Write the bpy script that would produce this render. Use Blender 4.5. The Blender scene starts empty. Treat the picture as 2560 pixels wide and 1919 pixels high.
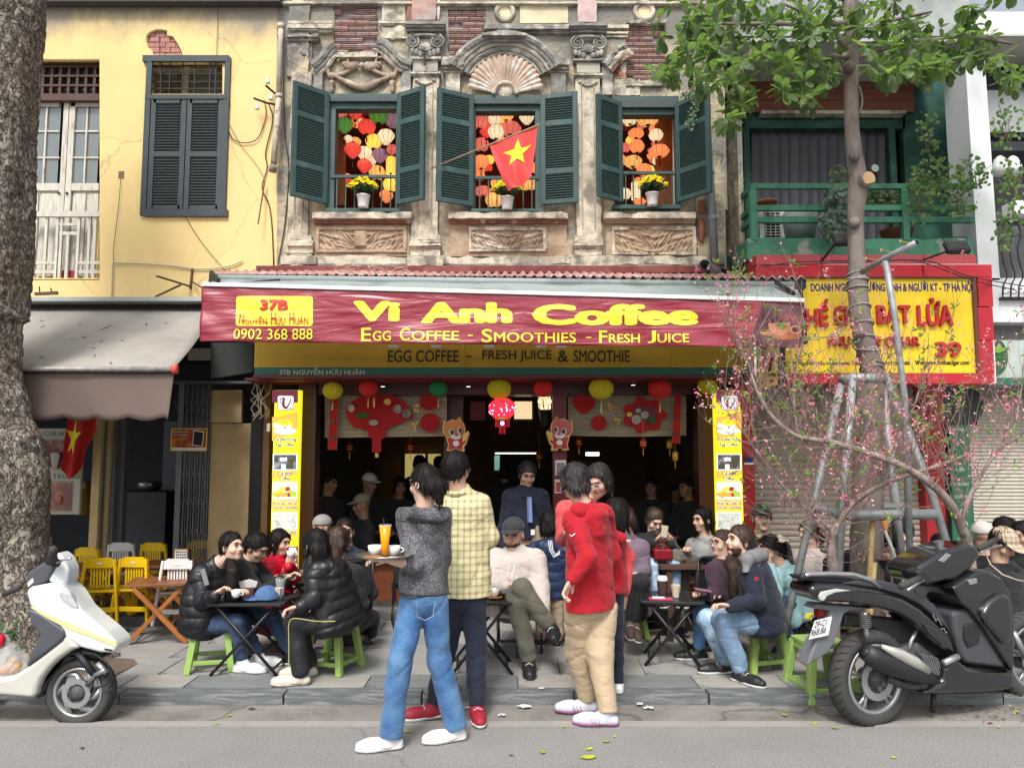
import bpy,bmesh,math,random
import numpy as np
from mathutils import Vector,Matrix
R=math.radians
random.seed(7);rng=np.random.default_rng(7)
SC=bpy.context.scene
COL=SC.collection
# ----- camera, sky, sun, exposure
CAMZ,PITCH,F=1.6,R(5.2),1923.0
cam=bpy.data.cameras.new('camera');camo=bpy.data.objects.new('camera',cam);COL.objects.link(camo)
camo.location=(0,0,CAMZ);camo.rotation_euler=(R(90)+PITCH,0,0)
cam.sensor_width=36;cam.lens=F/2560*36;cam.clip_end=500;cam.clip_start=0.05
SC.camera=camo
SUN_EL,SUN_AZ=52,192
w=bpy.data.worlds.new("World");SC.world=w;w.use_nodes=True
nt=w.node_tree;bg=nt.nodes['Background'];sk=nt.nodes.new('ShaderNodeTexSky')
sk.sky_type='NISHITA';sk.sun_disc=False;sk.sun_elevation=R(SUN_EL);sk.sun_rotation=R(SUN_AZ)
sk.air_density=1.0;sk.dust_density=4.0;sk.ozone_density=1.0
hs=nt.nodes.new('ShaderNodeHueSaturation');hs.inputs['Saturation'].default_value=0.35
nt.links.new(sk.outputs[0],hs.inputs['Color']);nt.links.new(hs.outputs[0],bg.inputs[0]);bg.inputs[1].default_value=0.12
sl=bpy.data.lights.new('sun','SUN');sl.energy=1.5;sl.angle=R(13);sl.color=(1,.97,.92)
so=bpy.data.objects.new('sun',sl);COL.objects.link(so)
_e,_a=R(SUN_EL),R(SUN_AZ-180)
so.rotation_euler=Vector((math.sin(_a)*math.cos(_e),math.cos(_a)*math.cos(_e),-math.sin(_e))).to_track_quat('-Z','Y').to_euler()
SC.view_settings.view_transform='Standard';SC.view_settings.look='None'
SC.view_settings.exposure=0.88;SC.view_settings.gamma=1;SC.view_settings.use_curve_mapping=False
SC.cycles.max_bounces=6;SC.cycles.diffuse_bounces=3;SC.cycles.glossy_bounces=2
SC.cycles.transmission_bounces=4;SC.cycles.transparent_max_bounces=8
SC.cycles.caustics_reflective=False;SC.cycles.caustics_refractive=False
SC.cycles.use_denoising=True;SC.cycles.use_adaptive_sampling=True;SC.cycles.adaptive_threshold=0.02
# ----- pixels of the photograph -> points in the street
_c,_s=math.cos(PITCH),math.sin(PITCH)
def P(px,py,Y):
 xc=(px-1280)/F;yc=-(py-959.5)/F
 t=Y/(_c-yc*_s)
 return Vector((t*xc,Y,CAMZ+t*(_s+yc*_c)))
def G(px,py,z=0.0):
 xc=(px-1280)/F;yc=-(py-959.5)/F
 t=(z-CAMZ)/(_s+yc*_c)
 return Vector((t*xc,t*(_c-yc*_s),z))
def RX(x0,y0,x1,y1,Y):
 m=(y0+y1)/2
 return P(x0,m,Y).x,P(x1,m,Y).x,P(0,y1,Y).z,P(0,y0,Y).z
 # ----- materials
MATS={}
def M(name,col,rough=.65,metal=0,var=.12,vs=6.,bump=.15,bs=60.,col2=None,c2s=3.,c2lo=.5,c2hi=.6,spec=.4,coat=0,emit=None,es=0,stretch=(1,1,1),trans=0,alpha=1,sheen=0,dist=.003,sss=0):
 if name in MATS:return MATS[name]
 m=bpy.data.materials.new(name);m.use_nodes=True;t=m.node_tree;N=t.nodes;L=t.links
 b=N['Principled BSDF'];MATS[name]=m
 b.inputs['Roughness'].default_value=rough;b.inputs['Metallic'].default_value=metal
 b.inputs['Specular IOR Level'].default_value=spec;b.inputs['Coat Weight'].default_value=coat
 b.inputs['Coat Roughness'].default_value=.08
 b.inputs['Transmission Weight'].default_value=trans;b.inputs['Alpha'].default_value=alpha
 if sheen:b.inputs['Sheen Weight'].default_value=sheen
 tc=N.new('ShaderNodeTexCoord');mp=N.new('ShaderNodeMapping');mp.inputs['Scale'].default_value=stretch
 L.new(tc.outputs['Object'],mp.inputs[0])
 def noise(s,d=4,r=.6):
  n=N.new('ShaderNodeTexNoise');n.inputs['Scale'].default_value=s;n.inputs['Detail'].default_value=d
  n.inputs['Roughness'].default_value=r;L.new(mp.outputs[0],n.inputs['Vector']);return n
 base=N.new('ShaderNodeRGB');base.outputs[0].default_value=(*col,1);cur=base.outputs[0]
 if col2:
  n=noise(c2s,8,.65);rp=N.new('ShaderNodeMapRange');rp.inputs[1].default_value=c2lo;rp.inputs[2].default_value=c2hi
  L.new(n.outputs['Fac'],rp.inputs[0]);mx=N.new('ShaderNodeMix');mx.data_type='RGBA'
  L.new(rp.outputs[0],mx.inputs[0]);L.new(cur,mx.inputs[6]);mx.inputs[7].default_value=(*col2,1);cur=mx.outputs[2]
 if var:
  n=noise(vs,6);rp=N.new('ShaderNodeMapRange');rp.inputs[1].default_value=.3;rp.inputs[2].default_value=.7
  rp.inputs[3].default_value=1-var;rp.inputs[4].default_value=1+var*.6
  L.new(n.outputs['Fac'],rp.inputs[0]);v=N.new('ShaderNodeVectorMath');v.operation='SCALE'
  L.new(cur,v.inputs[0]);L.new(rp.outputs[0],v.inputs['Scale']);cur=v.outputs[0]
 L.new(cur,b.inputs['Base Color'])
 if bump:
  n=noise(bs,5);bp=N.new('ShaderNodeBump');bp.inputs['Strength'].default_value=bump;bp.inputs['Distance'].default_value=dist
  L.new(n.outputs['Fac'],bp.inputs['Height']);L.new(bp.outputs[0],b.inputs['Normal'])
 if emit:
  b.inputs['Emission Color'].default_value=(*emit,1);b.inputs['Emission Strength'].default_value=es
 m['_']=0
 return m
def nodes_of(m):return m.node_tree.nodes,m.node_tree.links,m.node_tree.nodes['Principled BSDF']
# ----- things and parts
OFF={};LOCAL=set()
def tag(o,label,cat,group=None,kind=None):
 o['label']=label;o['category']=cat
 if group:o['group']=group
 if kind:o['kind']=kind
 return o
def thing(name,label,cat,loc=(0,0,0),group=None,local=False,rz=0):
 o=bpy.data.objects.new(name,None);o.empty_display_size=.1;COL.objects.link(o);o.location=loc
 if rz:o.rotation_euler=(0,0,rz)
 tag(o,label,cat,group);OFF[o.name]=(0,0,0)if local else tuple(-Vector(loc));return o
def link(name,me,parent=None,mat=None,kind=None,label=None):
 o=bpy.data.objects.new(name,me);COL.objects.link(o)
 if parent is not None:
  o.parent=parent;o.location=OFF.get(parent.name,(0,0,0))
 if mat is not None and not me.materials:me.materials.append(mat)
 if kind:o['kind']=kind
 if label:o['label']=label
 return o
def copy_tree(o,parent=None,**kw):
 c=o.copy();COL.objects.link(c);c.parent=parent
 for ch in list(KIDS(o)):copy_tree(ch,c)
 for k,v in kw.items():
  if v is None:continue
  c[k]=v
 return c
def KIDS(o):return[x for x in o.children]
def group_cache(objs):pass
class MB:
 def __init__(s):s.v=[];s.f=[];s.bk=[]
 def add(s,v,f):
  n=len(s.v);s.bk.append((n,len(s.f)));s.v+=[tuple(x)for x in v];s.f+=[tuple(i+n for i in q)for q in f];return s
 def box(s,x0,x1,y0,y1,z0,z1):
  if x0>x1:x0,x1=x1,x0
  if y0>y1:y0,y1=y1,y0
  if z0>z1:z0,z1=z1,z0
  return s.add([(x,y,z)for x in(x0,x1)for y in(y0,y1)for z in(z0,z1)],[(0,1,3,2),(4,6,7,5),(0,4,5,1),(2,3,7,6),(0,2,6,4),(1,5,7,3)])
 def pbox(s,x0,y0,x1,y1,Y,d):
  a,b,c,e=RX(x0,y0,x1,y1,Y);return s.box(a,b,Y,Y+d,c,e)
 def obox(s,c,size,mat3):
  c=Vector(c);v=[c+mat3@Vector((sx*size[0]/2,sy*size[1]/2,sz*size[2]/2))for sx in(-1,1)for sy in(-1,1)for sz in(-1,1)]
  return s.add(v,[(0,1,3,2),(4,6,7,5),(0,4,5,1),(2,3,7,6),(0,2,6,4),(1,5,7,3)])
 def bar(s,a,b,w,h,up=(0,0,1)):
  a=Vector(a);b=Vector(b);d=(b-a);L=d.length;d.normalize();u=Vector(up);sd=d.cross(u)
  if sd.length<1e-4:sd=d.cross(Vector((0,1,0)))
  sd.normalize();u=sd.cross(d);m=Matrix((d,sd,u)).transposed()
  return s.obox((a+b)/2,(L,w,h),m)
 def tube(s,pts,r,seg=8,cap=True):
  pts=[Vector(p)for p in pts];n=len(pts)
  if not hasattr(r,'__len__'):r=[r]*n
  d0=(pts[1]-pts[0]).normalized();u=d0.orthogonal().normalized();V=[];Fc=[]
  for i,p in enumerate(pts):
   d=((pts[min(i+1,n-1)]-pts[max(i-1,0)])).normalized()
   u=(u-d*u.dot(d))
   if u.length<1e-5:u=d.orthogonal()
   u.normalize();w_=d.cross(u)
   for k in range(seg):
    a=2*math.pi*k/seg;V.append(p+(u*math.cos(a)+w_*math.sin(a))*r[i])
  for i in range(n-1):
   for k in range(seg):
    k2=(k+1)%seg;Fc.append((i*seg+k,i*seg+k2,(i+1)*seg+k2,(i+1)*seg+k))
  if cap:Fc.append(tuple(range(seg))[::-1]);Fc.append(tuple((n-1)*seg+k for k in range(seg)))
  return s.add(V,Fc)
 def lathe(s,prof,c=(0,0,0),seg=16,m3=None,sx=1,sy=1,ring=False):
  if ring:prof=list(prof)+[prof[0]]
  c=Vector(c);V=[];Fc=[];n=len(prof)
  for r,z in prof:
   for k in range(seg):
    a=2*math.pi*k/seg;p=Vector((r*math.cos(a)*sx,r*math.sin(a)*sy,z))
    V.append(c+(m3@p if m3 else p))
  for i in range(n-1):
   for k in range(seg):
    k2=(k+1)%seg;Fc.append((i*seg+k,i*seg+k2,(i+1)*seg+k2,(i+1)*seg+k))
  if not ring:Fc.append(tuple(range(seg))[::-1]);Fc.append(tuple((n-1)*seg+k for k in range(seg)))
  return s.add(V,Fc)
 def ball(s,c,r,seg=12,rings=8,m3=None):
  if not hasattr(r,'__len__'):r=(r,r,r)
  c=Vector(c);V=[];Fc=[]
  for i in range(rings+1):
   th=math.pi*i/rings
   for k in range(seg):
    a=2*math.pi*k/seg;p=Vector((r[0]*math.sin(th)*math.cos(a),r[1]*math.sin(th)*math.sin(a),r[2]*math.cos(th)))
    V.append(c+(m3@p if m3 else p))
  for i in range(rings):
   for k in range(seg):
    k2=(k+1)%seg;Fc.append((i*seg+k2,i*seg+k,(i+1)*seg+k,(i+1)*seg+k2))
  return s.add(V,Fc)
 def prism(s,out,fn0,fn1):
  n=len(out);V=[fn0(*p)for p in out]+[fn1(*p)for p in out]
  Fc=[tuple(range(n)),tuple(range(2*n-1,n-1,-1))]+[(i,i+n,(i+1)%n+n,(i+1)%n)for i in range(n)]
  return s.add(V,Fc)
 def pprism(s,out,Y,d):
  q=[P(x,y,Y)for x,y in out];return s.prism([(a.x,a.z)for a in q],lambda x,z:(x,Y,z),lambda x,z:(x,Y+d,z))
 def grid(s,nu,nv,fn):
  n=len(s.v);V=[fn(i/nu,j/nv)for i in range(nu+1)for j in range(nv+1)]
  Fc=[(i*(nv+1)+j,(i+1)*(nv+1)+j,(i+1)*(nv+1)+j+1,i*(nv+1)+j+1)for i in range(nu)for j in range(nv)]
  return s.add(V,Fc)
 def mesh(s,name='m',smooth=False):
  me=bpy.data.meshes.new(name);me.from_pydata(s.v,[],s.f);me.update()
  bm=bmesh.new();bm.from_mesh(me);bmesh.ops.recalc_face_normals(bm,faces=bm.faces);bm.to_mesh(me);bm.free()
  if smooth:me.polygons.foreach_set('use_smooth',[True]*len(me.polygons))
  return me
 def build(s,name,mat,parent=None,smooth=False,bevel=0,seg=2,kind=None,label=None,solid=0):
  o=link(name,s.mesh(name,smooth),parent,mat,kind,label)
  if solid:
   md=o.modifiers.new('t','SOLIDIFY');md.thickness=solid;md.offset=0
  if bevel:
   md=o.modifiers.new('b','BEVEL');md.width=bevel;md.segments=seg;md.limit_method='ANGLE';md.angle_limit=R(35)
   o.data.polygons.foreach_set('use_smooth',[True]*len(o.data.polygons));md.harden_normals=True
  return o
def _each(s,name,mat,parent=None,**k):
 bk=s.bk+[(len(s.v),len(s.f))];o=None
 for(a,c),(b,d)in zip(bk,bk[1:]):
  m=MB();m.v=s.v[a:b];m.f=[tuple(i-a for i in q)for q in s.f[c:d]];o=m.build(name,mat,parent,**k)
 return o
MB.each=_each
def structure(o):o['kind']='structure';return o
def inst(name,me,parent,mtx,mat=None):
 o=bpy.data.objects.new(name,me);COL.objects.link(o);o.parent=parent
 off=Vector(OFF.get(parent.name,(0,0,0)))if parent is not None else Vector((0,0,0))
 o.matrix_basis=Matrix.Translation(off)@mtx
 if mat is not None:
  if not me.materials:me.materials.append(mat)
  o.material_slots[0].link='OBJECT';o.material_slots[0].material=mat
 return o
UNIT=MB().box(-.5,.5,-.5,.5,-.5,.5).mesh('unit')
def TRS(c,s=(1,1,1),rot=(0,0,0)):
 from mathutils import Euler
 return Matrix.Translation(c)@Euler(rot).to_matrix().to_4x4()@Matrix.Diagonal((*s,1))
_BOXES={}
def piece(name,x0,x1,y0,y1,z0,z1,parent,mat,rot=(0,0,0),bevel=0.003):
 k=mat.name
 if k not in _BOXES:
  v=[];m=MB();c=.035
  bm=bmesh.new();bmesh.ops.create_cube(bm,size=1);bmesh.ops.bevel(bm,geom=bm.edges[:],offset=c,segments=1,affect='EDGES')
  me=bpy.data.meshes.new('block');bm.to_mesh(me);bm.free();me.materials.append(mat);_BOXES[k]=me
 return inst(name,_BOXES[k],parent,TRS(((x0+x1)/2,(y0+y1)/2,(z0+z1)/2),(abs(x1-x0),abs(y1-y0),abs(z1-z0)),rot))
 # ----- lettering
def text_mesh(s,bold=0,ext=.002,spacing=1):
 c=bpy.data.curves.new('t','FONT');c.body=s;c.size=1;c.extrude=0;c.resolution_u=3;c.space_character=spacing
 o=bpy.data.objects.new('t',c);COL.objects.link(o);dg=bpy.context.evaluated_depsgraph_get()
 me=bpy.data.meshes.new_from_object(o.evaluated_get(dg));bpy.data.objects.remove(o);bpy.data.curves.remove(c)
 if bold:
  bm=bmesh.new();bm.from_mesh(me);base_=bm.faces[:]
  for i,(dx,dz)in enumerate(((bold,0),(-bold,0),(0,bold*.8),(0,-bold*.8),(bold*.7,bold*.6),(-bold*.7,-bold*.6),(bold*.7,-bold*.6),(-bold*.7,bold*.6))):
   r=bmesh.ops.duplicate(bm,geom=base_+list({v for f in base_ for v in f.verts})+list({e for f in base_ for e in f.edges}))
   for v in r['geom']:
    if isinstance(v,bmesh.types.BMVert):v.co+=Vector((dx,dz,-.004*(i+1)))
  bm.to_mesh(me);bm.free()
 return me
def lettering(s,box,Y,mat,parent,name='lettering',bold=0,depth=.003,warp=None,spacing=1,kfix=None,shear=0,label=None):
 x0,y0,x1,y1=box;a,b,c,e=RX(x0,y0,x1,y1,Y)
 me=text_mesh(s,bold,spacing=spacing);n=len(me.vertices);co=np.empty(n*3,np.float32);me.vertices.foreach_get('co',co);co=co.reshape(-1,3)
 lo=co.min(0);hi=co.max(0);sx=(b-a)/(hi[0]-lo[0]);sz=(e-c)/(hi[1]-lo[1])
 X=a+(co[:,0]-lo[0])*sx+shear*(co[:,1]-lo[1])*sz;Z=c+(co[:,1]-lo[1])*sz
 co=np.stack([X,Y-co[:,2]*.05,Z],1)
 me.vertices.foreach_set('co',co.ravel().astype(np.float32));me.materials.clear()
 bm=bmesh.new();bm.from_mesh(me)
 if warp:
  for _ in range(3):bmesh.ops.subdivide_edges(bm,edges=[q for q in bm.edges if q.calc_length()>.06],cuts=1)
  bmesh.ops.triangulate(bm,faces=bm.faces)
 r=bmesh.ops.extrude_face_region(bm,geom=bm.faces[:]);vs=[q for q in r['geom']if isinstance(q,bmesh.types.BMVert)]
 bmesh.ops.translate(bm,verts=vs,vec=(0,-depth,0))
 if warp:
  for q in bm.verts:q.co=Vector(warp(q.co))
 bmesh.ops.recalc_face_normals(bm,faces=bm.faces)
 bm.to_mesh(me);bm.free();me.update()
 return link(name,me,parent,mat,label=label)
 # ----- signed distance fields -> meshes (bodies, clothes, soft shapes)
class Field:
 def __init__(s,lo,hi,h):
  s.lo=np.array(lo,np.float32);s.h=h;n=np.ceil((np.array(hi)-np.array(lo))/h).astype(int)+1
  s.n=n;s.F=np.full(n,.2,np.float32);s.segs=[]
 def reg(s,lo,hi):
  a=np.clip(np.floor((np.array(lo)-s.lo)/s.h).astype(int),0,s.n-1);b=np.clip(np.ceil((np.array(hi)-s.lo)/s.h).astype(int)+1,1,s.n)
  if(b<=a).any():return None
  sl_=tuple(slice(i,j)for i,j in zip(a,b))
  g=[s.lo[d]+s.h*np.arange(a[d],b[d],dtype=np.float32)for d in range(3)]
  return sl_,g[0][:,None,None],g[1][None,:,None],g[2][None,None,:]
 def comb(s,sl_,d,k,op):
  A=s.F[sl_]
  if op=='sub':A2=-A;B=d
  else:A2=A;B=d
  if k>0:
   hh=np.clip(.5+.5*(A2-B)/k,0,1);Rr=A2+(B-A2)*hh-k*hh*(1-hh)
  else:Rr=np.minimum(A2,B)
  s.F[sl_]=-Rr if op=='sub' else Rr
 def cap(s,a,b,r0,r1=None,k=.02,side=None,wf=1.,op='add',keep=True):
  a=np.array(a,np.float32);b=np.array(b,np.float32);r1=r0 if r1 is None else r1;m=max(r0,r1)*max(wf,1)+k+.03
  q=s.reg(np.minimum(a,b)-m,np.maximum(a,b)+m)
  if q is None:return s
  sl_,X,Y,Z=q;d=b-a;L2=float(d@d)+1e-9
  t=np.clip(((X-a[0])*d[0]+(Y-a[1])*d[1]+(Z-a[2])*d[2])/L2,0,1)
  ex=X-(a[0]+t*d[0]);ey=Y-(a[1]+t*d[1]);ez=Z-(a[2]+t*d[2])
  D2=ex*ex+ey*ey+ez*ez
  if side is not None:
   c=ex*side[0]+ey*side[1]+ez*side[2];D2=D2-c*c*(1-1/wf**2)
  s.comb(sl_,np.sqrt(D2)-(r0+t*(r1-r0)),k,op)
  if keep and op=='add':s.segs.append((a,b,math.sqrt(L2),r0))
  return s
 def ell(s,c,r,m3=None,k=.02,op='add'):
  c=np.array(c,np.float32);r=np.array(r,np.float32);m=float(r.max())+k+.03;q=s.reg(c-m,c+m)
  if q is None:return s
  sl_,X,Y,Z=q;X=X-c[0];Y=Y-c[1];Z=Z-c[2]
  if m3 is not None:
   A=np.array(m3,np.float32)
   X,Y,Z=(X*A[0,0]+Y*A[1,0]+Z*A[2,0],X*A[0,1]+Y*A[1,1]+Z*A[2,1],X*A[0,2]+Y*A[1,2]+Z*A[2,2])
  k0=np.sqrt((X/r[0])**2+(Y/r[1])**2+(Z/r[2])**2);k1=np.sqrt((X/r[0]**2)**2+(Y/r[1]**2)**2+(Z/r[2]**2)**2)+1e-6
  s.comb(sl_,k0*(k0-1)/k1,k,op);return s
 def cut(s,o,n,k=0.004):
  o=np.array(o,np.float32);n=np.array(n,np.float32);n=n/np.linalg.norm(n)
  sl_,X,Y,Z=s.reg(s.lo,s.lo+s.h*s.n);d=(X-o[0])*n[0]+(Y-o[1])*n[1]+(Z-o[2])*n[2]
  s.F=np.maximum(s.F,d);return s
 def extract(s):
  F_=s.F;F_[0]=F_[-1]=.1;F_[:,0]=F_[:,-1]=.1;F_[:,:,0]=F_[:,:,-1]=.1
  I=F_<0;nx,ny,nz=F_.shape
  cnt=np.zeros((nx-1,ny-1,nz-1),np.int8)
  for dx in(0,1):
   for dy in(0,1):
    for dz in(0,1):cnt+=I[dx:nx-1+dx,dy:ny-1+dy,dz:nz-1+dz]
  ci=np.nonzero((cnt>0)&(cnt<8))
  if len(ci[0])==0:return np.zeros((0,3)),np.zeros((0,4),int)
  idm=np.full(cnt.shape,-1,np.int32);idm[ci]=np.arange(len(ci[0]))
  cor=[(dx,dy,dz)for dx in(0,1)for dy in(0,1)for dz in(0,1)]
  val=[F_[ci[0]+c[0],ci[1]+c[1],ci[2]+c[2]]for c in cor]
  pos=np.zeros((len(ci[0]),3),np.float32);num=np.zeros(len(ci[0]),np.float32)
  for a in range(8):
   for b in range(a+1,8):
    ca,cb=np.array(cor[a]),np.array(cor[b])
    if np.abs(ca-cb).sum()!=1:continue
    m=(val[a]<0)!=(val[b]<0);t=np.where(m,val[a]/(val[a]-val[b]+1e-12*(1-m)),0)
    for d in range(3):pos[:,d]+=np.where(m,ca[d]+t*(cb[d]-ca[d]),0)
    num+=m
  pos/=num[:,None];V=(np.stack(ci,1)+pos)*s.h+s.lo
  Q=[]
  for ax in range(3):
   sl0=[slice(None)]*3;sl1=[slice(None)]*3;sl0[ax]=slice(0,-1);sl1[ax]=slice(1,None)
   ch=I[tuple(sl0)]!=I[tuple(sl1)];u,v=(ax+1)%3,(ax+2)%3
   e=np.nonzero(ch);e=np.stack(e,1);ok=(e[:,u]>0)&(e[:,v]>0);e=e[ok]
   ins=I[e[:,0],e[:,1],e[:,2]]
   def cell(du,dv):
    c=e.copy();c[:,u]-=du;c[:,v]-=dv
    c=np.minimum(c,np.array(idm.shape)-1);return idm[c[:,0],c[:,1],c[:,2]]
   q=np.stack([cell(1,1),cell(0,1),cell(0,0),cell(1,0)],1);q[~ins]=q[~ins][:,::-1];Q.append(q[(q>=0).all(1)])
  return V,np.concatenate(Q)
def np_mesh(V,Q,name='m',smooth=True):
 me=bpy.data.meshes.new(name);n=len(V);me.vertices.add(n);me.vertices.foreach_set('co',V.astype(np.float32).ravel())
 k=Q.shape[1]if len(Q)else 4
 me.loops.add(len(Q)*k);me.loops.foreach_set('vertex_index',Q.astype(np.int32).ravel());me.polygons.add(len(Q))
 me.polygons.foreach_set('loop_start',np.arange(0,len(Q)*k,k,dtype=np.int32))
 me.update(calc_edges=True);me.validate()
 if smooth:me.polygons.foreach_set('use_smooth',[True]*len(me.polygons))
 return me
def normals(V,Q):
 n=np.cross(V[Q[:,2]]-V[Q[:,0]],V[Q[:,3]]-V[Q[:,1]]);N_=np.zeros_like(V)
 for k in range(4):np.add.at(N_,Q[:,k],n)
 return N_/(np.linalg.norm(N_,axis=1,keepdims=True)+1e-9)
def vnoise(V,f,seed=0):
 r=np.random.default_rng(seed);o=np.zeros(len(V));
 for k in range(7):
  d=r.normal(size=3);d/=np.linalg.norm(d);d2=r.normal(size=3)
  o+=np.sin(V@d*f*(1+.25*k)+r.uniform(0,6)+1.2*np.sin(V@d2*f*.35+r.uniform(0,6)))
 return o/3.2
def seg_coord(V,segs):
 best=np.full(len(V),9.);S_=np.zeros(len(V))
 acc=0
 for a,b,L,r in segs:
  d=b-a;t=np.clip(((V-a)@d)/(L*L),0,1);D=np.linalg.norm(V-(a+t[:,None]*d),axis=1)-r
  m=D<best;best[m]=D[m];S_[m]=(t*L)[m]
 return S_
 # ----- palette
mk=M
stucco=mk('old_stucco',(.52,.44,.29),.9,var=.4,vs=5,bump=.8,bs=22,col2=(.25,.23,.20),c2s=2.8,c2lo=.44,c2hi=.56,dist=.025)
stucco_w=mk('pale_stucco',(.60,.54,.43),.9,var=.35,vs=9,bump=.8,bs=30,col2=(.24,.215,.18),c2s=4.2,c2lo=.47,c2hi=.6,dist=.016)
stone_d=mk('blackened_stone',(.24,.235,.215),.95,var=.4,vs=10,bump=.7,bs=35,col2=(.50,.46,.39),c2s=6,c2lo=.52,c2hi=.64,dist=.012)
ochre=mk('ochre_stucco',(.46,.35,.24),.9,var=.35,vs=8,bump=.7,bs=25,col2=(.30,.20,.14),c2s=4,c2lo=.5,c2hi=.6,dist=.015)
redbrown=mk('red_brown_paint',(.28,.13,.09),.85,var=.3,vs=7,bump=.4,bs=30,col2=(.5,.44,.36),c2s=5,c2lo=.55,c2hi=.6)
brick_m=mk('old_brick',(.46,.20,.16),.9,var=.3,vs=14,bump=.5,bs=60,col2=(.36,.30,.30),c2s=9,c2lo=.5,c2hi=.62)
mortar=mk('mortar',(.34,.31,.30),.95,var=.25,vs=12,bump=.8,bs=30,dist=.01)
yellow_w=mk('yellow_wall',(.80,.60,.27),.88,var=.1,vs=2.2,bump=.25,bs=14,col2=(.62,.47,.22),c2s=1.1,c2lo=.56,c2hi=.74,dist=.006)
green_sh=mk('shutter_green',(.036,.076,.074),.55,var=.15,vs=5,bump=.15,bs=50,col2=(.08,.12,.115),c2s=4,c2lo=.5,c2hi=.7,stretch=(1,1,.4))
grey_sh=mk('shutter_slate',(.05,.065,.07),.6,var=.12,bump=.15,bs=50)
white_wd=mk('weathered_white_wood',(.60,.57,.50),.8,var=.2,vs=8,bump=.3,bs=40,col2=(.38,.34,.29),c2s=7,c2lo=.56,c2hi=.68,stretch=(3,3,.6))
brown_wd=mk('dark_brown_wood',(.09,.045,.035),.6,var=.2)
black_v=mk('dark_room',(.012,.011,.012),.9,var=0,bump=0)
iron=mk('black_iron',(.03,.03,.033),.5,metal=.3,var=.1,bump=.05)
galv=mk('galvanised_steel',(.33,.35,.36),.55,metal=.35,var=.25,vs=9,bump=.15,bs=50,col2=(.27,.28,.28),c2s=12,c2lo=.5,c2hi=.7)
pvc=mk('grey_pipe',(.20,.22,.235),.5,var=.15)
oldpipe=mk('flaking_pipe',(.52,.46,.36),.85,var=.3,vs=10,bump=.4,bs=40,col2=(.22,.17,.13),c2s=8,c2lo=.52,c2hi=.6)
wire_m=mk('cable_black',(.03,.028,.026),.7,var=0,bump=0)
wire_w=mk('cable_pale',(.55,.48,.36),.7,var=0,bump=0)
glass_m=mk('window_glass',(.16,.19,.19),.12,var=.1,vs=2,bump=.05,bs=3,spec=.7)
maroon=mk('maroon_paint',(.16,.018,.022),.45,var=.15)
maroon_d=mk('dark_maroon_wood',(.055,.012,.012),.4,var=.2)
asphalt=mk('asphalt',(.225,.22,.21),.93,var=.12,vs=1.1,bump=.9,bs=170,col2=(.40,.385,.365),c2s=110,c2lo=.48,c2hi=.62,dist=.007)
gutter_m=mk('dusty_gutter',(.235,.22,.20),.95,var=.22,vs=2.5,bump=.5,bs=70,col2=(.17,.155,.14),c2s=3,c2lo=.5,c2hi=.65,dist=.006)
strip_m=mk('pale_road_edge',(.31,.295,.27),.93,var=.12,vs=4,bump=.4,bs=160,dist=.003)
kerb_m=mk('kerb_stone',(.14,.155,.16),.65,var=.3,vs=5,bump=.5,bs=35,col2=(.27,.28,.27),c2s=4.5,c2lo=.5,c2hi=.64,dist=.008)
slabs=[mk('paving_%s'%n,c,.8,var=.2,vs=3,bump=.35,bs=45,col2=tuple(x*.7 for x in c),c2s=2.6,c2lo=.52,c2hi=.7,dist=.005,stretch=(1,2.5,1))for n,c in(('grey',(.33,.32,.30)),('cool',(.28,.285,.28)),('warm',(.36,.34,.31)),('dark',(.20,.21,.21)))]
def crackify(m,scale=.9,width=.012,dark=.45,wob=.35):
 N,L,b=nodes_of(m);tc=N.new('ShaderNodeTexCoord');n=N.new('ShaderNodeTexNoise');n.inputs['Scale'].default_value=2.2;n.inputs['Detail'].default_value=5
 L.new(tc.outputs['Object'],n.inputs['Vector']);mx=N.new('ShaderNodeMix');mx.data_type='VECTOR';mx.inputs[0].default_value=wob
 L.new(tc.outputs['Object'],mx.inputs[4]);L.new(n.outputs['Color'],mx.inputs[5])
 v=N.new('ShaderNodeTexVoronoi');v.feature='DISTANCE_TO_EDGE';v.inputs['Scale'].default_value=scale;L.new(mx.outputs[1],v.inputs['Vector'])
 rp=N.new('ShaderNodeMapRange');rp.inputs[1].default_value=0;rp.inputs[2].default_value=width;rp.inputs[3].default_value=dark;rp.inputs[4].default_value=1
 L.new(v.outputs['Distance'],rp.inputs[0]);s=N.new('ShaderNodeVectorMath');s.operation='SCALE'
 src=b.inputs['Base Color'].links[0].from_socket;L.new(src,s.inputs[0]);L.new(rp.outputs[0],s.inputs['Scale']);L.new(s.outputs[0],b.inputs['Base Color'])
crackify(yellow_w,.8,.006,.72);crackify(gutter_m,1.3,.02,.5);crackify(asphalt,.35,.006,.75)
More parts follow.
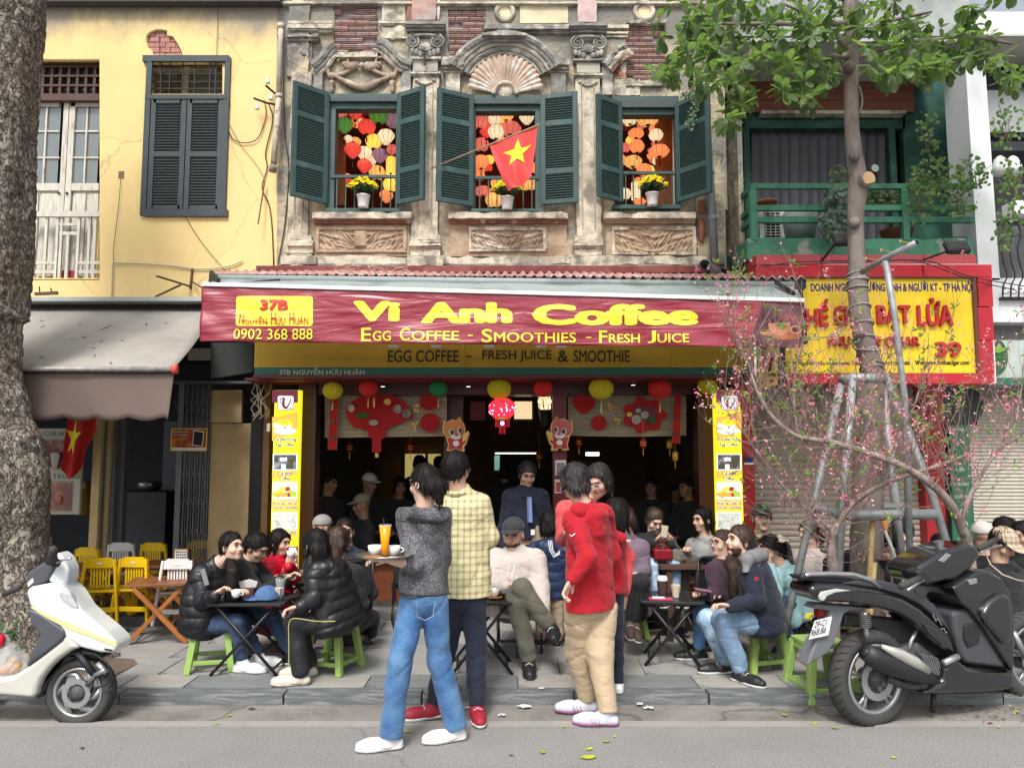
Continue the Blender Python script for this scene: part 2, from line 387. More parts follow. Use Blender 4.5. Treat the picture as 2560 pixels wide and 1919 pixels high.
def stain(m,zc,span,col,nscale=1.6,lo=.35,power=1.,xs=1.):
 N,L,b=nodes_of(m);tc=N.new('ShaderNodeTexCoord');sp=N.new('ShaderNodeSeparateXYZ');L.new(tc.outputs['Object'],sp.inputs[0])
 rp=N.new('ShaderNodeMapRange');rp.inputs[1].default_value=zc-span;rp.inputs[2].default_value=zc;L.new(sp.outputs[2],rp.inputs[0])
 mp=N.new('ShaderNodeMapping');mp.inputs['Scale'].default_value=(xs,1,.5);L.new(tc.outputs['Object'],mp.inputs[0])
 n=N.new('ShaderNodeTexNoise');n.inputs['Scale'].default_value=nscale;n.inputs['Detail'].default_value=9;n.inputs['Roughness'].default_value=.7;L.new(mp.outputs[0],n.inputs['Vector'])
 a=N.new('ShaderNodeMath');a.operation='ADD';L.new(rp.outputs[0],a.inputs[0]);L.new(n.outputs['Fac'],a.inputs[1])
 r2=N.new('ShaderNodeMapRange');r2.inputs[1].default_value=1.0;r2.inputs[2].default_value=1.0+lo;L.new(a.outputs[0],r2.inputs[0])
 mx=N.new('ShaderNodeMix');mx.data_type='RGBA';L.new(r2.outputs[0],mx.inputs[0]);src=b.inputs['Base Color'].links[0].from_socket
 L.new(src,mx.inputs[6]);mx.inputs[7].default_value=(*col,1);L.new(mx.outputs[2],b.inputs['Base Color'])
stain(yellow_w,6.45,1.0,(.30,.26,.20),2.2,.35)
stain(stucco,6.6,2.2,(.20,.19,.17),2.5,.4)
def weather(o,amp=.006,maxlen=.07,f=18,seed=0):
 me=o.data;bm=bmesh.new();bm.from_mesh(me)
 for _ in range(5):
  e=[q for q in bm.edges if q.calc_length()>maxlen]
  if not e or len(bm.verts)>30000:break
  bmesh.ops.subdivide_edges(bm,edges=e,cuts=1,use_grid_fill=True)
 V=np.array([v.co[:]for v in bm.verts]);n=vnoise(V,f,seed);n2=vnoise(V,f*2.7,seed+1);n=n*.6+n2*.4
 n=np.where(n>.45,n*2.2,n)
 for i,v in enumerate(bm.verts):v.co-=v.normal*float(n[i])*amp
 bm.to_mesh(me);bm.free();me.update();return o
def plate(outline,holes,Y,d,name,mat,parent=None,kind=None,label=None):
 c=bpy.data.curves.new('p','CURVE');c.dimensions='2D';c.fill_mode='BOTH';c.extrude=d/2
 for pl in[outline]+holes:
  q=[P(x,y,Y)for x,y in pl];s=c.splines.new('POLY');s.points.add(len(q)-1);s.use_cyclic_u=True
  for i,a in enumerate(q):s.points[i].co=(a.x,a.z,0,1)
 o=bpy.data.objects.new('p',c);COL.objects.link(o);me=bpy.data.meshes.new_from_object(o.evaluated_get(bpy.context.evaluated_depsgraph_get()))
 bpy.data.objects.remove(o);bpy.data.curves.remove(c)
 for v in me.vertices:x,y,z=v.co;v.co=(x,Y+d/2+z,y)
 bm=bmesh.new();bm.from_mesh(me);bmesh.ops.remove_doubles(bm,verts=bm.verts,dist=1e-5);bmesh.ops.recalc_face_normals(bm,faces=bm.faces);bm.to_mesh(me);bm.free();me.materials.clear()
 return link(name,me,parent,mat,kind,label)
def rect(x0,y0,x1,y1):return[(x0,y0),(x1,y0),(x1,y1),(x0,y1)]
def ragged(x0,y0,x1,y1,j=3,n=6,seed=1):
 r=random.Random(seed);o=[]
 for(ax,ay),(bx,by)in(((x0,y0),(x1,y0)),((x1,y0),(x1,y1)),((x1,y1),(x0,y1)),((x0,y1),(x0,y0))):
  for i in range(n):t=i/n;o.append((ax+(bx-ax)*t+r.uniform(-j,j),ay+(by-ay)*t+r.uniform(-j,j)))
 return o
 # ----- ground
o=MB().grid(60,40,lambda u,v:(-60+120*u,-60+64.735*v,0)).build('road',asphalt);structure(o)
o=MB().box(-60,60,4.7355,5.12,-.12,-.004).build('gutter',gutter_m);structure(o)
o=MB().box(-60,60,4.71,4.79,-.1,.004).build('road_edge_strip',strip_m);structure(o)
base=MB().box(-60,60,5.22,9,-.1,.045).build('pavement',mk('pavement_bed',(.10,.098,.09),.95));structure(base)
rr=random.Random(3)
kerb=bpy.data.objects.new('kerb',None);COL.objects.link(kerb);structure(kerb);OFF['kerb']=(0,0,0)
x=-6.2
while x<6.5:
 L_=rr.uniform(.85,1.1);piece('kerb_stone',x+.006,x+L_-.006,5.10+rr.uniform(-.008,.008),5.238,-.03,.066+rr.uniform(-.003,.003),kerb,kerb_m);x+=L_
y=5.25;row=0
while y<8.2:
 d_=.30 if row==0 else .44;x=-6.2+(row%2)*.3
 while x<6.3:
  w_=rr.choice((.42,.6,.6));m_=slabs[3]if(row==0 and rr.random()<.6)else rr.choice(slabs[:3]+[slabs[rr.randint(0,3)]])
  if not(x<-3.0 and row>0 and rr.random()<.0):
   piece('paving_slab',x+.004,x+w_-.004,y+.004,y+d_-.004,.03,.065+rr.uniform(-.002,.002),base,m_,(rr.uniform(-.003,.003),rr.uniform(-.003,.003),rr.uniform(-.004,.004)))
  x+=w_
 y+=d_;row+=1
for m_ in slabs:crackify(m_,.8,.008,.5,.5)
soil=MB()
def soil_fn(u,v):
 x=-3.9+1.15*u;y_=5.35+.6*v;r=math.hypot((u-.4)*2,(v-.5)*2)
 return(x,y_,.068+max(0,.05*(1-r))+.008*math.sin(9*x+7*y_))
o=soil.grid(24,18,soil_fn).build('root_earth',mk('root_earth',(.16,.12,.09),.98,var=.35,vs=8,bump=.8,bs=30,dist=.02),smooth=True);structure(o)
# ----- yellow house
YW=7.8
yh=thing('yellow_house','yellow plastered house with slate shutters and peeling wall left of the cafe','house',(-4,YW,0))
patch=[(366,88),(374,80),(388,74),(402,73),(418,76),(418,88),(432,90),(437,99),(445,110),(452,124),(457,138),(380,137),(378,124),(367,116),(364,100)]
plate(rect(-420,-160,692,752),[rect(-30,148,249,698),patch,rect(374,156,556,235)],YW,.10,'wall',yellow_w,yh)
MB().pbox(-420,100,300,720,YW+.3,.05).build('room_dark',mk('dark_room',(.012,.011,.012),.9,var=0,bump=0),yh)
MB().pbox(340,60,470,139.5,YW+.045,.04).build('mortar_bed',mortar,yh)
MB().pbox(-420,-160,692,148,YW+.101,.15).pbox(249,236,692,752,YW+.101,.15).pbox(-420,698,249,752,YW+.101,.15).build('wall_core',yellow_w,yh)
for i,ry in enumerate(range(76,138,13)):
 x=358-(i%2)*13
 while x<458:
  a,b,c,e=RX(x+.8,ry+.8,x+25,ry+12,YW);piece('brick',a,b,YW+.028+rr.uniform(0,.012),YW+.07,c,e,yh,brick_m,(0,rr.uniform(-.02,.02),0));x+=26
m=MB().pbox(-420,-30,700,3,YW-.12,.3);m.build('eaves_board',mk('eaves_dark',(.06,.06,.062),.8),yh)
# slate shutters
def slat_mesh():return UNIT
SL={}
def slats(parent,x0,x1,y0,y1,Y,n,mat,tilt=R(38),depth=.035,th=.45,mtx=None,z=None):
 a,b,c,e=RX(x0,y0,x1,y1,Y)if z is None else z
 p=(e-c)/n
 if mat.name not in SL:
  me=UNIT.copy();me.materials.append(mat);SL[mat.name]=me
 for i in range(n):
  m4=TRS(((a+b)/2,Y,c+p*(i+.5)),(b-a,depth,p*th),(tilt,0,0))
  inst('slat',SL[mat.name],parent,(mtx@m4)if mtx else m4)
fr=MB()
for q in((358,140,372,538),(556,142,569,538),(356,138,571,153),(362,236,566,247),(360,523,568,540)):fr.pbox(*q,YW-(.035 if q[3]-q[1]>50 else .039),.034)
MB().pbox(362,243,565,530,YW-.009,.006).build('shutter_backing',grey_sh,yh)
fr.build('window_frame',grey_sh,yh)
for(x0,x1)in((372.5,461),(463.5,555)):
 sh=MB()
 for q in((x0,247,x0+12,523),(x1-12,247,x1,523),(x0+12,247,x1-12,258),(x0+12,378,x1-12,391),(x0+12,513,x1-12,523)):sh.pbox(*q,YW-.03,.028)
 s=sh.build('shutter',grey_sh,yh)
 slats(s,x0+12,x1-12,258,378,YW-.014,17,grey_sh,R(-42),.022,.4);slats(s,x0+12,x1-12,391,513,YW-.014,17,grey_sh,R(-42),.022,.4)
g=MB()
for x in(402,424,456,486,524,538):g.pbox(x-1,156,x+1.2,235,YW+.01,.012)
for y_ in(164,184,204,221):g.pbox(374,y_-1,556,y_+1.2,YW+.023,.01)
g.build('window_grille',iron,yh)
MB().pbox(374,150,556,240,YW+.45,.02).build('inner_shutter',mk('inner_wood',(.22,.19,.16),.8,var=.5,vs=5),yh)
MB().pbox(455,160,472,240,YW+.4,.03).pbox(380,172,540,180,YW+.42,.02).build('inner_frame',white_wd,yh)
MB().pbox(476,180,556,238,YW+.38,.02).pbox(410,180,445,202,YW+.38,.02).build('inner_pane',glass_m,yh)
# white balcony doors
for(x0,x1)in((30,161),(163,247)):
 dr=MB();xi0=x0+(14 if x0==163 else 8);xi1=x1-(13 if x0==30 else 0)
 dr.pbox(x0,252,xi0,700,YW+.14,.05).pbox(xi1,252,x1,700,YW+.14,.05).pbox(xi0,252,xi1,266,YW+.14,.05).pbox(xi0,458,xi1,476,YW+.14,.05)
 xm=(114,216)[x0==163]
 if x0==30:dr.pbox(xm-4,266,xm,458,YW+.143,.03)
 else:dr.pbox(xm-4,266,xm,458,YW+.143,.03)
 for y_ in(328,394):dr.pbox(xi0,y_-2,xi1,y_+2,YW+.15,.02)
 for a in(0,1):
  px0=xi0+(xi1-xi0)*(.0+.5*a)+3;dr.pbox(px0+3,484,px0+(xi1-xi0)*.5-6,690,YW+.15,.02)
 dr.pbox(xi0,476,xi1,700,YW+.17,.02)
 d=dr.build('balcony_door',white_wd,yh);MB().pbox(xi0,266,xi1,458,YW+.165,.008).build('pane',glass_m,d)
 MB().ball(P(147 if x0==30 else 167,483,YW+.13),.014).build('handle',iron,d,smooth=True)
tr=MB()
for i in range(13):tr.pbox(78+i*21.5-60,165,78+i*21.5-54,237,YW+.10,.05)
for y_ in(163,187,211,234):tr.pbox(-20,y_,248.5,y_+5,YW+.095,.05)
tr.pbox(-20,238,248.5,251,YW+.08,.09);tr.build('transom_lattice',brown_wd,yh)
MB().pbox(-20,165,248,237,YW+.17,.01).build('transom_glass',glass_m,yh)
bl=MB()
for x in(86,112,140,150,193,220,234):bl.pbox(x-3,541,x+3.5,697,YW+.02,.03)
bl.pbox(60,528,248.5,541,YW+.0,.05)
for q in((148,557,196,564),(148,579,196,587),(60,653,140,660),(60,675,140,683),(196,653,248,660),(196,675,248,683)):bl.pbox(*q,YW+.022,.025)
bl.pbox(163,586,170,697,YW+.024,.022);bl.build('balcony_rail',white_wd,yh)
MB().pbox(150,676,190,697,YW+.07,.05).build('red_basin',mk('red_plastic_dull',(.3,.03,.03),.5),yh)
MB().pbox(60,695,248.5,700,YW+.0,.2).build('door_sill',yellow_w,yh)
MB().pbox(296,428,310,446,YW-.004,.01).build('socket_hole',mk('hole_dark',(.2,.13,.09),.9),yh)
# pipes, cables, bracket and insulators on the yellow wall: things of their own
dp=thing('drain_pipe','pale flaking old drain pipe at the corner of the yellow wall','pipe',tuple(P(695,430,YW-.12)))
MB().tube([P(703,68,YW-.1),P(700,110,YW-.1),P(697,240,YW-.1)],.028,12).tube([P(702,60,YW-.1),P(702,72,YW-.1)],.036,12).tube([P(697,236,YW-.1),P(697,246,YW-.1)],.034,12).tube([P(697,246,YW-.1),P(683,425,YW-.13)],.03,12).tube([P(683,414,YW-.13),P(682,430,YW-.13)],.038,12).build('pipe',oldpipe,dp,smooth=True)
ib=thing('insulator_bracket','rusty iron bracket with three white ceramic insulators beside the drain pipe','bracket',tuple(P(665,240,YW-.1)))
MB().tube([P(634,246,YW-.12),P(668,258,YW-.1),P(690,262,YW)],.011,6).tube([P(664,214,YW-.12),P(690,236,YW-.02)],.011,6).build('arm',iron,ib)
cer=mk('white_ceramic',(.75,.74,.7),.3,bump=0,var=.05)
for(x,y_)in((670,203),(643,268),(677,244)):MB().lathe([(.012,-.03),(.022,-.028),(.022,0),(.016,.004),(.02,.01),(.018,.028),(.008,.03)],P(x,y_,YW-.12),12).build('insulator',cer,ib,smooth=True)
def cable(name,pts,r,mat,label,group='cables on the yellow wall',Y=YW-.02,sag=0):
 q=[P(p[0],p[1],p[2]if len(p)>2 else Y)for p in pts]
 # smooth the line
 out=[]
 for i in range(len(q)-1):
  p0=q[max(i-1,0)];p1=q[i];p2=q[i+1];p3=q[min(i+2,len(q)-1)]
  for t in(0,.25,.5,.75):out.append(.5*((2*p1)+(p2-p0)*t+(2*p0-5*p1+4*p2-p3)*t*t+(3*p1-p0-3*p2+p3)*t**3))
 out.append(q[-1]);o=MB().tube(out,r,5).build(name,mat,smooth=True);tag(o,label,'cable',group);return o
cable('cable',[(570,248),(574,262),(566,300),(580,345),(612,357),(645,345),(665,290),(660,250)],.005,wire_m,'black cable looping beside the slate shutter')
cable('cable',[(672,262),(682,300),(664,380),(668,420),(655,470),(672,510),(680,570),(684,668)],.006,wire_m,'black cable running down the right edge of the yellow wall')
cable('cable',[(712,60,7.6),(708,140,7.6),(712,330),(722,420),(712,560),(694,662)],.006,wire_m,'thick cable hanging down the seam between the two house fronts')
cable('cable',[(302,446),(296,520),(284,620),(284,655)],.003,wire_m,'thin cable dropping from the socket hole in the yellow wall')
cable('cable',[(545,20),(543,90),(540,235)],.003,wire_m,'thin cable dropping from the eaves over the slate shutter')
cable('cable',[(398,90),(400,160),(400,200)],.0035,wire_m,'thin cable hanging over the bare brick patch')
cable('cable',[(462,538),(500,600),(556,668),(566,676)],.003,wire_m,'thin cable slanting from the shutter foot to the cafe roof')
cable('cable',[(568,300),(600,360),(640,410),(660,445)],.0025,wire_m,'hair thin wire slanting below the cable loop')
cable('conduit',[(281,656),(280,700),(279,742)],.009,wire_w,'pale vertical conduit on the yellow wall above the grey awning')
cable('conduit',[(282,656),(340,658),(430,664),(500,672),(570,665),(606,652)],.008,wire_w,'pale cable running along the lower yellow wall')
o=MB().tube([P(662,452,YW-.05),P(645,560,YW-.12)],.008,6).build('rod',mk('rusty_rod',(.2,.08,.04),.8));tag(o,'rusty iron rod leaning at the right edge of the yellow wall','rod')
br=thing('sign_bracket','rusty angle iron bracket under the cable on the yellow wall','bracket',tuple(P(478,690,YW)))
MB().bar(P(481,672,YW-.01),P(476,722,YW-.01),.02,.02).bar(P(476,716,YW-.03),P(392,690,YW-.4),.03,.012).bar(P(452,712,YW-.2),P(388,742,YW-.02),.015,.015).bar(P(482,705,YW-.03),P(520,728,YW-.3),.012,.012).build('arm',mk('rusty_iron',(.12,.07,.045),.85,var=.4),br)
o=MB().bar(P(88,735,YW-.1),P(144,732,YW-.1),.03,.03).bar(P(100,735,YW-.1),P(98,716,YW-.1),.01,.01).bar(P(132,735,YW-.1),P(126,720,YW-.1),.01,.01).build('iron_bar',MATS['rusty_iron']);tag(o,'short rusty iron bar lying over the grey awning','bar')
# ----- left ground floor (open cafe under the grey awning)
YG=7.95
lg=thing('left_shop','dark open ground floor shop under the grey awning','shop',(-4,YG,0))
colm=mk('cream_column',(.62,.46,.24),.85,var=.15,bump=.2)
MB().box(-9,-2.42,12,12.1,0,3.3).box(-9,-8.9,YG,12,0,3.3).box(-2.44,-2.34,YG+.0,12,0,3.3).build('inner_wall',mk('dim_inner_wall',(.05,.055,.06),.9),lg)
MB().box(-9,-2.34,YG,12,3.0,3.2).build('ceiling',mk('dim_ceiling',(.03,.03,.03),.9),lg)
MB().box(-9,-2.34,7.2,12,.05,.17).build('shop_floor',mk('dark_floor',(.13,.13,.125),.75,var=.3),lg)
o=MB().box(-6,-2.9,7.06,7.2,.03,.15).build('step_stone',kerb_m,lg)
MB().pbox(226,860,246,1640,YG-.15,.16).pbox(256,860,270,1640,YG-.06,.1).each('column',colm,lg)
MB().pbox(247,860,255,1640,YG-.1,.1).pbox(271,860,284,1640,YG-.02,.1).pbox(286,860,306,1640,YG+.06,.1).each('grey_jamb',mk('grey_jamb',(.16,.17,.18),.7),lg)
MB().pbox(425,952,640,958,YG-.22,.1).build('beam',mk('grey_beam',(.1,.115,.13),.7),lg)
MB().pbox(524,975,604,1056,YG-.06,.06).pbox(519,1058,680,1620,YG-.03,.08).each('side_wall',colm,lg)
gt=MB();rg=random.Random(4)
for i in range(13):
 x=436+i*6.6;gt.pbox(x,962,x+2.2,1560,YG-.2-.03*(i%2),.02)
for j in range(7):
 for i in range(0,12):
  y_=1000+j*80;a=P(437+i*6.6,y_+(28 if i%2 else 0),YG-.215);b=P(437+(i+1)*6.6,y_+(0 if i%2 else 28),YG-.215);gt.bar(a,b,.006,.006)
gt.pbox(436,958,450,1560,YG-.24,.03)
o=gt.build('folding_gate',mk('grey_gate_steel',(.17,.185,.2),.5,metal=.4));tag(o,'folded grey steel lattice gate beside the left shop entrance','gate')
ps=thing('cafe_poster','small red poster with a black phone picture hung on the folding gate','poster',tuple(P(471,1100,YG-.26)))
MB().pbox(427,1070,517,1127,YG-.27,.012).build('board',mk('poster_yellow',(.75,.55,.08),.5,var=0,bump=0),ps)
MB().pbox(430,1073,514,1118,YG-.274,.004).build('print',mk('poster_red',(.36,.04,.02),.5,var=.5,vs=12,bump=0,col2=(.5,.2,.03),c2s=9),ps)
MB().pbox(430,1119,514,1125,YG-.274,.004).build('footer',mk('paper_white',(.75,.75,.72),.6,var=.03,bump=0),ps)
MB().pprism([(484,1074),(511,1078),(506,1116),(480,1113)],YG-.279,.004).build('card',MATS['paper_white'],ps)
MB().pprism([(486,1077),(508,1081),(504,1114),(482,1111)],YG-.283,.004).build('card_face',mk('black_card',(.02,.015,.015),.4,var=0,bump=0),ps)
lettering('KHÔNG GIAN CÀ PHÊ',(433,1076,472,1081),YG-.2745,MATS['paper_white'],ps);lettering('CÀ PHÊ TRỨNG',(433,1084,470,1088),YG-.2745,MATS['paper_white'],ps)
# menu board at far left
mb=thing('menu_board','large cream menu board with two drink pictures half behind the tree trunk','sign',tuple(P(130,1180,YG-.2)))
cream=mk('cream_board',(.50,.48,.42),.6,var=.05,bump=0)
MB().pbox(20,1070,203,1286,YG-.2,.04).build('board',cream,mb,bevel=.01)
gp=mk('board_green',(.09,.26,.12),.6,var=0,bump=0)
MB().pbox(84,1096,186,1171,YG-.206,.006).pbox(80,1201,181,1279,YG-.206,.006).each('picture_frame',mk('frame_olive',(.36,.36,.2),.6),mb,bevel=.01)
MB().pbox(89,1100,182,1167,YG-.212,.006).build('picture',mk('picture_maroon',(.16,.05,.05),.5,var=.5,vs=7,bump=0,col2=(.4,.2,.15),c2s=9),mb)
MB().pbox(85,1206,177,1275,YG-.212,.006).build('picture',mk('picture_rose',(.32,.14,.12),.5,var=.5,vs=6,bump=0,col2=(.45,.2,.14),c2s=8),mb)
lettering('SỮA CHUA MÍT',(71,1074,196,1090),YG-.2,gp,mb,bold=.02);lettering('CÀ PHÊ TRỨNG',(60,1180,199,1196),YG-.2,gp,mb,bold=.02)
MB().lathe([(.02,-.09),(.03,-.06),(.05,.03),(.055,.06),(.03,.08)],P(138,1150,YG-.23),14,sy=.3).ball(P(112,1145,YG-.22),(.05,.01,.025)).build('drink',mk('cup_print',(.5,.42,.38),.5,bump=0),mb,smooth=True)
MB().ball(P(147,1248,YG-.22),(.035,.01,.045)).ball(P(115,1240,YG-.22),(.05,.01,.03)).build('drink',mk('cup_print_b',(.42,.16,.1),.5,bump=0),mb,smooth=True)
# fittings dimly seen inside
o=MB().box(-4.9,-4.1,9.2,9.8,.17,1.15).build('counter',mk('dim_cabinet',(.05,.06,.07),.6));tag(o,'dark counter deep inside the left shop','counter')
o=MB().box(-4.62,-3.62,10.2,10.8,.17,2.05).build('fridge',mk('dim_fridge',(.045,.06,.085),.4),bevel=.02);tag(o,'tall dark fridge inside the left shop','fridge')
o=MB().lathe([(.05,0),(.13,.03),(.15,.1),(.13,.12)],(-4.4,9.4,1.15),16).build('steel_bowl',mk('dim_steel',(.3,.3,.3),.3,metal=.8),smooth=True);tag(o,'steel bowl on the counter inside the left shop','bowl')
o=MB().lathe([(.1,0),(.11,.2),(.09,.24),(.04,.3),(.04,.34)],P(214,1285,8.3),14).build('golden_jar',mk('amber_jar',(.35,.22,.02),.3),smooth=True);tag(o,'glossy amber jar beside the cream menu board','jar')
# grey awning
ga=thing('grey_awning','faded grey canvas awning with scalloped brown valance over the left shop','awning',tuple(P(250,850,6.6)))
canv=mk('grey_canvas',(.34,.315,.285),.85,var=.12,vs=2,bump=.2,bs=30,col2=(.27,.25,.225),c2s=1.5,c2lo=.5,c2hi=.7)
canv_b=mk('brown_valance',(.155,.115,.098),.85,var=.2,vs=3,bump=.2,bs=40,stretch=(1,1,.5))
tl,trr=P(-420,768,7.66),P(540,772,7.66);bl_,br_=P(-420,921,6.0),P(432,923,6.0)
def can(u,v):
 a=tl.lerp(trr,u);b=bl_.lerp(br_,u);p=a.lerp(b,v);p.z-=.05*math.sin(math.pi*v)*(1+.3*math.sin(6*u));return p
MB().grid(40,14,can).build('canopy',canv,ga,smooth=True,solid=.004)
def val(u,v):
 p=bl_.lerp(br_,u);p=p+Vector((0,.03,-.02));x=p.x
 drop=.355+.028*abs(math.sin((x+3.0)*math.pi/.27));p.z-=v*drop;p.y+=.03*v*math.sin(x*5)+.02*math.sin(x*11+2)*v;p.x-=.02*v*(u>.99);return p
MB().grid(150,8,val).build('valance',canv_b,ga,smooth=True,solid=.004)
MB().tube([bl_,br_+Vector((.02,0,0))],.022,10).build('front_bar',mk('bar_grey',(.34,.32,.3),.5,metal=.3,var=.4,vs=20),ga,smooth=True)
MB().tube([br_,br_+Vector((.035,0,0))],.036,12).build('end_cap',mk('red_cap',(.7,.08,.07),.4,bump=0),ga,smooth=True)
MB().pbox(-420,742,560,752,7.5,.3).build('cover',mk('awning_cover',(.40,.43,.42),.7),ga)
MB().pbox(-420,754,560,772,7.68,.1).build('case',mk('case_dark',(.04,.04,.042),.8),ga)
r5=random.Random(9)
tw=MB()
for _ in range(22):
 u,v=r5.uniform(.45,.95),r5.uniform(.2,.95);p=can(u,v)+Vector((0,0,.006));a=r5.uniform(0,3.1);L_=r5.uniform(.01,.07)
 q=Vector((math.cos(a)*L_,0,0));tw.tube([p,p+q*.5+Vector((0,0,.004)),p+q+Vector((0,-math.sin(a)*L_,-math.sin(a)*L_*.4))],.003,4)
o=tw.build('twigs',mk('dry_twig',(.1,.07,.045),.9,bump=0),kind='stuff');tag(o,'dry twigs and leaf scraps lying on the grey awning','debris',kind='stuff')
MB().pprism([(527,856),(633,856),(633,930),(527,946)],7.3,.03).build('side_flap',mk('dark_green_flap',(.028,.035,.03),.7),ga)
# white panel and jars in gap
o=MB().pbox(470,870,530,900,7.75,.03).build('vent_panel',mk('vent_grey',(.4,.4,.37),.7),lg)
# ----- old stucco front above the cafe
ch=thing('cafe_house','old weathered stucco house front with three lantern windows above the cafe','house',(0,YW,0))
W1,W2,W3=rect(820,240,993,524),rect(1183,244,1350,524),rect(1538,262,1696,514)
B1=ragged(834,6,946,131,4,8,2);B2=ragged(1121,24,1213,138,2,6,3);B3=ragged(1566,60,1662,200,4,7,4);B4=ragged(1462,296,1486,430,4,7,6);B5=ragged(1594,628,1660,650,3,5,8)
o=plate(rect(692,-120,1812,672),[W1,W2,W3,B1,B2,B3,B4,B5],YW,.09,'wall',stucco,ch)
MB().pbox(690,-120,1815,232,YW+.06,.3).pbox(690,524,1815,674,YW+.06,.3).pbox(690,232,818,524,YW+.06,.3).pbox(996,232,1180,524,YW+.06,.3).pbox(1353,232,1536,524,YW+.06,.3).pbox(1699,232,1815,524,YW+.06,.3).build('wall_core',mortar,ch)
hb=mk('hollow_brick',(.44,.26,.225),.85,var=.25,vs=9,bump=.5,bs=50,col2=(.40,.34,.33),c2s=7,c2lo=.46,c2hi=.6)
def hbricks(x0,y0,x1,y1,bw,bh,seed,gone=.06):
 r=random.Random(seed);y_=y0;row=0
 while y_<y1-3:
  x=x0-(bw/2 if row%2 else 0)
  while x<x1:
   xa,xb=max(x,x0-3),min(x+bw,x1+3)
   if xb-xa>6 and r.random()>gone:
    a,b,c,e=RX(xa+1,y_+1.2,xb-1,y_+bh-1.2,YW)
    for k in range(3):
     pass
    piece('brick',a,b,YW+.018+r.uniform(0,.012),YW+.062,c,e,ch,hb,(0,r.uniform(-.012,.012),0))
    c2=c+(e-c)*.36;c3=c+(e-c)*.66
    GRV.box(a,b,YW+.008,YW+.03,c2-.0028,c2+.0028);GRV.box(a,b,YW+.008,YW+.03,c3-.0028,c3+.0028)
   x+=bw
  y_+=bh;row+=1
GRV=MB()
hbricks(834,4,946,131,36,14.6,1);hbricks(1121,24,1213,138,34,14.4,2,.04);hbricks(1566,60,1662,200,34,14,3,.05)
hbricks(1460,296,1488,430,24,14,4,.1);hbricks(1594,628,1660,650,33,20,5,0)
GRV.build('brick_ridges',hb,ch,kind='stuff')
def rbx(nm,x0,y0,x1,y1,proud,mat,amp=.006,d=None,seed=0,bev=.008):
 o=MB().pbox(x0,y0,x1,y1,YW-proud,(d or proud)-.002).build(nm,mat,ch);weather(o,amp,.06,16,seed or int(x0+y0));o.data.polygons.foreach_set('use_smooth',[True]*len(o.data.polygons))
 md=o.modifiers.new('e','EDGE_SPLIT');md.split_angle=R(50);return o
def moulding(nm,x0,x1,ys,mat,base=0.0,seed=0,amp=.004):
 m=MB()
 for(a,b,p)in ys:m.pbox(x0-p*60,a,x1+p*60,b,YW-base-p,p+base-.001)
 o=m.build(nm,mat,ch);weather(o,amp,.07,20,seed or int(x0));return o
 # entablature and frieze
moulding('frieze_moulding',700,1760,[(4,9,.05),(9,13,.03)],stucco_w,0,5)
moulding('entablature',1215,1430,[(60,66,.05),(66,72,.08),(78,84,.03)],stone_d,0,6)
moulding('entablature',1505,1568,[(62,70,.06),(78,84,.035),(88,93,.02)],stucco_w,0,7)
moulding('entablature',950,1016,[(53,58,.04),(58,64,.02),(92,96,.03)],stucco_w,0,8)
moulding('entablature',722,828,[(52,58,.04),(60,70,.07),(74,80,.04)],stucco_w,0,9)
rbx('frieze_panel',955,10,1013,52,.015,stucco_w,.005);rbx('frieze_panel',1300,14,1420,58,.012,mk('cream_stucco',(.68,.58,.38),.9,var=.2,bump=.5,bs=25,col2=(.55,.48,.36)),.004)
rbx('frieze_panel',730,0,760,38,.03,stucco_w,.008)
for(x,y_,r)in((1262,32,25),(1610,30,26)):
 c=P(x,y_,YW);m3=Matrix.Rotation(R(90),3,'X');rad=r*YW/F
 MB().lathe([(rad*.62,0.002),(rad*.66,.03),(rad,.035),(rad*1.12,.02),(rad*1.14,0)],c,28,m3).build('medallion',stucco_w,ch,smooth=True)
 MB().lathe([(.001,0.012),(rad*.6,.012),(rad*.62,.0)],c,24,m3).build('medallion_disc',MATS['cream_stucco'],ch)
def tubeP(pts,r,dy=0):return[P(x,y,YW+dy)for x,y in pts]
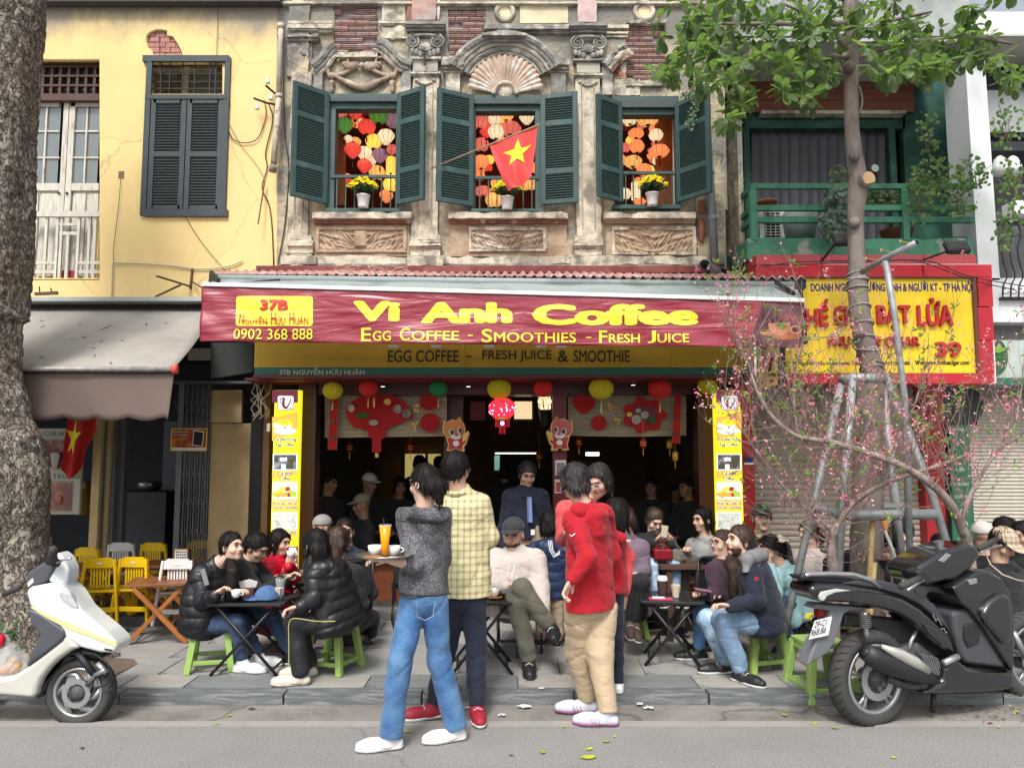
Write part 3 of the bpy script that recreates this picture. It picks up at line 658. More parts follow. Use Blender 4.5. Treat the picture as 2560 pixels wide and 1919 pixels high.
# pilasters with their capitals
def pilaster(xa,xb,cap_y,has_cap=True,seed=1,topbrick=False):
 rbx('pilaster_shaft',xa,cap_y+128,xb,590,.05,stucco_w,.006,seed=seed)
 rbx('pilaster_panel',xa+14,cap_y+150,xa+17,572,.058,ochre,.002);rbx('pilaster_panel',xb-17,cap_y+150,xb-14,572,.058,ochre,.002)
 moulding('pilaster_base',xa,xb,[(588,600,.07),(600,606,.09),(606,614,.11),(614,620,.085),(620,638,.07)],stucco_w,0,seed,.005)
 rbx('pilaster_plinth',xa-12,639,xb+12,664,.11,stucco_w,.009,seed=seed+3)
 if not has_cap:return
 w_=xb-xa;xm=(xa+xb)/2
 moulding('abacus',xa-8,xb+8,[(cap_y,cap_y+8,.15),(cap_y+8,cap_y+15,.13),(cap_y+15,cap_y+25,.10)],stone_d,0,seed+1,.006)
 rbx('capital_bell',xa-4,cap_y+26,xb+4,cap_y+88,.07,stone_d,.012,seed=seed+2)
 k=YW/F;v=MB()
 for sx in(-1,1):
  c=P(xm+sx*(w_/2-4),cap_y+52,YW-.09);pts=[]
  for i in range(26):
   a=i*.55;r=(19-i*.65)*k;pts.append(c+Vector((sx*math.cos(a-1.2)*r,-.012*i/26,-math.sin(a-1.2)*r)))
  v.tube(pts,[.014-.0003*i for i in range(26)],7)
 pts=[P(xm+dx,cap_y+36+(dx/30)**2*3,YW-.1)for dx in range(-28,29,7)];v.tube(pts,.018,7)
 for i in range(7):
  a=R(20+i*23.3);c=P(xm,cap_y+76,YW-.09);v.tube([c,c+Vector((math.cos(a)*.05,-.01,math.sin(a)*.05)),c+Vector((math.cos(a)*.085,-.005,math.sin(a)*.085))],[.006,.014,.009],6)
 for sx in(-1,1):
  for i in range(3):c=P(xm+sx*(12+i*10),cap_y+82-i*3,YW-.085);v.ball(c,(.026,.02,.04))
 v.build('volutes',stone_d,ch,smooth=True)
 moulding('astragal',xa-2,xb+2,[(cap_y+89,cap_y+95,.085),(cap_y+95,cap_y+100,.06)],stone_d,0,seed+4)
 rbx('neck_block',xa+2,cap_y+101,xb-2,cap_y+126,.055,mk('grey_stucco',(.42,.39,.33),.9,var=.3,bump=.5,bs=30),.004)
 moulding('neck_moulding',xa,xb,[(cap_y+127,cap_y+132,.08),(cap_y+132,cap_y+138,.06)],stucco_w,0,seed+5)
 g_=MB();
 for s_ in range(7):
  t=(s_-3)/3;g_.ball(P(xm+t*w_*.33,cap_y+158-(t*t)*9,YW-.06),(.02,.014,.016))
 g_.build('garland',stucco_w,ch,smooth=True)
pilaster(1030,1096,52,seed=11);pilaster(1440,1502,56,seed=12)
pilaster(724,774,52,False,13)
rbx('pilaster_shaft',720,0,772,190,.035,stucco,.012,seed=14);moulding('pilaster_cap',722,790,[(70,76,.06),(84,92,.09),(92,102,.06)],stone_d,0,15,.01)
rbx('pilaster_shaft',1740,180,1806,660,.04,stucco,.012,seed=16)
rbx('attic_pier',1030,-40,1090,50,.06,hb,.008,seed=17);rbx('attic_pier',1444,-40,1492,55,.06,mk('pink_stucco',(.50,.38,.36),.9,var=.3,bump=.6,bs=25),.006,seed=18)
rbx('attic_pier',1018,-40,1029,50,.03,redbrown);rbx('attic_pier',1092,-40,1100,50,.03,stucco_w)
# broken curved pediment over the left window
def band(nm,pts,r,mat,dy=-.05,seed=1,seg=8,amp=.006):
 o=MB().tube(tubeP(pts,r,dy),r,seg).build(nm,mat,ch);weather(o,amp,.05,22,seed);return o
def curve(pts,n=5):
 out=[]
 for i in range(len(pts)-1):
  p0=Vector(pts[max(i-1,0)]);p1=Vector(pts[i]);p2=Vector(pts[i+1]);p3=Vector(pts[min(i+2,len(pts)-1)])
  for k in range(n):t=k/n;out.append(tuple(.5*((2*p1)+(p2-p0)*t+(2*p0-5*p1+4*p2-p3)*t*t+(3*p1-p0-3*p2+p3)*t**3)))
 out.append(tuple(pts[-1]));return out
Lp=curve([(782,166),(802,150),(818,128),(832,112)]);Rp=curve([(944,104),(962,108),(985,130),(1008,152),(1030,160)])
for off,r,mt in((0,.045,stone_d),(12,.03,stone_d),(22,.022,stucco_w)):
 band('pediment_scroll',[(x+off*.6,y_+off)for x,y_ in Lp],r,mt,-.06+off*.001,off+1);band('pediment_scroll',[(x-off*.6,y_+off)for x,y_ in Rp],r,mt,-.06+off*.001,off+2)
rbx('pediment_pier',784,170,806,232,.06,stone_d,.01);rbx('pediment_pier',1002,168,1026,232,.06,stone_d,.01)
rbx('pediment_ledge',836,130,944,142,.05,stucco_w,.014)
rlf=MB();k=YW/F
for sx in(-1,1):
 for i in range(7):
  a=R(200+i*22);c=P(905+sx*26,158,YW-.02)
  rlf.tube([c,c+Vector((sx*math.cos(a)*-.05,-.03,math.sin(a)*.05)),c+Vector((sx*-math.cos(a)*.11,-.02,math.sin(a)*.085-.01))],[.012,.022,.012],6)
 c=P(905+sx*44,154,YW-.03);rlf.tube([c+Vector((sx*math.cos(a_)*(.07-a_*.01),0,math.sin(a_)*(.06-a_*.009)))for a_ in[q*.5 for q in range(12)]],.014,6)
 rlf.tube(tubeP(curve([(905+sx*14,168),(905+sx*50,186),(905+sx*80,190),(905+sx*86,172)]),0,-.03),.022,7)
 rlf.lathe([(.01,.05),(.034,.03),(.03,0),(.018,-.02),(.028,-.05),(.02,-.08),(.006,-.1)],P(905+sx*76,212,YW-.03),10)
 rlf.ball(P(905+sx*76,190,YW-.03),(.045,.03,.035))
rlf.ball(P(905,164,YW-.04),.03)
rlf.tube(tubeP(curve([(838,190),(862,204),(905,219),(948,204),(978,190)]),0,-.035),[.018,.02,.022,.024,.027,.03,.034,.036,.038,.04,.042,.04,.038,.036,.034,.03,.027,.024,.022,.02,.018],8)
o=rlf.build('garland_relief',mk('umber_stucco',(.34,.25,.19),.85,var=.35,vs=10,bump=.4,bs=40,col2=(.5,.44,.36),c2s=6),ch,smooth=True)
# round hood and shell over the middle window
cx,cy=1263,236
def arc(r,a0,a1,n=26,sy=1.0):return[(cx+r*math.cos(R(a)),cy-r*sy*math.sin(R(a)))for a in np.linspace(a0,a1,n)]
for r_,th,mt,dy in((150,.042,stone_d,-.12),(138,.035,stone_d,-.10),(126,.03,mk('grey_stucco',(.4,.37,.3)),-.08),(112,.03,stone_d,-.06),(102,.024,stucco_w,-.04)):
 o=MB().tube([P(x,y_,YW+dy)for x,y_ in arc(r_,28,152)],th,8).build('hood_moulding',mt,ch);weather(o,.006,.05,24,r_)
moulding('hood_cap',1216,1306,[(82,88,.2),(88,94,.17),(94,104,.14)],stone_d,0,33,.006)
for xa in(1112,1376):
 moulding('hood_block',xa,xa+40,[(140,148,.1),(148,162,.13),(162,170,.09)],stone_d,0,xa,.007);rbx('hood_pier',xa+2,171,xa+38,234,.06,stone_d if xa>1200 else stucco_w,.008,seed=xa)
 moulding('hood_pier_cap',xa,xa+40,[(166,172,.1),(176,181,.075)],stucco_w,0,xa+2,.004)
shl=MB();n=19;R0,R1=28*k,94*k
cc=P(cx,236,YW)
def shellp(u,v):
 a=R(4+172*u);f=abs(math.sin(u*n*math.pi));r=R0+(R1-R0)*v+(v>.97)*.012*f
 d=.09*math.sin(v*math.pi*.5)*.6+.02*f*v;return(cc.x+math.cos(a)*r,YW-.004-d-.01,cc.z+math.sin(a)*r)
shl.grid(n*8,10,shellp);o=shl.build('shell_relief',mk('shell_stucco',(.56,.42,.33),.85,var=.35,vs=9,bump=.4,bs=40,col2=(.66,.62,.55),c2s=5,c2lo=.5,c2hi=.55),ch,smooth=True)
MB().tube([P(x,y_,YW-.06)for x,y_ in arc(29,0,180)],.022,8).ball(P(cx,233,YW-.02),(.085,.05,.07)).build('shell_boss',stucco_w,ch,smooth=True)
# broken arch over the right window
for off,r,mt in((0,.045,stone_d),(13,.035,stucco_w),(24,.025,redbrown)):band('pediment_scroll',[(x+off*.7,y_+off*.7)for x,y_ in curve([(1512,164),(1526,146),(1548,126),(1566,118)])],r,mt,-.06,off+5,amp=.012)
rbx('broken_stucco',1540,150,1566,196,.03,redbrown,.03);rbx('pediment_pier',1506,168,1532,236,.05,stone_d,.012)
rbx('lintel_ledge',1566,202,1700,214,.04,stucco_w,.014);rbx('broken_stucco',1536,196,1600,238,.02,stucco_w,.02)
moulding('ledge',1580,1662,[(50,58,.06)],stone_d,0,61,.015)
rbx('loose_stucco',722,110,780,170,.02,mk('grey_rubble',(.25,.2,.19),.95,var=.4,vs=12,bump=.9,bs=25),.03);rbx('loose_stucco',950,66,1012,98,.02,stucco_w,.02)
# ledges and panels under the windows
for(xa,xb,px0,px1,py0,py1,sd)in((780,1028,797,1008,574,624,1),(1121,1421,1180,1358,575,622,2),(1511,1740,1538,1732,574,630,3)):
 rbx('window_ledge',xa,530,xb,545,.12,stucco_w,.008,seed=sd)
 moulding('ledge_moulding',xa+6,xb-6,[(545.5,552,.08),(552,558,.06)],redbrown if sd!=3 else ochre,0,sd)
 rbx('apron',xa+4,559,xb-4,640,.02,ochre,.006,seed=sd)
 for q in((px0-8,py0-8,px1+8,py0),(px0-8,py1,px1+8,py1+6),(px0-8,py0,px0,py1),(px1,py0,px1+8,py1)):rbx('panel_moulding',*q,.045,ochre if sd==1 else stucco_w,.005 if sd<3 else .012)
 def rel(u,v,xa=px0,xb=px1,ya=py0,yb=py1,sd=sd):
  p=P(xa+(xb-xa)*u,ya+(yb-ya)*v,YW);q=abs(u-.5)*2
  hgt=.02*max(0,math.sin(q*26+6*math.sin(v*7+q*9)))*math.sin(math.pi*v)+.012*math.sin(v*19+q*31)*math.sin(u*40)
  if sd==1 and q<.16:hgt=.03*(1-(q/.16)**4)*(1 if .12<v<.9 else 0)
  p.y=YW-.022-max(-.004,hgt);return p
 MB().grid(110,30,rel).build('panel_relief',MATS['umber_stucco']if sd==2 else ochre,ch,smooth=True)
rbx('base_course',704,640,1770,660,.05,stucco_w,.018,seed=77);moulding('base_ledge',700,1790,[(660,668,.09)],stone_d,0,78,.008)
rbx('pilaster_foot',712,600,782,632,.08,stucco_w,.008);rbx('pilaster_foot',702,640,790,660,.12,stucco_w,.008)
# ----- windows, shutters, lantern rooms
def window(fr,inn,header2=None):
 x0,y0,x1,y1=fr;a0,b0,a1,b1=inn;f=MB()
 f.pbox(x0,y0,x1,b0-18,YW-.05,.1).pbox(x0,b0-18,x1,b0,YW-.015,.12).pbox(x0,b0,a0,y1,YW-.03,.14).pbox(a1,b0,x1,y1,YW-.03,.14).pbox(x0-4,b1,x1+4,y1+6,YW-.08,.2)
 o=f.build('window_frame',green_sh,ch,bevel=.004)
 MB().pbox(x0+6,y0+10,x1-6,b0-19,YW-.056,.01).build('header_panel',grey_sh,o)
 return o
window((818,234,995,523),(837,272,989,520));window((1181,238,1352,523),(1188,278,1338,521));window((1536,240,1698,515),(1551,287,1692,511))
def rail(x0,x1,yr,yb,n):
 m=MB().pbox(x0,yr,x1,yr+7,YW-.045,.03)
 for i in range(n):x=x0+(x1-x0)*(i+.7)/(n+.4);m.pbox(x-1.4,yr+7,x+1.4,yb,YW-.036,.012)
 m.build('window_rail',green_sh,ch)
rail(826,992,437,522,7);rail(1184,1345,440,522,7);rail(1551,1694,428,512,7)
def shutter(hx,yt,yb,W_,ang,side,n=(9,17,10)):
 hp=P(hx,(yt+yb)/2,YW-.055);z1=P(0,yt,YW).z;z0=P(0,yb,YW).z
 rt=bpy.data.objects.new('shutter',None);rt.empty_display_size=.1;COL.objects.link(rt);rt.parent=ch;rt.location=Vector((hp.x,hp.y,0))+Vector(OFF['cafe_house'])
 rt.rotation_euler=(0,0,-side*R(ang));OFF[rt.name]=(0,0,0);H=z1-z0;s=side;fw=.05
 m=MB();t=.035
 def bx(a,b,c,d):m.box(s*a,s*b,-t,0,z0+c,z0+d)
 tot=sum(n);gaps=.06;usable=H-2*fw-2*gaps;bx(0,fw,0,H);bx(W_-fw,W_,0,H);bx(fw,W_-fw,0,fw);bx(fw,W_-fw,H-fw,H)
 z=fw;segs=[]
 for i,k_ in enumerate(n[::-1]):
  h_=usable*k_/tot;segs.append((z,z+h_,k_));z+=h_
  if i<2:bx(fw,W_-fw,z,z+gaps);z+=gaps
 m.build('leaf_frame',green_sh,rt,bevel=.003)
 for(a,b,k_)in segs:slats(rt,0,0,0,0,-t/2,k_,green_sh,R(-35),.03,.3,z=(min(s*fw,s*(W_-fw)),max(s*fw,s*(W_-fw)),z0+a,z0+b))
 MB().box(s*.02,s*(W_-.02),-t+.002,-.033,z0+.01,z0+.012).build('hook',iron,rt)
 return rt
shutter(817,240,516,.40,42,-1);shutter(996,242,518,.35,30,1);shutter(1181,247,522,.40,26,-1);shutter(1353,246,518,.385,12,1)
shutter(1552,264,512,.345,35,-1);shutter(1694,266,512,.42,50,1)
warm=mk('lantern_room_wall',(.26,.11,.05),.85,var=.1)
lr=thing('lantern_room','warm brown upstairs room behind the lantern windows','room',(0,9.4,0))
zb,zt=P(0,560,8).z,P(0,200,8).z+.3
MB().box(-2.25,2.1,10.4,10.5,zb,zt).box(-2.3,-2.25,8.02,10.5,zb,zt).box(2.1,2.15,8.02,10.5,zb,zt).box(-2.3,2.15,8.16,10.5,zb-.05,zb).box(-2.3,2.15,8.16,10.5,zt,zt+.05).build('wall',warm,lr)
MB().pbox(1640,290,1700,512,8.5,.05).pbox(836,350,862,512,8.4,.04).each('door_panel',mk('orange_wood',(.45,.17,.06),.6),lr)
MB().pbox(837,272,842,521,8.0,.03).pbox(1683,288,1688,512,8.0,.03).each('curtain_rail',white_wd,lr)
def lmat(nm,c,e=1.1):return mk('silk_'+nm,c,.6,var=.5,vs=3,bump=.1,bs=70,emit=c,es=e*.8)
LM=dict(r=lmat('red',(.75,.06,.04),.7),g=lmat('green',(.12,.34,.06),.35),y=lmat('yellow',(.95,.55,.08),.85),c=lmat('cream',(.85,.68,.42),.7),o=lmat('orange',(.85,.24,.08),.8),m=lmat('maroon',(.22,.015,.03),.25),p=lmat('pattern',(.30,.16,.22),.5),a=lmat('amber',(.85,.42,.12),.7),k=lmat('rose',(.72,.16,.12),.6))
PRO=dict(onion=[(.2,1),(.72,.8),(.98,.42),(.98,.1),(.7,-.35),(.35,-.75),(.16,-1)],round=[(.25,.86),(.72,.66),(1,.2),(1,-.2),(.72,-.66),(.25,-.86)],disc=[(.22,.6),(.75,.5),(1.06,.15),(1.06,-.15),(.75,-.5),(.22,-.6)],cyl=[(.68,1.15),(.72,1.1),(.72,-1.1),(.68,-1.15)],dia=[(.2,.95),(.95,.1),(.98,0),(.2,-1)])
def lantern_protos():
 out={}
 for nm,pf in PRO.items():
  m=MB();nr=10;pts=curve([(a,b)for a,b in pf],3);seg=nr*3;V=[];Fc=[]
  for r,z in pts:
   for q in range(seg):
    a=2*math.pi*q/seg;rr_=r*(1-(.05 if nm!='cyl' else 0)*(1-abs(math.cos(a*nr/2))));V.append((rr_*math.cos(a),rr_*math.sin(a),z))
  for i in range(len(pts)-1):
   for q in range(seg):Fc.append((i*seg+q,i*seg+(q+1)%seg,(i+1)*seg+(q+1)%seg,(i+1)*seg+q))
  m.add(V,Fc);sh=m.mesh('shade',True);sh.materials.append(LM['r'])
  rb=MB()
  for q in range(nr):a=2*math.pi*q/nr;rb.tube([(r*1.015*math.cos(a),r*1.015*math.sin(a),z)for r,z in pts[::2]+[pts[-1]]],.022,4,False)
  rm=rb.mesh('ribs');rm.materials.append(brown_wd)
  zt_=pts[0][1];zb_=pts[-1][1];cp=MB().lathe([(.26,zt_-.02),(.26,zt_+.1),(.1,zt_+.16)],(0,0,0),10).lathe([(.24,zb_+.02),(.24,zb_-.08),(.06,zb_-.16),(.05,zb_-.5),(.09,zb_-.52),(.08,zb_-1.0)],(0,0,0),8).tube([(0,0,zt_+.1),(0,0,zt_+6)],.02,4)
  cm=cp.mesh('cap');cm.materials.append(mk('lantern_cap',(.03,.012,.01),.6));out[nm]=(sh,rm,cm)
 return out
LPRO=lantern_protos()
CN=dict(r='red',g='green',y='yellow',c='cream',o='orange',m='maroon',p='dark patterned',a='amber',k='rose red');SN=dict(onion='onion shaped',round='round',disc='flattened',cyl='cylinder',dia='diamond shaped')
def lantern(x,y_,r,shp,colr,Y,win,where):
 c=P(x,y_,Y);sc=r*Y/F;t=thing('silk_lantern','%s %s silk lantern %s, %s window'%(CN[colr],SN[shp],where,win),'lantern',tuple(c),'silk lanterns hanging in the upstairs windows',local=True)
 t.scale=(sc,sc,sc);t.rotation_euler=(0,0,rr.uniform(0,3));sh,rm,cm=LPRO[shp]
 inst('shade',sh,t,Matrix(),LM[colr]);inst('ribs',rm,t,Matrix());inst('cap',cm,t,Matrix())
L1=[(848,280,20,'round','k',8.7,'at the top left'),(888,283,20,'onion','r',8.6,'at the top beside the left corner'),(920,278,26,'disc','m',8.7,'at the top centre'),(947,288,25,'round','g',8.5,'at the top right of centre'),(982,300,26,'onion','p',8.6,'at the top right corner'),(861,316,22,'onion','g',8.15,'under the top left corner'),(917,318,22,'round','r',8.2,'under the top centre'),(965,345,22,'onion','c',8.25,'right of the middle'),(934,354,21,'round','y',8.4,'in the very middle'),(870,350,12,'onion','c',8.7,'small, left of the middle'),(882,378,22,'onion','r',8.15,'left, below the middle'),(911,386,20,'onion','c',8.3,'below the middle'),(950,391,20,'onion','p',8.3,'right, below the middle'),(979,376,15,'onion','k',8.8,'at the right edge'),(911,417,19,'onion','r',8.2,'low in the centre'),(943,432,21,'round','a',8.6,'low, just above the rail'),(977,415,17,'cyl','y',8.4,'low at the right edge'),(977,462,20,'round','y',8.5,'behind the rail at the right'),(966,492,18,'onion','o',8.8,'lowest right'),(888,300,13,'cyl','o',9.2,'far back at the upper left')]
L2=[(1198,302,24,'round','k',8.3,'at the top left corner'),(1236,302,18,'onion','c',8.5,'at the top centre'),(1265,290,18,'disc','a',8.6,'at the top right of centre'),(1317,296,20,'onion','c',8.3,'at the top right corner'),(1276,322,26,'disc','k',8.7,'right under the top'),(1216,330,19,'onion','r',8.4,'left, second row'),(1240,330,21,'round','c',8.2,'beside the flag pole'),(1203,362,20,'round','k',8.5,'at the left edge above the pole'),(1203,405,20,'round','o',8.3,'at the left edge of the flag'),(1222,420,10,'round','r',8.8,'small and glowing left of the flag'),(1200,440,13,'round','o',8.5,'small, above the rail at the left'),(1207,478,20,'disc','k',8.6,'behind the rail at the left'),(1235,500,22,'round','a',8.5,'lowest left'),(1240,458,14,'round','a',8.9,'behind the flower pot'),(1322,458,22,'round','a',8.7,'behind the rail at the right'),(1330,420,16,'round','o',8.9,'right of the flag'),(1300,360,18,'round','k',9,'behind the flag'),(1325,345,16,'cyl','o',9.2,'right edge behind the flag')]
L3=[(1620,298,26,'disc','a',8.5,'at the top centre'),(1575,300,18,'disc','c',8.8,'at the top left'),(1650,296,15,'disc','o',8.9,'at the top right of centre'),(1590,334,19,'disc','o',8.3,'left, second row'),(1640,338,18,'round','c',8.4,'right, second row'),(1665,330,14,'round','y',8.9,'far right, second row'),(1592,366,19,'round','o',8.3,'left of the middle'),(1648,378,24,'disc','o',8.3,'right of the middle'),(1562,370,14,'round','k',8.7,'at the left edge'),(1582,404,22,'disc','a',8.4,'left, fourth row'),(1643,402,13,'round','c',8.8,'under the right middle lantern'),(1556,400,15,'dia','o',8.6,'at the left edge below the middle'),(1610,428,19,'onion','o',8.5,'just above the rail'),(1561,485,17,'round','c',8.6,'behind the rail at the left'),(1590,478,17,'cyl','c',8.7,'behind the rail left of the pot'),(1600,505,16,'dia','o',8.7,'lowest, left of the pot'),(1565,315,16,'onion','m',9,'dark one at the upper left')]
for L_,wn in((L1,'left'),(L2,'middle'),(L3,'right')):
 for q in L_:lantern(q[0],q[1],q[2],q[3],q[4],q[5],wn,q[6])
rb3=random.Random(44)
for wn,(xa,xb,ya,yb)in(('left',(850,980,285,500)),('middle',(1200,1330,290,500)),('right',(1560,1640,300,490))):
 for i in range(11):
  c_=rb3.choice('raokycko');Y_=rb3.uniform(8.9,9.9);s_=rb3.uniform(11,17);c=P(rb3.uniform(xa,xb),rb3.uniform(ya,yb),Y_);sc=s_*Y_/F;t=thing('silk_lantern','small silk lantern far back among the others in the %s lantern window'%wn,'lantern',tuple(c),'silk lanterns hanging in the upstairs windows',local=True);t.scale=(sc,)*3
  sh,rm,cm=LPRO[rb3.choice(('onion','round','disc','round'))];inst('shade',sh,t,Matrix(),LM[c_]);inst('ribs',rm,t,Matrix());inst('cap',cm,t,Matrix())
  # chrysanthemum pots
petal=mk('chrysanthemum_yellow',(.88,.74,.02),.6,var=.2,vs=40,bump=0);leafg=mk('pot_leaf_green',(.05,.10,.035),.7,var=.4,vs=30,bump=0)
pot_w=mk('white_plastic',(.74,.74,.72),.45,var=.05,bump=0)
for i,(x,y_,lab)in enumerate(((908,505,'yellow chrysanthemums in a white pot on the left window sill'),(1268,510,'yellow chrysanthemums in a white pot below the flag'),(1631,500,'yellow chrysanthemums in a white pot on the right window sill'))):
 Yp=YW-.12;c=P(x,y_+14,Yp);t=thing('flower_pot',lab,'flower pot',tuple(c),'chrysanthemum pots on the window sills')
 k_=Yp/F;prof=[(.05,0),(.052,.005),(.066,.115),(.072,.118),(.072,.128),(.06,.128)];MB().lathe(prof,c,20).build('pot',pot_w,t,smooth=True)
 r7=random.Random(i+30);lv=MB();fl=MB()
 for _ in range(260):
  a,b,q=r7.uniform(0,6.28),r7.uniform(0,1.3),r7.uniform(.4,1);p=c+Vector((math.cos(a)*math.sin(b)*.15*q,math.sin(a)*math.sin(b)*.1*q,.15+math.cos(b)*.10*q));d=Vector((r7.uniform(-1,1),r7.uniform(-1,1),r7.uniform(-.6,.8))).normalized()*.03;e_=d.orthogonal().normalized()*.01
  lv.add([p-d,p+e_,p+d,p-e_],[(0,1,2,3)])
 for _ in range(120):
  a,q=r7.uniform(0,6.28),math.sqrt(r7.uniform(0,1));p=c+Vector((math.cos(a)*.155*q,math.sin(a)*.11*q-.03,.30-.10*q*q+r7.uniform(-.008,.008)));nn=9;rad=r7.uniform(.015,.023)
  tilt=Matrix.Rotation(r7.uniform(.2,1.2),3,'X')@Matrix.Rotation(r7.uniform(-.5,.5),3,'Y')
  V=[p+tilt@Vector((0,0,.004))]
  for j in range(nn*2):aa=math.pi*j/nn;rd=rad*(1 if j%2 else .62);V.append(p+tilt@Vector((math.cos(aa)*rd,math.sin(aa)*rd,.006 if j%2 else-.002)))
  fl.add(V,[(0,1+j,1+(j+1)%(nn*2))for j in range(nn*2)])
 lv.build('leaves',leafg,t,kind='stuff');fl.build('blossoms',petal,t,kind='stuff')
 # flag on its stick
pole=thing('red_flag','red flag with a yellow star hanging from a stick in front of the middle window','flag',tuple(P(1280,380,7.1)))
pa,pb=P(1078,421,7.62),P(1350,311,7.0)
MB().tube([pa,pb],.008,8).build('stick',mk('bamboo_stick',(.35,.24,.15),.7),pole,smooth=True)
flagm=mk('flag_red',(.78,.055,.05),.65,var=.06,bump=.08,bs=12,sheen=.2);starm=mk('star_yellow',(.95,.72,.03),.6,var=.04,bump=0)
tlp,trp=pa.lerp(pb,.555),pa.lerp(pb,.975);blp,brp=P(1272,474,7.16),P(1328,442,7.06)
def flg(u,v,off=0):
 top=tlp.lerp(trp,u);top.z-=.015*math.sin(math.pi*u);bot=blp.lerp(brp,u);bot.z-=.03*math.sin(math.pi*u);p=top.lerp(bot,v);p.x-=.05*v*(1-v)*(1-u)-.03*v*(1-v)*u
 p.y+=.03*math.sin(u*9+v*2)*(.3+v)+.012*math.sin(u*21-v*5)*v-off;return p
MB().grid(50,50,flg).build('cloth',flagm,pole,smooth=True)
def star_grid(name,fn,uc,vc,ru,rv,mat,parent,rot=0,ns=6):
 m=MB();pts=[]
 for i in range(10):a=R(-90+36*i+rot);q=1 if i%2==0 else .40;pts.append((uc+ru*q*math.cos(a),vc+rv*q*math.sin(a)))
 for i in range(10):
  a,b=pts[i],pts[(i+1)%10];V=[];Fc=[]
  for j in range(ns+1):
   for k_ in range(ns+1):
    s_=j/ns;t_=k_/ns;ex=(a[0]+(b[0]-a[0])*t_,a[1]+(b[1]-a[1])*t_);V.append(fn(uc+(ex[0]-uc)*s_,vc+(ex[1]-vc)*s_))
  for j in range(ns):
   for k_ in range(ns):Fc.append((j*(ns+1)+k_,(j+1)*(ns+1)+k_,(j+1)*(ns+1)+k_+1,j*(ns+1)+k_+1))
  m.add(V,Fc)
 m.v=[tuple(v)for v in m.v];o=m.build(name,mat,parent,smooth=True);return o
star_grid('star',lambda u,v:flg(u,v,.006),.55,.36,.36,.26,starm,pole,8)
# second flag, hanging by the left shop
fl2=thing('red_flag','red flag with a yellow star hanging folded under the grey awning','flag',tuple(P(190,1100,7.6)))
def flg2(u,v,off=0):
 a=P(170+62*u,1030,7.62);b=P(152+48*u,1172+26*math.sin(math.pi*min(1,u*1.05)),7.62);p=a.lerp(b,v);p.x+=.1*math.sin(math.pi*min(v*1.6,1))*u*u*.5;p.y+=.03*math.sin(u*8)-off;return p
MB().grid(30,30,flg2).build('cloth',mk('flag_red_deep',(.50,.01,.012),.7,var=.08,bump=0),fl2,smooth=True)
star_grid('star',lambda u,v:flg2(u,v,.006),.34,.40,.34,.3,starm,fl2,0)
# wall fittings: grey downpipe at the right corner
o=thing('downpipe','grey plastic downpipe at the right corner of the stucco front','pipe',tuple(P(1780,430,YW-.1)))
MB().tube([P(1762,215,YW-.12),P(1766,300,YW-.12),P(1774,430,YW-.12),P(1787,664,YW-.12)],.042,14).build('pipe',pvc,o,smooth=True);MB().tube([P(1773,425,YW-.12),P(1774.5,437,YW-.12)],.05,14).tube([P(1781,540,YW-.12),P(1782,552,YW-.12)],.05,14).each('collar',pvc,o,smooth=True)
MB().tube([P(1792,682,YW-.15),P(1760,661,7.3)],.05,14,False).build('elbow',pvc,o,smooth=True)
o=MB().pbox(1746,500,1762,532,YW-.06,.04).lathe([(.02,0),(.034,-.03),(.03,-.08),(.04,-.14),(.02,-.24),(.005,-.26)],P(1753,545,YW-.06),10).build('clay_pendant',mk('terracotta',(.28,.10,.06),.85,var=.3));tag(o,'terracotta wall ornament beside the grey downpipe','ornament')
o=MB().tube([P(1060,130,YW-.12),P(1061,162,YW-.14)],.013,6).build('iron_hook',iron);tag(o,'black iron hook on the capital between the left and middle windows','hook')
# creeper leaves by the right window
cl=thing('hanging_creeper','green creeper hanging over the right shutter near the downpipe','plant',tuple(P(1735,280,7.6)));r9=random.Random(5)
MB().tube([P(1750,220,7.55),P(1738,260,7.45),P(1728,310,7.42)],.003,4).tube([P(1745,230,7.55),P(1710,240,7.5)],.003,4).build('stem',leafg,cl)
lv=MB()
def leaf(m,p,L_,wd,r,up=.0):
 d=Vector((r.uniform(-1,1),r.uniform(-.6,.6),r.uniform(-1,.5)+up)).normalized()*L_;s_=d.cross(Vector((r.uniform(-.4,.4),-1,r.uniform(-.5,.5)))).normalized()*wd;n_=s_.cross(d).normalized()*L_*.08
 m.add([p,p+d*.35+s_-n_,p+d*.75+s_*.75-n_,p+d,p+d*.75-s_*.75-n_,p+d*.35-s_-n_,p+d*.5+n_*.2],[(0,1,6),(1,2,6),(2,3,6),(3,4,6),(4,5,6),(5,0,6)])
for _ in range(90):
 t=r9.random();x=1748-25*t+r9.uniform(-9,9);y_=225+95*t+r9.uniform(-6,6);leaf(lv,P(x,y_,7.45+r9.uniform(-.05,.05)),.035,.014,r9)
for _ in range(40):leaf(lv,P(r9.uniform(1700,1755),r9.uniform(232,244),7.5),.03,.012,r9)
lv.build('leaves',mk('creeper_green',(.10,.18,.10),.7,var=.4,vs=20,bump=0),cl,kind='stuff')
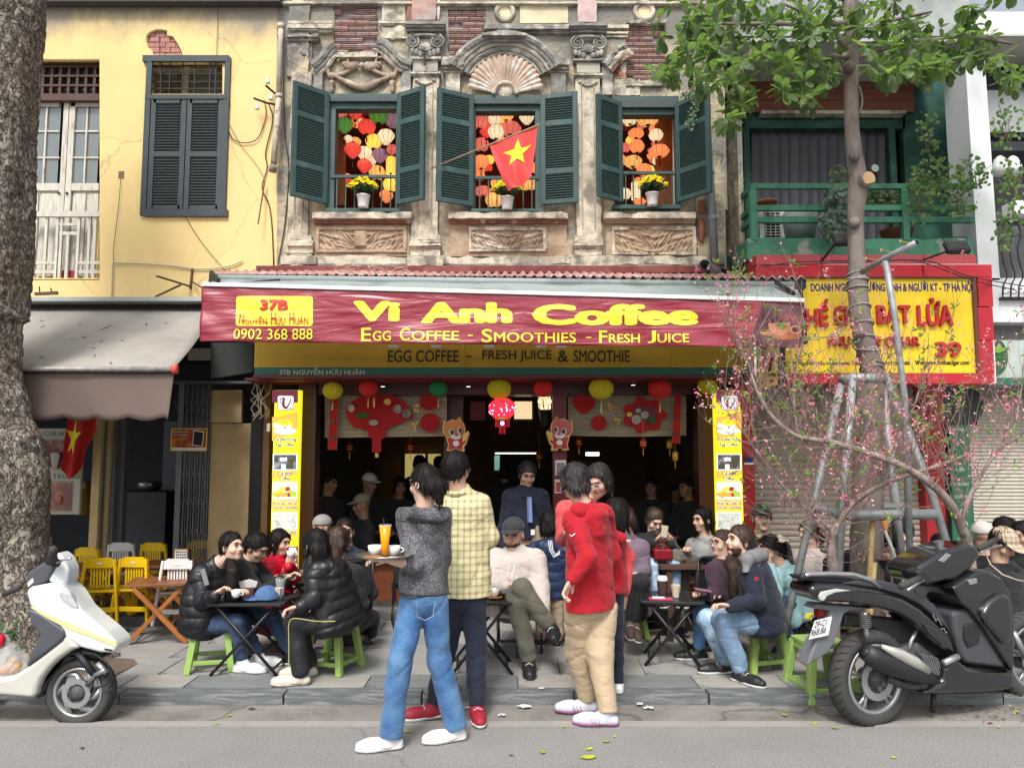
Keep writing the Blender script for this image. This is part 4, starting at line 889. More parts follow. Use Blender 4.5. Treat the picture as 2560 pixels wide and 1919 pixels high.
# ----- the cafe on the ground floor
FY=7.45
cf=thing('cafe','dark open fronted cafe with maroon timber frame under the red banner','cafe',(0,FY,0))
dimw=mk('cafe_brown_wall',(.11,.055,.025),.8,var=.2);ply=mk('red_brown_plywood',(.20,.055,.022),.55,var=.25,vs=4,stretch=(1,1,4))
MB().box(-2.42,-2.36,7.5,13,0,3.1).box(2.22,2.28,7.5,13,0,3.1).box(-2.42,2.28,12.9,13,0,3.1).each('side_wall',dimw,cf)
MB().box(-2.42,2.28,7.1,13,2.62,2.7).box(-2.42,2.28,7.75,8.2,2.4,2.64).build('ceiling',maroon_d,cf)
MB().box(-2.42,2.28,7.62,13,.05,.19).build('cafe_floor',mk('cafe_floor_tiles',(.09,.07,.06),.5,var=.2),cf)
MB().pbox(612,944,1885,950,7.1,.5).build('fascia_trim',maroon,cf)
MB().pbox(745,952,1795,986,7.55,.3).build('lintel',maroon_d,cf)
MB().pbox(745,950,785,1500,7.5,.2).pbox(1110,984,1158,1160,7.8,.1).pbox(1383,984,1418,1500,7.6,.16).pbox(1748,950,1792,1500,7.5,.2).each('frame_post',maroon_d,cf)
MB().pbox(1383.5,985,1417.5,1400,7.58,.02).build('post_face',maroon,cf)
MB().pbox(622,950,680,1520,7.6,.1).build('dark_gap_fill',black_v,cf)  # black box filling the gap beside the menu strip, its shade put into the colour
MB().pbox(785,1395,1108,1500,7.62,.12).pbox(1432,1395,1748,1500,7.62,.12).each('low_bench_front',ply,cf)
MB().pbox(785,1386,1108,1396,7.5,.55).pbox(1432,1386,1748,1396,7.5,.55).each('bench_top',maroon_d,cf)
MB().pbox(880,1400,886,1500,7.6,.02).pbox(985,1400,991,1500,7.6,.02).pbox(1538,1400,1544,1500,7.6,.02).pbox(1650,1400,1656,1500,7.6,.02).each('batten',maroon_d,cf)
o=MB().box(-1.95,2.1,7.3,7.66,.03,.13).build('threshold_step',kerb_m,cf)
MB().pbox(1012,1134,1100,1300,12.6,.05).build('bright_doorway',mk('lit_doorway',(.5,.42,.12),.6,var=.2,emit=(.9,.75,.25),es=.22,bump=0),cf)
MB().pbox(1000,1122,1010,1420,12.5,.05).pbox(1062,1130,1068,1420,12.5,.05).each('doorway_frame',ply,cf)
MB().pbox(1236,1138,1249,1175,11.9,.05).build('lit_back_window',mk('lit_window',(.2,.4,.35),.6,emit=(.3,.6,.5),es=.25,bump=0),cf)
wl=mk('white_lamp',(.9,.9,.85),.5,emit=(1,1,.95),es=1.4,bump=0,var=0)
for q,lb in(((1238,1131,1345,1134),'long white tube lamp over the back window'),((1465,1130,1498,1139),'short white tube lamp above the bobbed hair')):
 o=MB().pbox(*q,11.8,.05).build('tube_lamp',wl);tag(o,lb,'lamp')
MB().pbox(1175,1003,1213,1050,7.9,.03).build('dark_red_picture',mk('dim_red',(.10,.012,.008),.6,var=.5,vs=20),cf)
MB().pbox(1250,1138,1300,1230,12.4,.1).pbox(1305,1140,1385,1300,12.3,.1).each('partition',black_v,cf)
# ceiling spots
for i,(x,y_)in enumerate(((957,966),(1171,966),(1583,962),(769,956))):
 t=thing('ceiling_spot','small lit ceiling spot, %s under the cafe fascia'%('second from the left','third from the left','rightmost','leftmost')[i],'lamp',tuple(P(x,y_,7.4)),'ceiling spots')
 c=P(x,y_,7.4);MB().lathe([(.022,0),(.022,.05)],c,12).build('housing',iron,t,smooth=True);MB().lathe([(.001,-.004),(.02,-.002),(.02,0)],c,12).build('lens',wl,t)
 # fascia sign
fs=thing('cafe_fascia_sign','long yellow and green hand painted sign behind the red banner','sign',tuple(P(1260,900,7.0)))
ysign=mk('sign_ochre_yellow',(.62,.38,.035),.6,var=.12,vs=3,bump=.03);gsign=mk('sign_green',(.035,.16,.12),.6,var=.08,bump=0);letd=mk('letter_dark',(.035,.03,.02),.6,var=0,bump=0);letw=mk('letter_cream',(.55,.6,.5),.7,var=.1,vs=30,bump=0)
MB().pbox(636,845,1163,918,7.0,.05).pbox(1163.7,845,1675,918,7.0,.05).pbox(1675.7,845,1885,918,7.0,.05).each('yellow_board',ysign,fs)
MB().pbox(636,918.5,1885,937,6.998,.05).build('green_board',gsign,fs)
MB().pbox(632,937.5,1890,944,6.98,.1).build('bottom_trim',maroon,fs)
for s,b in(('EGG COFFEE',(970,875,1147,905)),('-',(1166,889,1179,892)),('FRESH JUICE',(1206,875,1379,905)),('&',(1394,875,1420,905)),('SMOOTHIE',(1434,875,1574,905))):lettering(s,b,6.996,letd,fs,bold=.01)
lettering('37B NGUYỄN HỮU HUÂN',(699,918,912,937),6.994,letw,fs,bold=.02)
for x in(972,1078,1210,1340,1390):MB().pbox(x,862,x+26,869,6.996,.004).build('letter_foot',mk('letter_white',(.7,.7,.65),.6),fs)
# corrugated roof and beam
cr=thing('corrugated_roof','red corrugated metal porch roof with a dark edge over the banner','roof',(0,7,3.3))
roofm=mk('roof_red',(.42,.20,.18),.7,var=.3,vs=6,bump=.2,col2=(.55,.42,.4),c2s=8)
ra,rb_,rc,rd=P(2022,697,6.65),P(524,687,6.65),P(1990,686,7.6),P(560,676,7.6)
def cor(u,v):
 p=rb_.lerp(ra,u).lerp(rd.lerp(rc,u),v);p.z+=.016*math.sin(p.x*2*math.pi/.087)+.004*math.sin(p.x*3.1);return p
MB().grid(700,4,cor).build('sheet',roofm,cr,smooth=True,solid=.003)
MB().pbox(640,664,1800,681,7.58,.1).build('flashing',mk('flashing_red',(.17,.028,.025),.55,var=.15,col2=(.22,.06,.05)),cr)
MB().bar(P(530,700,6.72),P(2010,712,6.72),.1,.09).build('edge_beam',mk('beam_black_green',(.012,.022,.022),.6),cr)
MB().bar(P(527,690,6.68),P(545,712,6.4),.03,.1).build('end_plate',MATS['beam_black_green'],cr)
# tangled wires on the roof
wr=MB();r8=random.Random(12)
for _ in range(12):
 x=r8.uniform(830,1010);y_=r8.uniform(668,684);q=[P(x,y_,7.2)]
 for i in range(4):x+=r8.uniform(-28,30);y_+=r8.uniform(-12,10);y_=min(max(y_,655),688);q.append(P(x,y_,7.2+r8.uniform(-.1,.1)))
 wr.tube(q,.0025,4)
o=wr.build('loose_wires',wire_w,kind='stuff');tag(o,'tangle of loose pale wires on the corrugated porch roof','wires',kind='stuff')
# cafe awning and banner
ca=thing('cafe_awning','pale green folding awning carrying the red printed banner','awning',(0,6.3,2.9))
awm=mk('awning_pale_green',(.30,.345,.335),.75,var=.15,vs=2,bump=.1,bs=20,col2=(.19,.23,.22),c2s=2)
B0,B1_=P(508,712,6.1),P(2008,752,6.1);A0,A1=P(540,698,6.62),P(1992,716,6.62)
MB().grid(50,6,lambda u,v:B0.lerp(B1_,u).lerp(A0.lerp(A1,u),v)+Vector((0,0,-.012*math.sin(v*math.pi)+.004*math.sin(u*40)))).build('canopy',awm,ca,smooth=True,solid=.003)
MB().bar(B0+Vector((0,-.01,0)),B1_+Vector((0,-.01,0)),.045,.032).build('front_bar',mk('white_enamel',(.72,.74,.74),.35,var=.04,bump=0),ca,bevel=.004)
MB().tube([A0+Vector((0,.05,.02)),A1+Vector((0,.05,.02))],.035,10).build('roller',awm,ca,smooth=True)
MB().bar(P(1985,735,6.3),P(1940,705,6.55),.03,.03).bar(P(1995,700,6.5),P(2012,860,6.62),.05,.03).bar(P(560,712,6.4),P(700,700,6.6),.02,.02).each('folding_arm',iron,ca)
bn=thing('cafe_banner','red vinyl banner with big yellow coffee lettering hung on the awning edge','banner',tuple(P(1250,790,6.06)))
def bw(x,z):
 ztop=B0.z+(B1_.z-B0.z)*(x-B0.x)/(B1_.x-B0.x);v=max(0.,min(1.,(ztop-z)/.44))
 y_=6.085-.012*v*math.sin(x*3.1+v*3)-.008*v*math.sin(x*8.3-v*6+1)
 d=abs(x-B0.x);y_+=.006*math.sin(18*(d-v*.6))*math.exp(-d*2.2)
 d=abs(x-B1_.x);y_+=.014*math.sin(10*(d+v*.9))*math.exp(-d*1.1)
 return y_
vin=mk('banner_red',(.27,.022,.042),.33,var=.06,vs=3,bump=0,spec=.5,coat=.35);viny=mk('banner_yellow',(.88,.78,.06),.4,var=.08,vs=20,bump=0);vinr=mk('banner_letter_red',(.55,.03,.03),.4,var=0,bump=0)
for m_ in(vin,viny,vinr):
 N,L,b=nodes_of(m_);tc=N.new('ShaderNodeTexCoord');mp=N.new('ShaderNodeMapping');mp.inputs['Rotation'].default_value=(0,R(24),0);mp.inputs['Scale'].default_value=(.8,1,5)
 n=N.new('ShaderNodeTexNoise');n.inputs['Scale'].default_value=1.7;n.inputs['Detail'].default_value=3;n.inputs['Distortion'].default_value=.6;L.new(tc.outputs['Object'],mp.inputs[0]);L.new(mp.outputs[0],n.inputs[0])
 bp=N.new('ShaderNodeBump');bp.inputs['Strength'].default_value=.5;bp.inputs['Distance'].default_value=.08;L.new(n.outputs['Fac'],bp.inputs['Height']);L.new(bp.outputs[0],b.inputs['Normal'])
c0,c1,c2,c3=P(504,716,6.08),P(2009,757,6.08),P(499,853,6.08),P(2008,869,6.08)
def bg_(u,v):
 p=c0.lerp(c1,u).lerp(c2.lerp(c3,u),v);p.y=bw(p.x,p.z);return p
MB().grid(260,24,bg_).build('vinyl',vin,bn,smooth=True,solid=.002)
wf=lambda c:(c[0],bw(c[0],c[2])-.004+(c[1]-6.08),c[2])
def blet(s,b,mat=viny,bold=.0,**k):return lettering(s,b,6.08,mat,bn,bold=bold,depth=.002,warp=wf,**k)
blet('Vi',(882,752,1000,803),bold=.06);blet('Anh',(1051,755,1281,808),bold=.06);blet('Coffee',(1330,760,1746,813),bold=.06)
def smallcaps(words,x0,x1,yt,yb,Y_unused=None,**k):
 n=sum(.0+1.15+.95*(len(w_)-1)for w_ in words)+.8*(len(words)-1);u=(x1-x0)/n;x=x0
 for w_ in words:
  blet(w_[0],(x,yt,x+u*.98,yb),**k);x+=u*1.15
  if len(w_)>1:blet(w_[1:],(x,yt+(yb-yt)*.24,x+u*.95*(len(w_)-1)-u*.1,yb-.5),**k);x+=u*.95*(len(w_)-1)
  x+=u*.8
smallcaps(['EGG','COFFEE'],902,1150,819,852,bold=.012);blet('-',(1170,837,1182,840));smallcaps(['SMOOTHIES'],1204,1443,823,856,bold=.012);blet('-',(1465,842,1478,845));smallcaps(['FRESH','JUICE'],1498,1724,826,857,bold=.012)
m=MB();q=[]
for(x,y_,a0)in((774,748,0),(774,807,90),(598,807,180),(598,748,270)):
 for a in range(0,91,30):aa=R(a0+a-90);q.append((x+8*math.cos(aa),y_+8*math.sin(aa)))
pp=[P(x,y_,6.08)for x,y_ in q];bm=bmesh.new();f_=bm.faces.new([bm.verts.new(p)for p in pp])
for _ in range(5):bmesh.ops.subdivide_edges(bm,edges=[e for e in bm.edges if e.calc_length()>.05],cuts=1);bmesh.ops.triangulate(bm,faces=bm.faces)
for v in bm.verts:v.co.y=bw(v.co.x,v.co.z)-.003
me=bpy.data.meshes.new('address_box');bm.to_mesh(me);bm.free();link('address_box',me,bn,viny)
wf=lambda c:(c[0],bw(c[0],c[2])-.010+(c[1]-6.08),c[2])
blet('37B',(651,749,721,776),vinr,.05);smallcaps(['NGUYỄN','HỮU','HUÂN'],599,772,781,811,mat=vinr,bold=.0);blet('0902 368 888',(586,822,782,848),bold=-.002)
# the printed cup at the right end of the banner
def bpoly(nm,pts,mat,off=.003):
 bm=bmesh.new();bm.faces.new([bm.verts.new(P(x,y_,6.08))for x,y_ in pts])
 for _ in range(4):bmesh.ops.subdivide_edges(bm,edges=[e for e in bm.edges if e.calc_length()>.06],cuts=1);bmesh.ops.triangulate(bm,faces=bm.faces)
 for v in bm.verts:v.co.y=bw(v.co.x,v.co.z)-off
 me=bpy.data.meshes.new(nm);bm.to_mesh(me);bm.free();return link(nm,me,bn,mat)
bpoly('printed_backdrop',[(1905,758),(2007,760),(2007,866),(1870,865)],mk('print_dark',(.10,.035,.045),.35,var=.6,vs=9,bump=0,col2=(.25,.05,.06),c2s=5),.003)
def ellp(cx,cy,rx,ry,a0=0,a1=360,n=24):return[(cx+rx*math.cos(R(a)),cy-ry*math.sin(R(a)))for a in np.linspace(a0,a1,n,endpoint=(a1-a0)<360)]
bpoly('printed_saucer',ellp(1965,838,38,11),mk('print_brown',(.38,.12,.05),.35,var=.2,bump=0),.0045)
bpoly('printed_saucer',ellp(1950,832,52,9),mk('print_orange',(.50,.19,.10),.35,var=.2,bump=0),.0038)
bpoly('printed_cup',[(1920,808),(1975,806),(1972,828),(1955,840),(1935,838),(1923,826)],mk('print_clay',(.52,.22,.13),.35,var=.3,bump=0),.006)
bpoly('printed_handle',ellp(1988,824,16,11),MATS['print_clay'],.0055);bpoly('printed_handle_hole',ellp(1988,824,9,6),MATS['print_dark'],.0065)
# ----- lit menu strips
def flat(nm,pts,Y,mat,parent,d=.003):return MB().pprism(pts,Y,d).build(nm,mat,parent)
em=.55
pmy=mk('menu_yellow',(.90,.80,.02),.5,var=.03,bump=0,emit=(.9,.78,.02),es=em);pmo=mk('menu_orange',(.80,.46,.07),.5,var=.06,bump=0,emit=(.8,.45,.06),es=em)
pmm=mk('menu_maroon',(.16,.03,.05),.5,var=0,bump=0,emit=(.16,.03,.05),es=em);pmw=mk('menu_white',(.85,.87,.88),.5,var=.03,bump=0,emit=(.8,.85,.85),es=em)
pmk=mk('menu_navy_text',(.09,.05,.12),.5,var=0,bump=0);pmph=mk('menu_photo_dark',(.12,.13,.14),.5,var=.9,vs=22,bump=0,col2=(.5,.55,.55),c2s=16,emit=(.1,.1,.1),es=.3)
pmic=mk('menu_photo_pale',(.62,.66,.60),.5,var=.3,vs=26,bump=0,col2=(.35,.30,.16),c2s=14,c2lo=.55,c2hi=.62,emit=(.5,.5,.45),es=.4)
frc=[mk('menu_fruit_%s'%n,c,.5,var=.1,bump=0,emit=c,es=.4)for n,c in(('orange',(.85,.42,.05)),('yellow',(.85,.70,.08)),('green',(.45,.62,.08)),('red',(.45,.03,.04)))]
def menu_strip(dx,Y,label,y_end,full):
 X=lambda x:x+dx
 t=thing('menu_light_box',label,'sign',tuple(P(X(712),1200,Y)),'lit menu strips at both cafe posts')
 MB().pbox(X(680),975,X(745),y_end,Y,.08).build('box',pmy,t)
 e=Y-.003;flat('maroon_band',rect(X(680.3),975.3,X(744.7),1006),e,pmm,t)
 flat('orange_wave',[(X(680.3),1042),(X(700),1040),(X(722),1034),(X(744.7),1027),(X(744.7),1070),(X(725),1084),(X(700),1098),(X(680.3),1102)],e,pmo,t);flat('orange_wave',[(X(680.3),1174),(X(744.7),1172),(X(744.7),1186),(X(715),1194),(X(680.3),1196)],e,pmo,t);flat('orange_wave',rect(X(680.3),1246,X(744.7),1275),e,pmo,t);flat('orange_wave',rect(X(680.3),1320,X(744.7),min(1342,y_end)),e,pmo,t)
 e-=.004;q=[]
 for(cx_,cy_,a0)in((731,992,0),(731,1021,90),(697,1021,180),(697,992,270)):
  for a in range(0,91,30):q.append((X(cx_)+4*math.cos(R(a0+a-90)),cy_+4*math.sin(R(a0+a-90))))
 flat('logo_border',q,e,pmm,t);flat('logo_card',[(X(714)+(x-X(714))*.94,1006.5+(y_-1006.5)*.94)for x,y_ in q],e-.003,pmw,t)
 v=MB();Yv=e-.008;cv=curve([(700,1001),(703,996),(710,995),(708,1004),(709,1014),(714,1019),(720,1014),(726,1002),(728,994)],5)
 v.tube([P(X(x),y_,Yv)for x,y_ in cv],[.003+.005*math.sin(math.pi*i/(len(cv)-1))+(.004 if 10<i<28 else 0)for i in range(len(cv))],6);v.tube([P(X(x),y_,Yv)for x,y_ in curve([(700,1001),(702,1007),(708,1009),(714,1005)],4)],.0025,5)
 v.build('logo_letter',pmm,t,smooth=True);lettering('COFFEE',(X(718),1019.5,X(732),1022.5),e-.003,pmm,t,bold=.03)
 c=MB().pprism(ellp(X(712),1077,28,9),e,.003).pprism([(X(x),y_)for x,y_ in((694,1058),(728,1058),(727,1070),(721,1078),(704,1078),(697,1070))],e-.004,.003).pprism(ellp(X(689),1063,6,6),e-.002,.002);c.build('printed_cup',pmw,t)
 flat('coffee_foam',ellp(X(712),1056,17,8),e-.008,pmy,t);flat('foam_mark',ellp(X(712),1054,9,2),e-.012,pmo,t);lettering('V',(X(709),1064,X(716),1072),e-.008,pmk,t)
 for q,mt in(((1134,1175),pmph),((1204,1248),pmw),((1279,1322),pmic)):
  flat('photo_border',rect(X(682),q[0],X(743),q[1]),e,pmw,t);flat('photo',rect(X(685),q[0]+2.5,X(740),q[1]-2.5),e-.004,mt,t)
 MB().pbox(X(700),1143,X(717),1152,e-.008,.003).pbox(X(703),1160,X(714),1173,e-.008,.003).build('printed_filter',pmw,t);MB().pprism([(X(720),1146),(X(733),1146),(X(731),1171),(X(722),1171)],e-.008,.003).build('printed_glass',mk('print_coffee',(.22,.17,.09),.5,bump=0),t)
 r_=random.Random(2)
 for i in range(15):
  u=i/14;cx_=X(688+49*u);flat('printed_fruit',ellp(cx_,1238-15*math.sin(math.pi*u)*(i%2)-r_.uniform(0,4),6.5 if u<.65 else 5,6),e-.008-.001*i,frc[2]if u>.72 else(frc[3]if .6<u<.72 else frc[i%2]),t)
 for s,b in(('Cà phê trứng',(686,1092,741,1105)),('Egg Coffee',(690,1107,735,1117)),('Cà phê',(695,1178,730,1189)),('Coffee',(698,1191,726,1200)),('Nước ép - Sinh tố',(683,1251,741,1262)),('Fruit Juice - Smoothies',(682,1264,742,1272)),('Sữa chua dẻo',(686,1324,740,1334)),('Yogurt',(700,1336,728,1345))):
  if b[3]>y_end:continue
  b=(X(b[0]),b[1],X(b[2]),b[3]);lettering(s,b,e,pmw,t,bold=.085,name='letter_halo');lettering(s,b,e-.005,pmk,t,bold=.02)
 if full:
  flat('maroon_foot',rect(X(680.3),1365,X(744.7),y_end-.5),e,pmm,t);lettering('37B',(X(706),1368,X(742),1382),e-.003,pmw,t,bold=.03);lettering('HỮU HUÂN',(X(700),1394,X(742),1404),e-.003,pmw,t,bold=.01);lettering('368 888',(X(706),1408,X(742),1418),e-.003,pmw,t)
 return t
menu_strip(0,7.3,'lit yellow menu strip with cup and fruit pictures on the left cafe post',1480,True)
menu_strip(1110,7.25,'lit yellow menu strip with cup and fruit pictures on the right cafe post',1345,False)
# ----- new year decorations under the fascia
blind=mk('bamboo_blind',(.40,.33,.22),.8,var=.12,vs=5,bump=0);dred=mk('felt_red',(.42,.008,.012),.75,var=.12,bump=.1,bs=90);gold=mk('gold_foil',(.75,.42,.06),.35,metal=.3,var=.5,vs=60,bump=.3,bs=80);wband=mk('blind_head',(.6,.6,.56),.5)
for k_,(x0,x1,ya,yb)in enumerate(((812,1117,984,1094),(1420,1716,980,1088))):
 t=thing('bamboo_blind','half lowered pale bamboo blind with red felt decorations on the %s of the doorway'%('left','right')[k_],'blind',tuple(P((x0+x1)/2,1040,7.66)),'bamboo blinds')
 def bl_f(u,v,x0=x0,x1=x1,ya=ya,yb=yb):p=P(x0+(x1-x0)*u,ya+(yb-ya)*v-(4*u if k_==0 else-3*math.sin(u*3.1))*v,7.68);p.y+=.004*math.sin(v*160)+.01*math.sin(u*7)*v;return p
 MB().grid(40,80,bl_f).build('blind_cloth',blind,t,smooth=True)
 MB().pbox(x0-30,ya-6,x1+4,ya,7.64,.03).build('head_rail',wband,t)
 for y_ in(998,1012,1026,1040,1054,1068,1080):MB().pbox(x0+2,y_,x1-2,y_+.8,7.655,.004).build('thread',wband,t)
def deco(nm,lab,cat,polys,Y=7.6,grp=None):
 xs=[p[0]for q in polys for p in q[1]];ys=[p[1]for q in polys for p in q[1]]
 t=thing(nm,lab,cat,tuple(P(sum(xs)/len(xs),sum(ys)/len(ys),Y)),grp)
 for i,(pn,pts,mat)in enumerate(polys):MB().pprism(pts,Y-.006*i,.005).build(pn,mat,t,bevel=.0015)
 return t
fan=[(866,1040),(864,1020),(880,1004),(905,988),(940,984),(975,986),(1005,998),(1022,1020),(1034,1043),(1000,1058),(966,1072),(945,1078),(915,1074),(884,1068),(872,1055)]
deco('felt_fan','big red felt fan with white plum blossoms on the left blind','fan decoration',[('fan',fan,dred),('knot',ellp(943,1080,24,20),dred),('tail',rect(930,1096,953,1130),dred),('blossom',ellp(994,1022,11,11,n=10),MATS['pale_stucco']),('blossom',ellp(1016,1034,12,12,n=10),MATS['pale_stucco']),('blossom',ellp(878,1020,9,10,n=9),MATS['pale_stucco']),('leaf',ellp(905,1038,18,7),mk('felt_green',(.04,.12,.03),.8)),('pattern',ellp(934,1056,12,7),MATS['pale_stucco']),('gold_mark',ellp(935,1006,3,14),gold),('gold_mark',ellp(968,1004,9,8),gold),('gold_tag',rect(938,1132,946,1143),gold)])
for i,(x,y_,rx,ry,lb)in enumerate(((1073,1003,24,22,'upper red felt round on the left blind'),(1075,1056,25,24,'lower red felt round on the left blind'),(1497,1057,20,19,'red felt round on the right blind'))):
 deco('felt_round',lb,'decoration',[('round',ellp(x,y_,rx,ry),dred)],grp='red felt rounds')
deco('felt_heart','red felt heart on the right blind beside the post','decoration',[('heart',[(1430,1000),(1438,988),(1452,984),(1465,990),(1480,992),(1488,1003),(1484,1018),(1470,1032),(1458,1035),(1444,1026),(1434,1014)],dred)])
deco('felt_flower','large red felt flower wreath with silver coins on the right blind','wreath',[('petals',[(1611+(52+6*math.cos(a*7))*math.cos(a),1037+(42+5*math.cos(a*7))*math.sin(a))for a in np.linspace(0,6.28,60,endpoint=False)],dred),('inner',ellp(1612,1032,32,22),maroon),('coin',ellp(1591,1048,12,12),mk('dull_silver',(.4,.38,.36),.5)),('coin',ellp(1612,1037,11,10,n=8),MATS['dull_silver']),('blossom',ellp(1574,1036,7,6),gold),('blossom',ellp(1596,1026,7,6,n=8),MATS['dull_silver']),('leaf',ellp(1630,1050,9,12),MATS['felt_green'])])
for i,(x0,y0,x1,y1,lb)in enumerate(((822,994,846,1124,'left red ribbon with pearl edges on the left blind'),(1682,984,1704,1108,'right red ribbon with pearl edges on the right blind'))):
 t=deco('red_ribbon',lb,'ribbon',[('band',[(x0+4,y0),(x1,y0),(x1-4,y1),(x0-3,y1)],dred)]+[('coin',ellp((x0+x1)/2-(y_-y0)*.03,y_,7,7,n=8),maroon)for y_ in range(y0+20,y1-6,40)],grp='red ribbons')
 pe=MB()
 for y_ in range(y0+3,y1,5):u=(y_-y0)/(y1-y0);pe.ball(P(x0+4-7*u,y_,7.59),.004,5,4).ball(P(x1-4*u,y_,7.59),.004,5,4)
 pe.build('pearls',MATS['pale_stucco'],t,kind='stuff')
for(x,y_,w_,h_,lb)in((1040,1018,11,14,'upper gold foil character on the left blind'),(1035,1066,11,14,'lower gold foil character on the left blind'),(1529,1016,14,15,'left gold foil character on the right blind'),(1545,1053,8,14,'right gold foil character on the right blind')):
 o=MB();r_=random.Random(int(x))
 for _ in range(6):a,b=r_.uniform(-w_,w_),r_.uniform(-h_,h_);o.bar(P(x+a,y_+b,7.6),P(x+a*-.4+r_.uniform(-8,8),y_+b*.2+r_.uniform(-8,8),7.6),.012,.01)
 o=o.build('foil_character',gold);tag(o,lb,'decoration','gold foil characters')
 # honeycomb paper balls
def ball_mesh(seg=44):
 V=[];Fc=[];rings=22
 for i in range(rings+1):
  th=math.pi*i/rings
  for q in range(seg):
   a=2*math.pi*q/seg;r=1+(.045 if q%2 else-.03)+.02*math.sin(th*22+(q%2)*3);V.append((r*math.sin(th)*math.cos(a),r*math.sin(th)*math.sin(a),math.cos(th)))
 for i in range(rings):
  for q in range(seg):q2=(q+1)%seg;Fc.append((i*seg+q2,i*seg+q,(i+1)*seg+q,(i+1)*seg+q2))
 return MB().add(V,Fc).mesh('paper_ball')
PBM=ball_mesh();tm_=MB().tube([(0,0,-.9),(0,0,-1.35)],.02,4).lathe([(.02,-1.3),(.07,-1.4),(.05,-1.5),(.1,-2.2),(.06,-2.24)],(0,0,0),8).tube([(0,0,.95),(0,0,1.6)],.02,4).mesh('tassel');tm_.materials.append(mk('tassel_yellow',(.62,.5,.12),.7))
pb={'yellow':mk('paper_yellow',(.62,.52,.02),.8,var=.2,vs=30),'red':mk('paper_red',(.60,.025,.02),.8,var=.2,vs=30),'green':mk('paper_green',(.01,.22,.06),.8,var=.2,vs=30)}
PBM.materials.append(pb['red'])
for(x,y_,r,c,lb)in((832,976,24,'yellow','leftmost yellow paper ball under the cafe fascia'),(921,971,23,'red','red paper ball over the left blind'),(1096,972,22,'green','green paper ball, the only green one'),(1248,972,29,'yellow','yellow paper ball above the glowing red lantern'),(1358,971,23,'red','red paper ball above the right cartoon dragon'),(1503,971,30,'yellow','largest yellow paper ball over the right blind'),(1649,973,28,'red','largest red paper ball at the right'),(1769,964,24,'yellow','rightmost yellow paper ball beside the menu strip')):
 cpt=P(x,y_,7.15);sc=r*7.15/F;t=thing('paper_ball',lb,'paper ball',tuple(cpt),'honeycomb paper balls',local=True);t.scale=(sc,sc,sc*.92);inst('ball',PBM,t,Matrix(),pb[c]);inst('tassel',tm_,t,Matrix())
 # glowing lantern with lamps
gl=thing('led_lantern','glowing red lantern with tiny coloured lamps hanging in the doorway','lantern',tuple(P(1256,1022,7.2)))
c=P(1256,1022,7.2);q=7.2/F
MB().lathe([(18*q,24*q),(28*q,17*q),(34*q,6*q),(34*q,-4*q),(27*q,-15*q),(20*q,-22*q)],c,24).build('shade',mk('glow_red',(.8,.02,.03),.5,var=.2,bump=0,emit=(1,.02,.04),es=1.1),gl,smooth=True)
MB().lathe([(19*q,-22*q),(19*q,-27*q)],c,16).lathe([(18*q,24*q),(18*q,27*q)],c,16).build('gold_band',gold,gl)
t_=MB()
for i in range(20):a=i*.314;p=c+Vector((math.cos(a)*17*q,math.sin(a)*17*q,-27*q));t_.tube([p,p+Vector((0,0,-18*q))],.003,4)
for i in range(10):a=i*.628;p=c+Vector((math.cos(a)*7*q,math.sin(a)*7*q,-40*q));t_.tube([p,p+Vector((0,0,-22*q))],.003,4)
t_.build('fringe',mk('fringe_red',(.5,.02,.03),.7,emit=(.6,.02,.03),es=.3),gl);led=MB();led2=MB();r_=random.Random(6)
for i in range(64):a,z=r_.uniform(0,6.28),r_.uniform(-.8,.9);rad=34.5*q*math.sqrt(max(.1,1-(z*.85)**2));(led if i%2 else led2).ball(c+Vector((math.cos(a)*rad,math.sin(a)*rad,z*20*q)),.006,6,4)
led.ball(c+Vector((0,-.03,-36*q)),.02);led.build('lamps',mk('led_violet',(.5,.3,1),.5,emit=(.75,.4,1),es=2.2,bump=0,var=0),gl,kind='stuff');led2.build('lamps',mk('led_warm',(1,.6,.6),.5,emit=(1,.55,.5),es=2.2,bump=0,var=0),gl,kind='stuff')
o=thing('paper_cube_lamp','lit cream paper cube lamp beside the glowing red lantern','lamp',tuple(P(1310,1026,8.2)));MB().pbox(1286,1003,1330,1048,8.2,.18).build('shade',mk('paper_cream_lit',(.7,.55,.35),.7,var=.15,vs=14,emit=(.9,.65,.35),es=.55),o,bevel=.004);MB().pbox(1284,1047,1332,1051,8.19,.2).pbox(1330,1001,1334,1050,8.19,.02).build('frame',brown_wd,o)
o=thing('woven_cage_lamp','lit woven cage lamp hanging beside the right doorway post','lamp',tuple(P(1362,1004,8.2)));MB().lathe([(.06,-.08),(.075,0),(.06,.09)],P(1362,1004,8.2),14).build('paper',mk('paper_cage_lit',(.8,.65,.4),.7,emit=(1,.75,.4),es=.9,bump=0),o,smooth=True)
cg=MB()
for i in range(10):a=i*.628;b=a+.9;cc_=P(1362,1004,8.2);cg.tube([cc_+Vector((math.cos(a)*.075,math.sin(a)*.075,.09)),cc_+Vector((math.cos(b)*.08,math.sin(b)*.08,-.09))],.004,4).tube([cc_+Vector((math.cos(b)*.075,math.sin(b)*.075,.09)),cc_+Vector((math.cos(a)*.08,math.sin(a)*.08,-.09))],.004,4)
cg.lathe([(.07,-.1),(.055,-.16),(.05,-.26),(.03,-.28)],P(1362,1004,8.2),10).build('cage',iron,o)
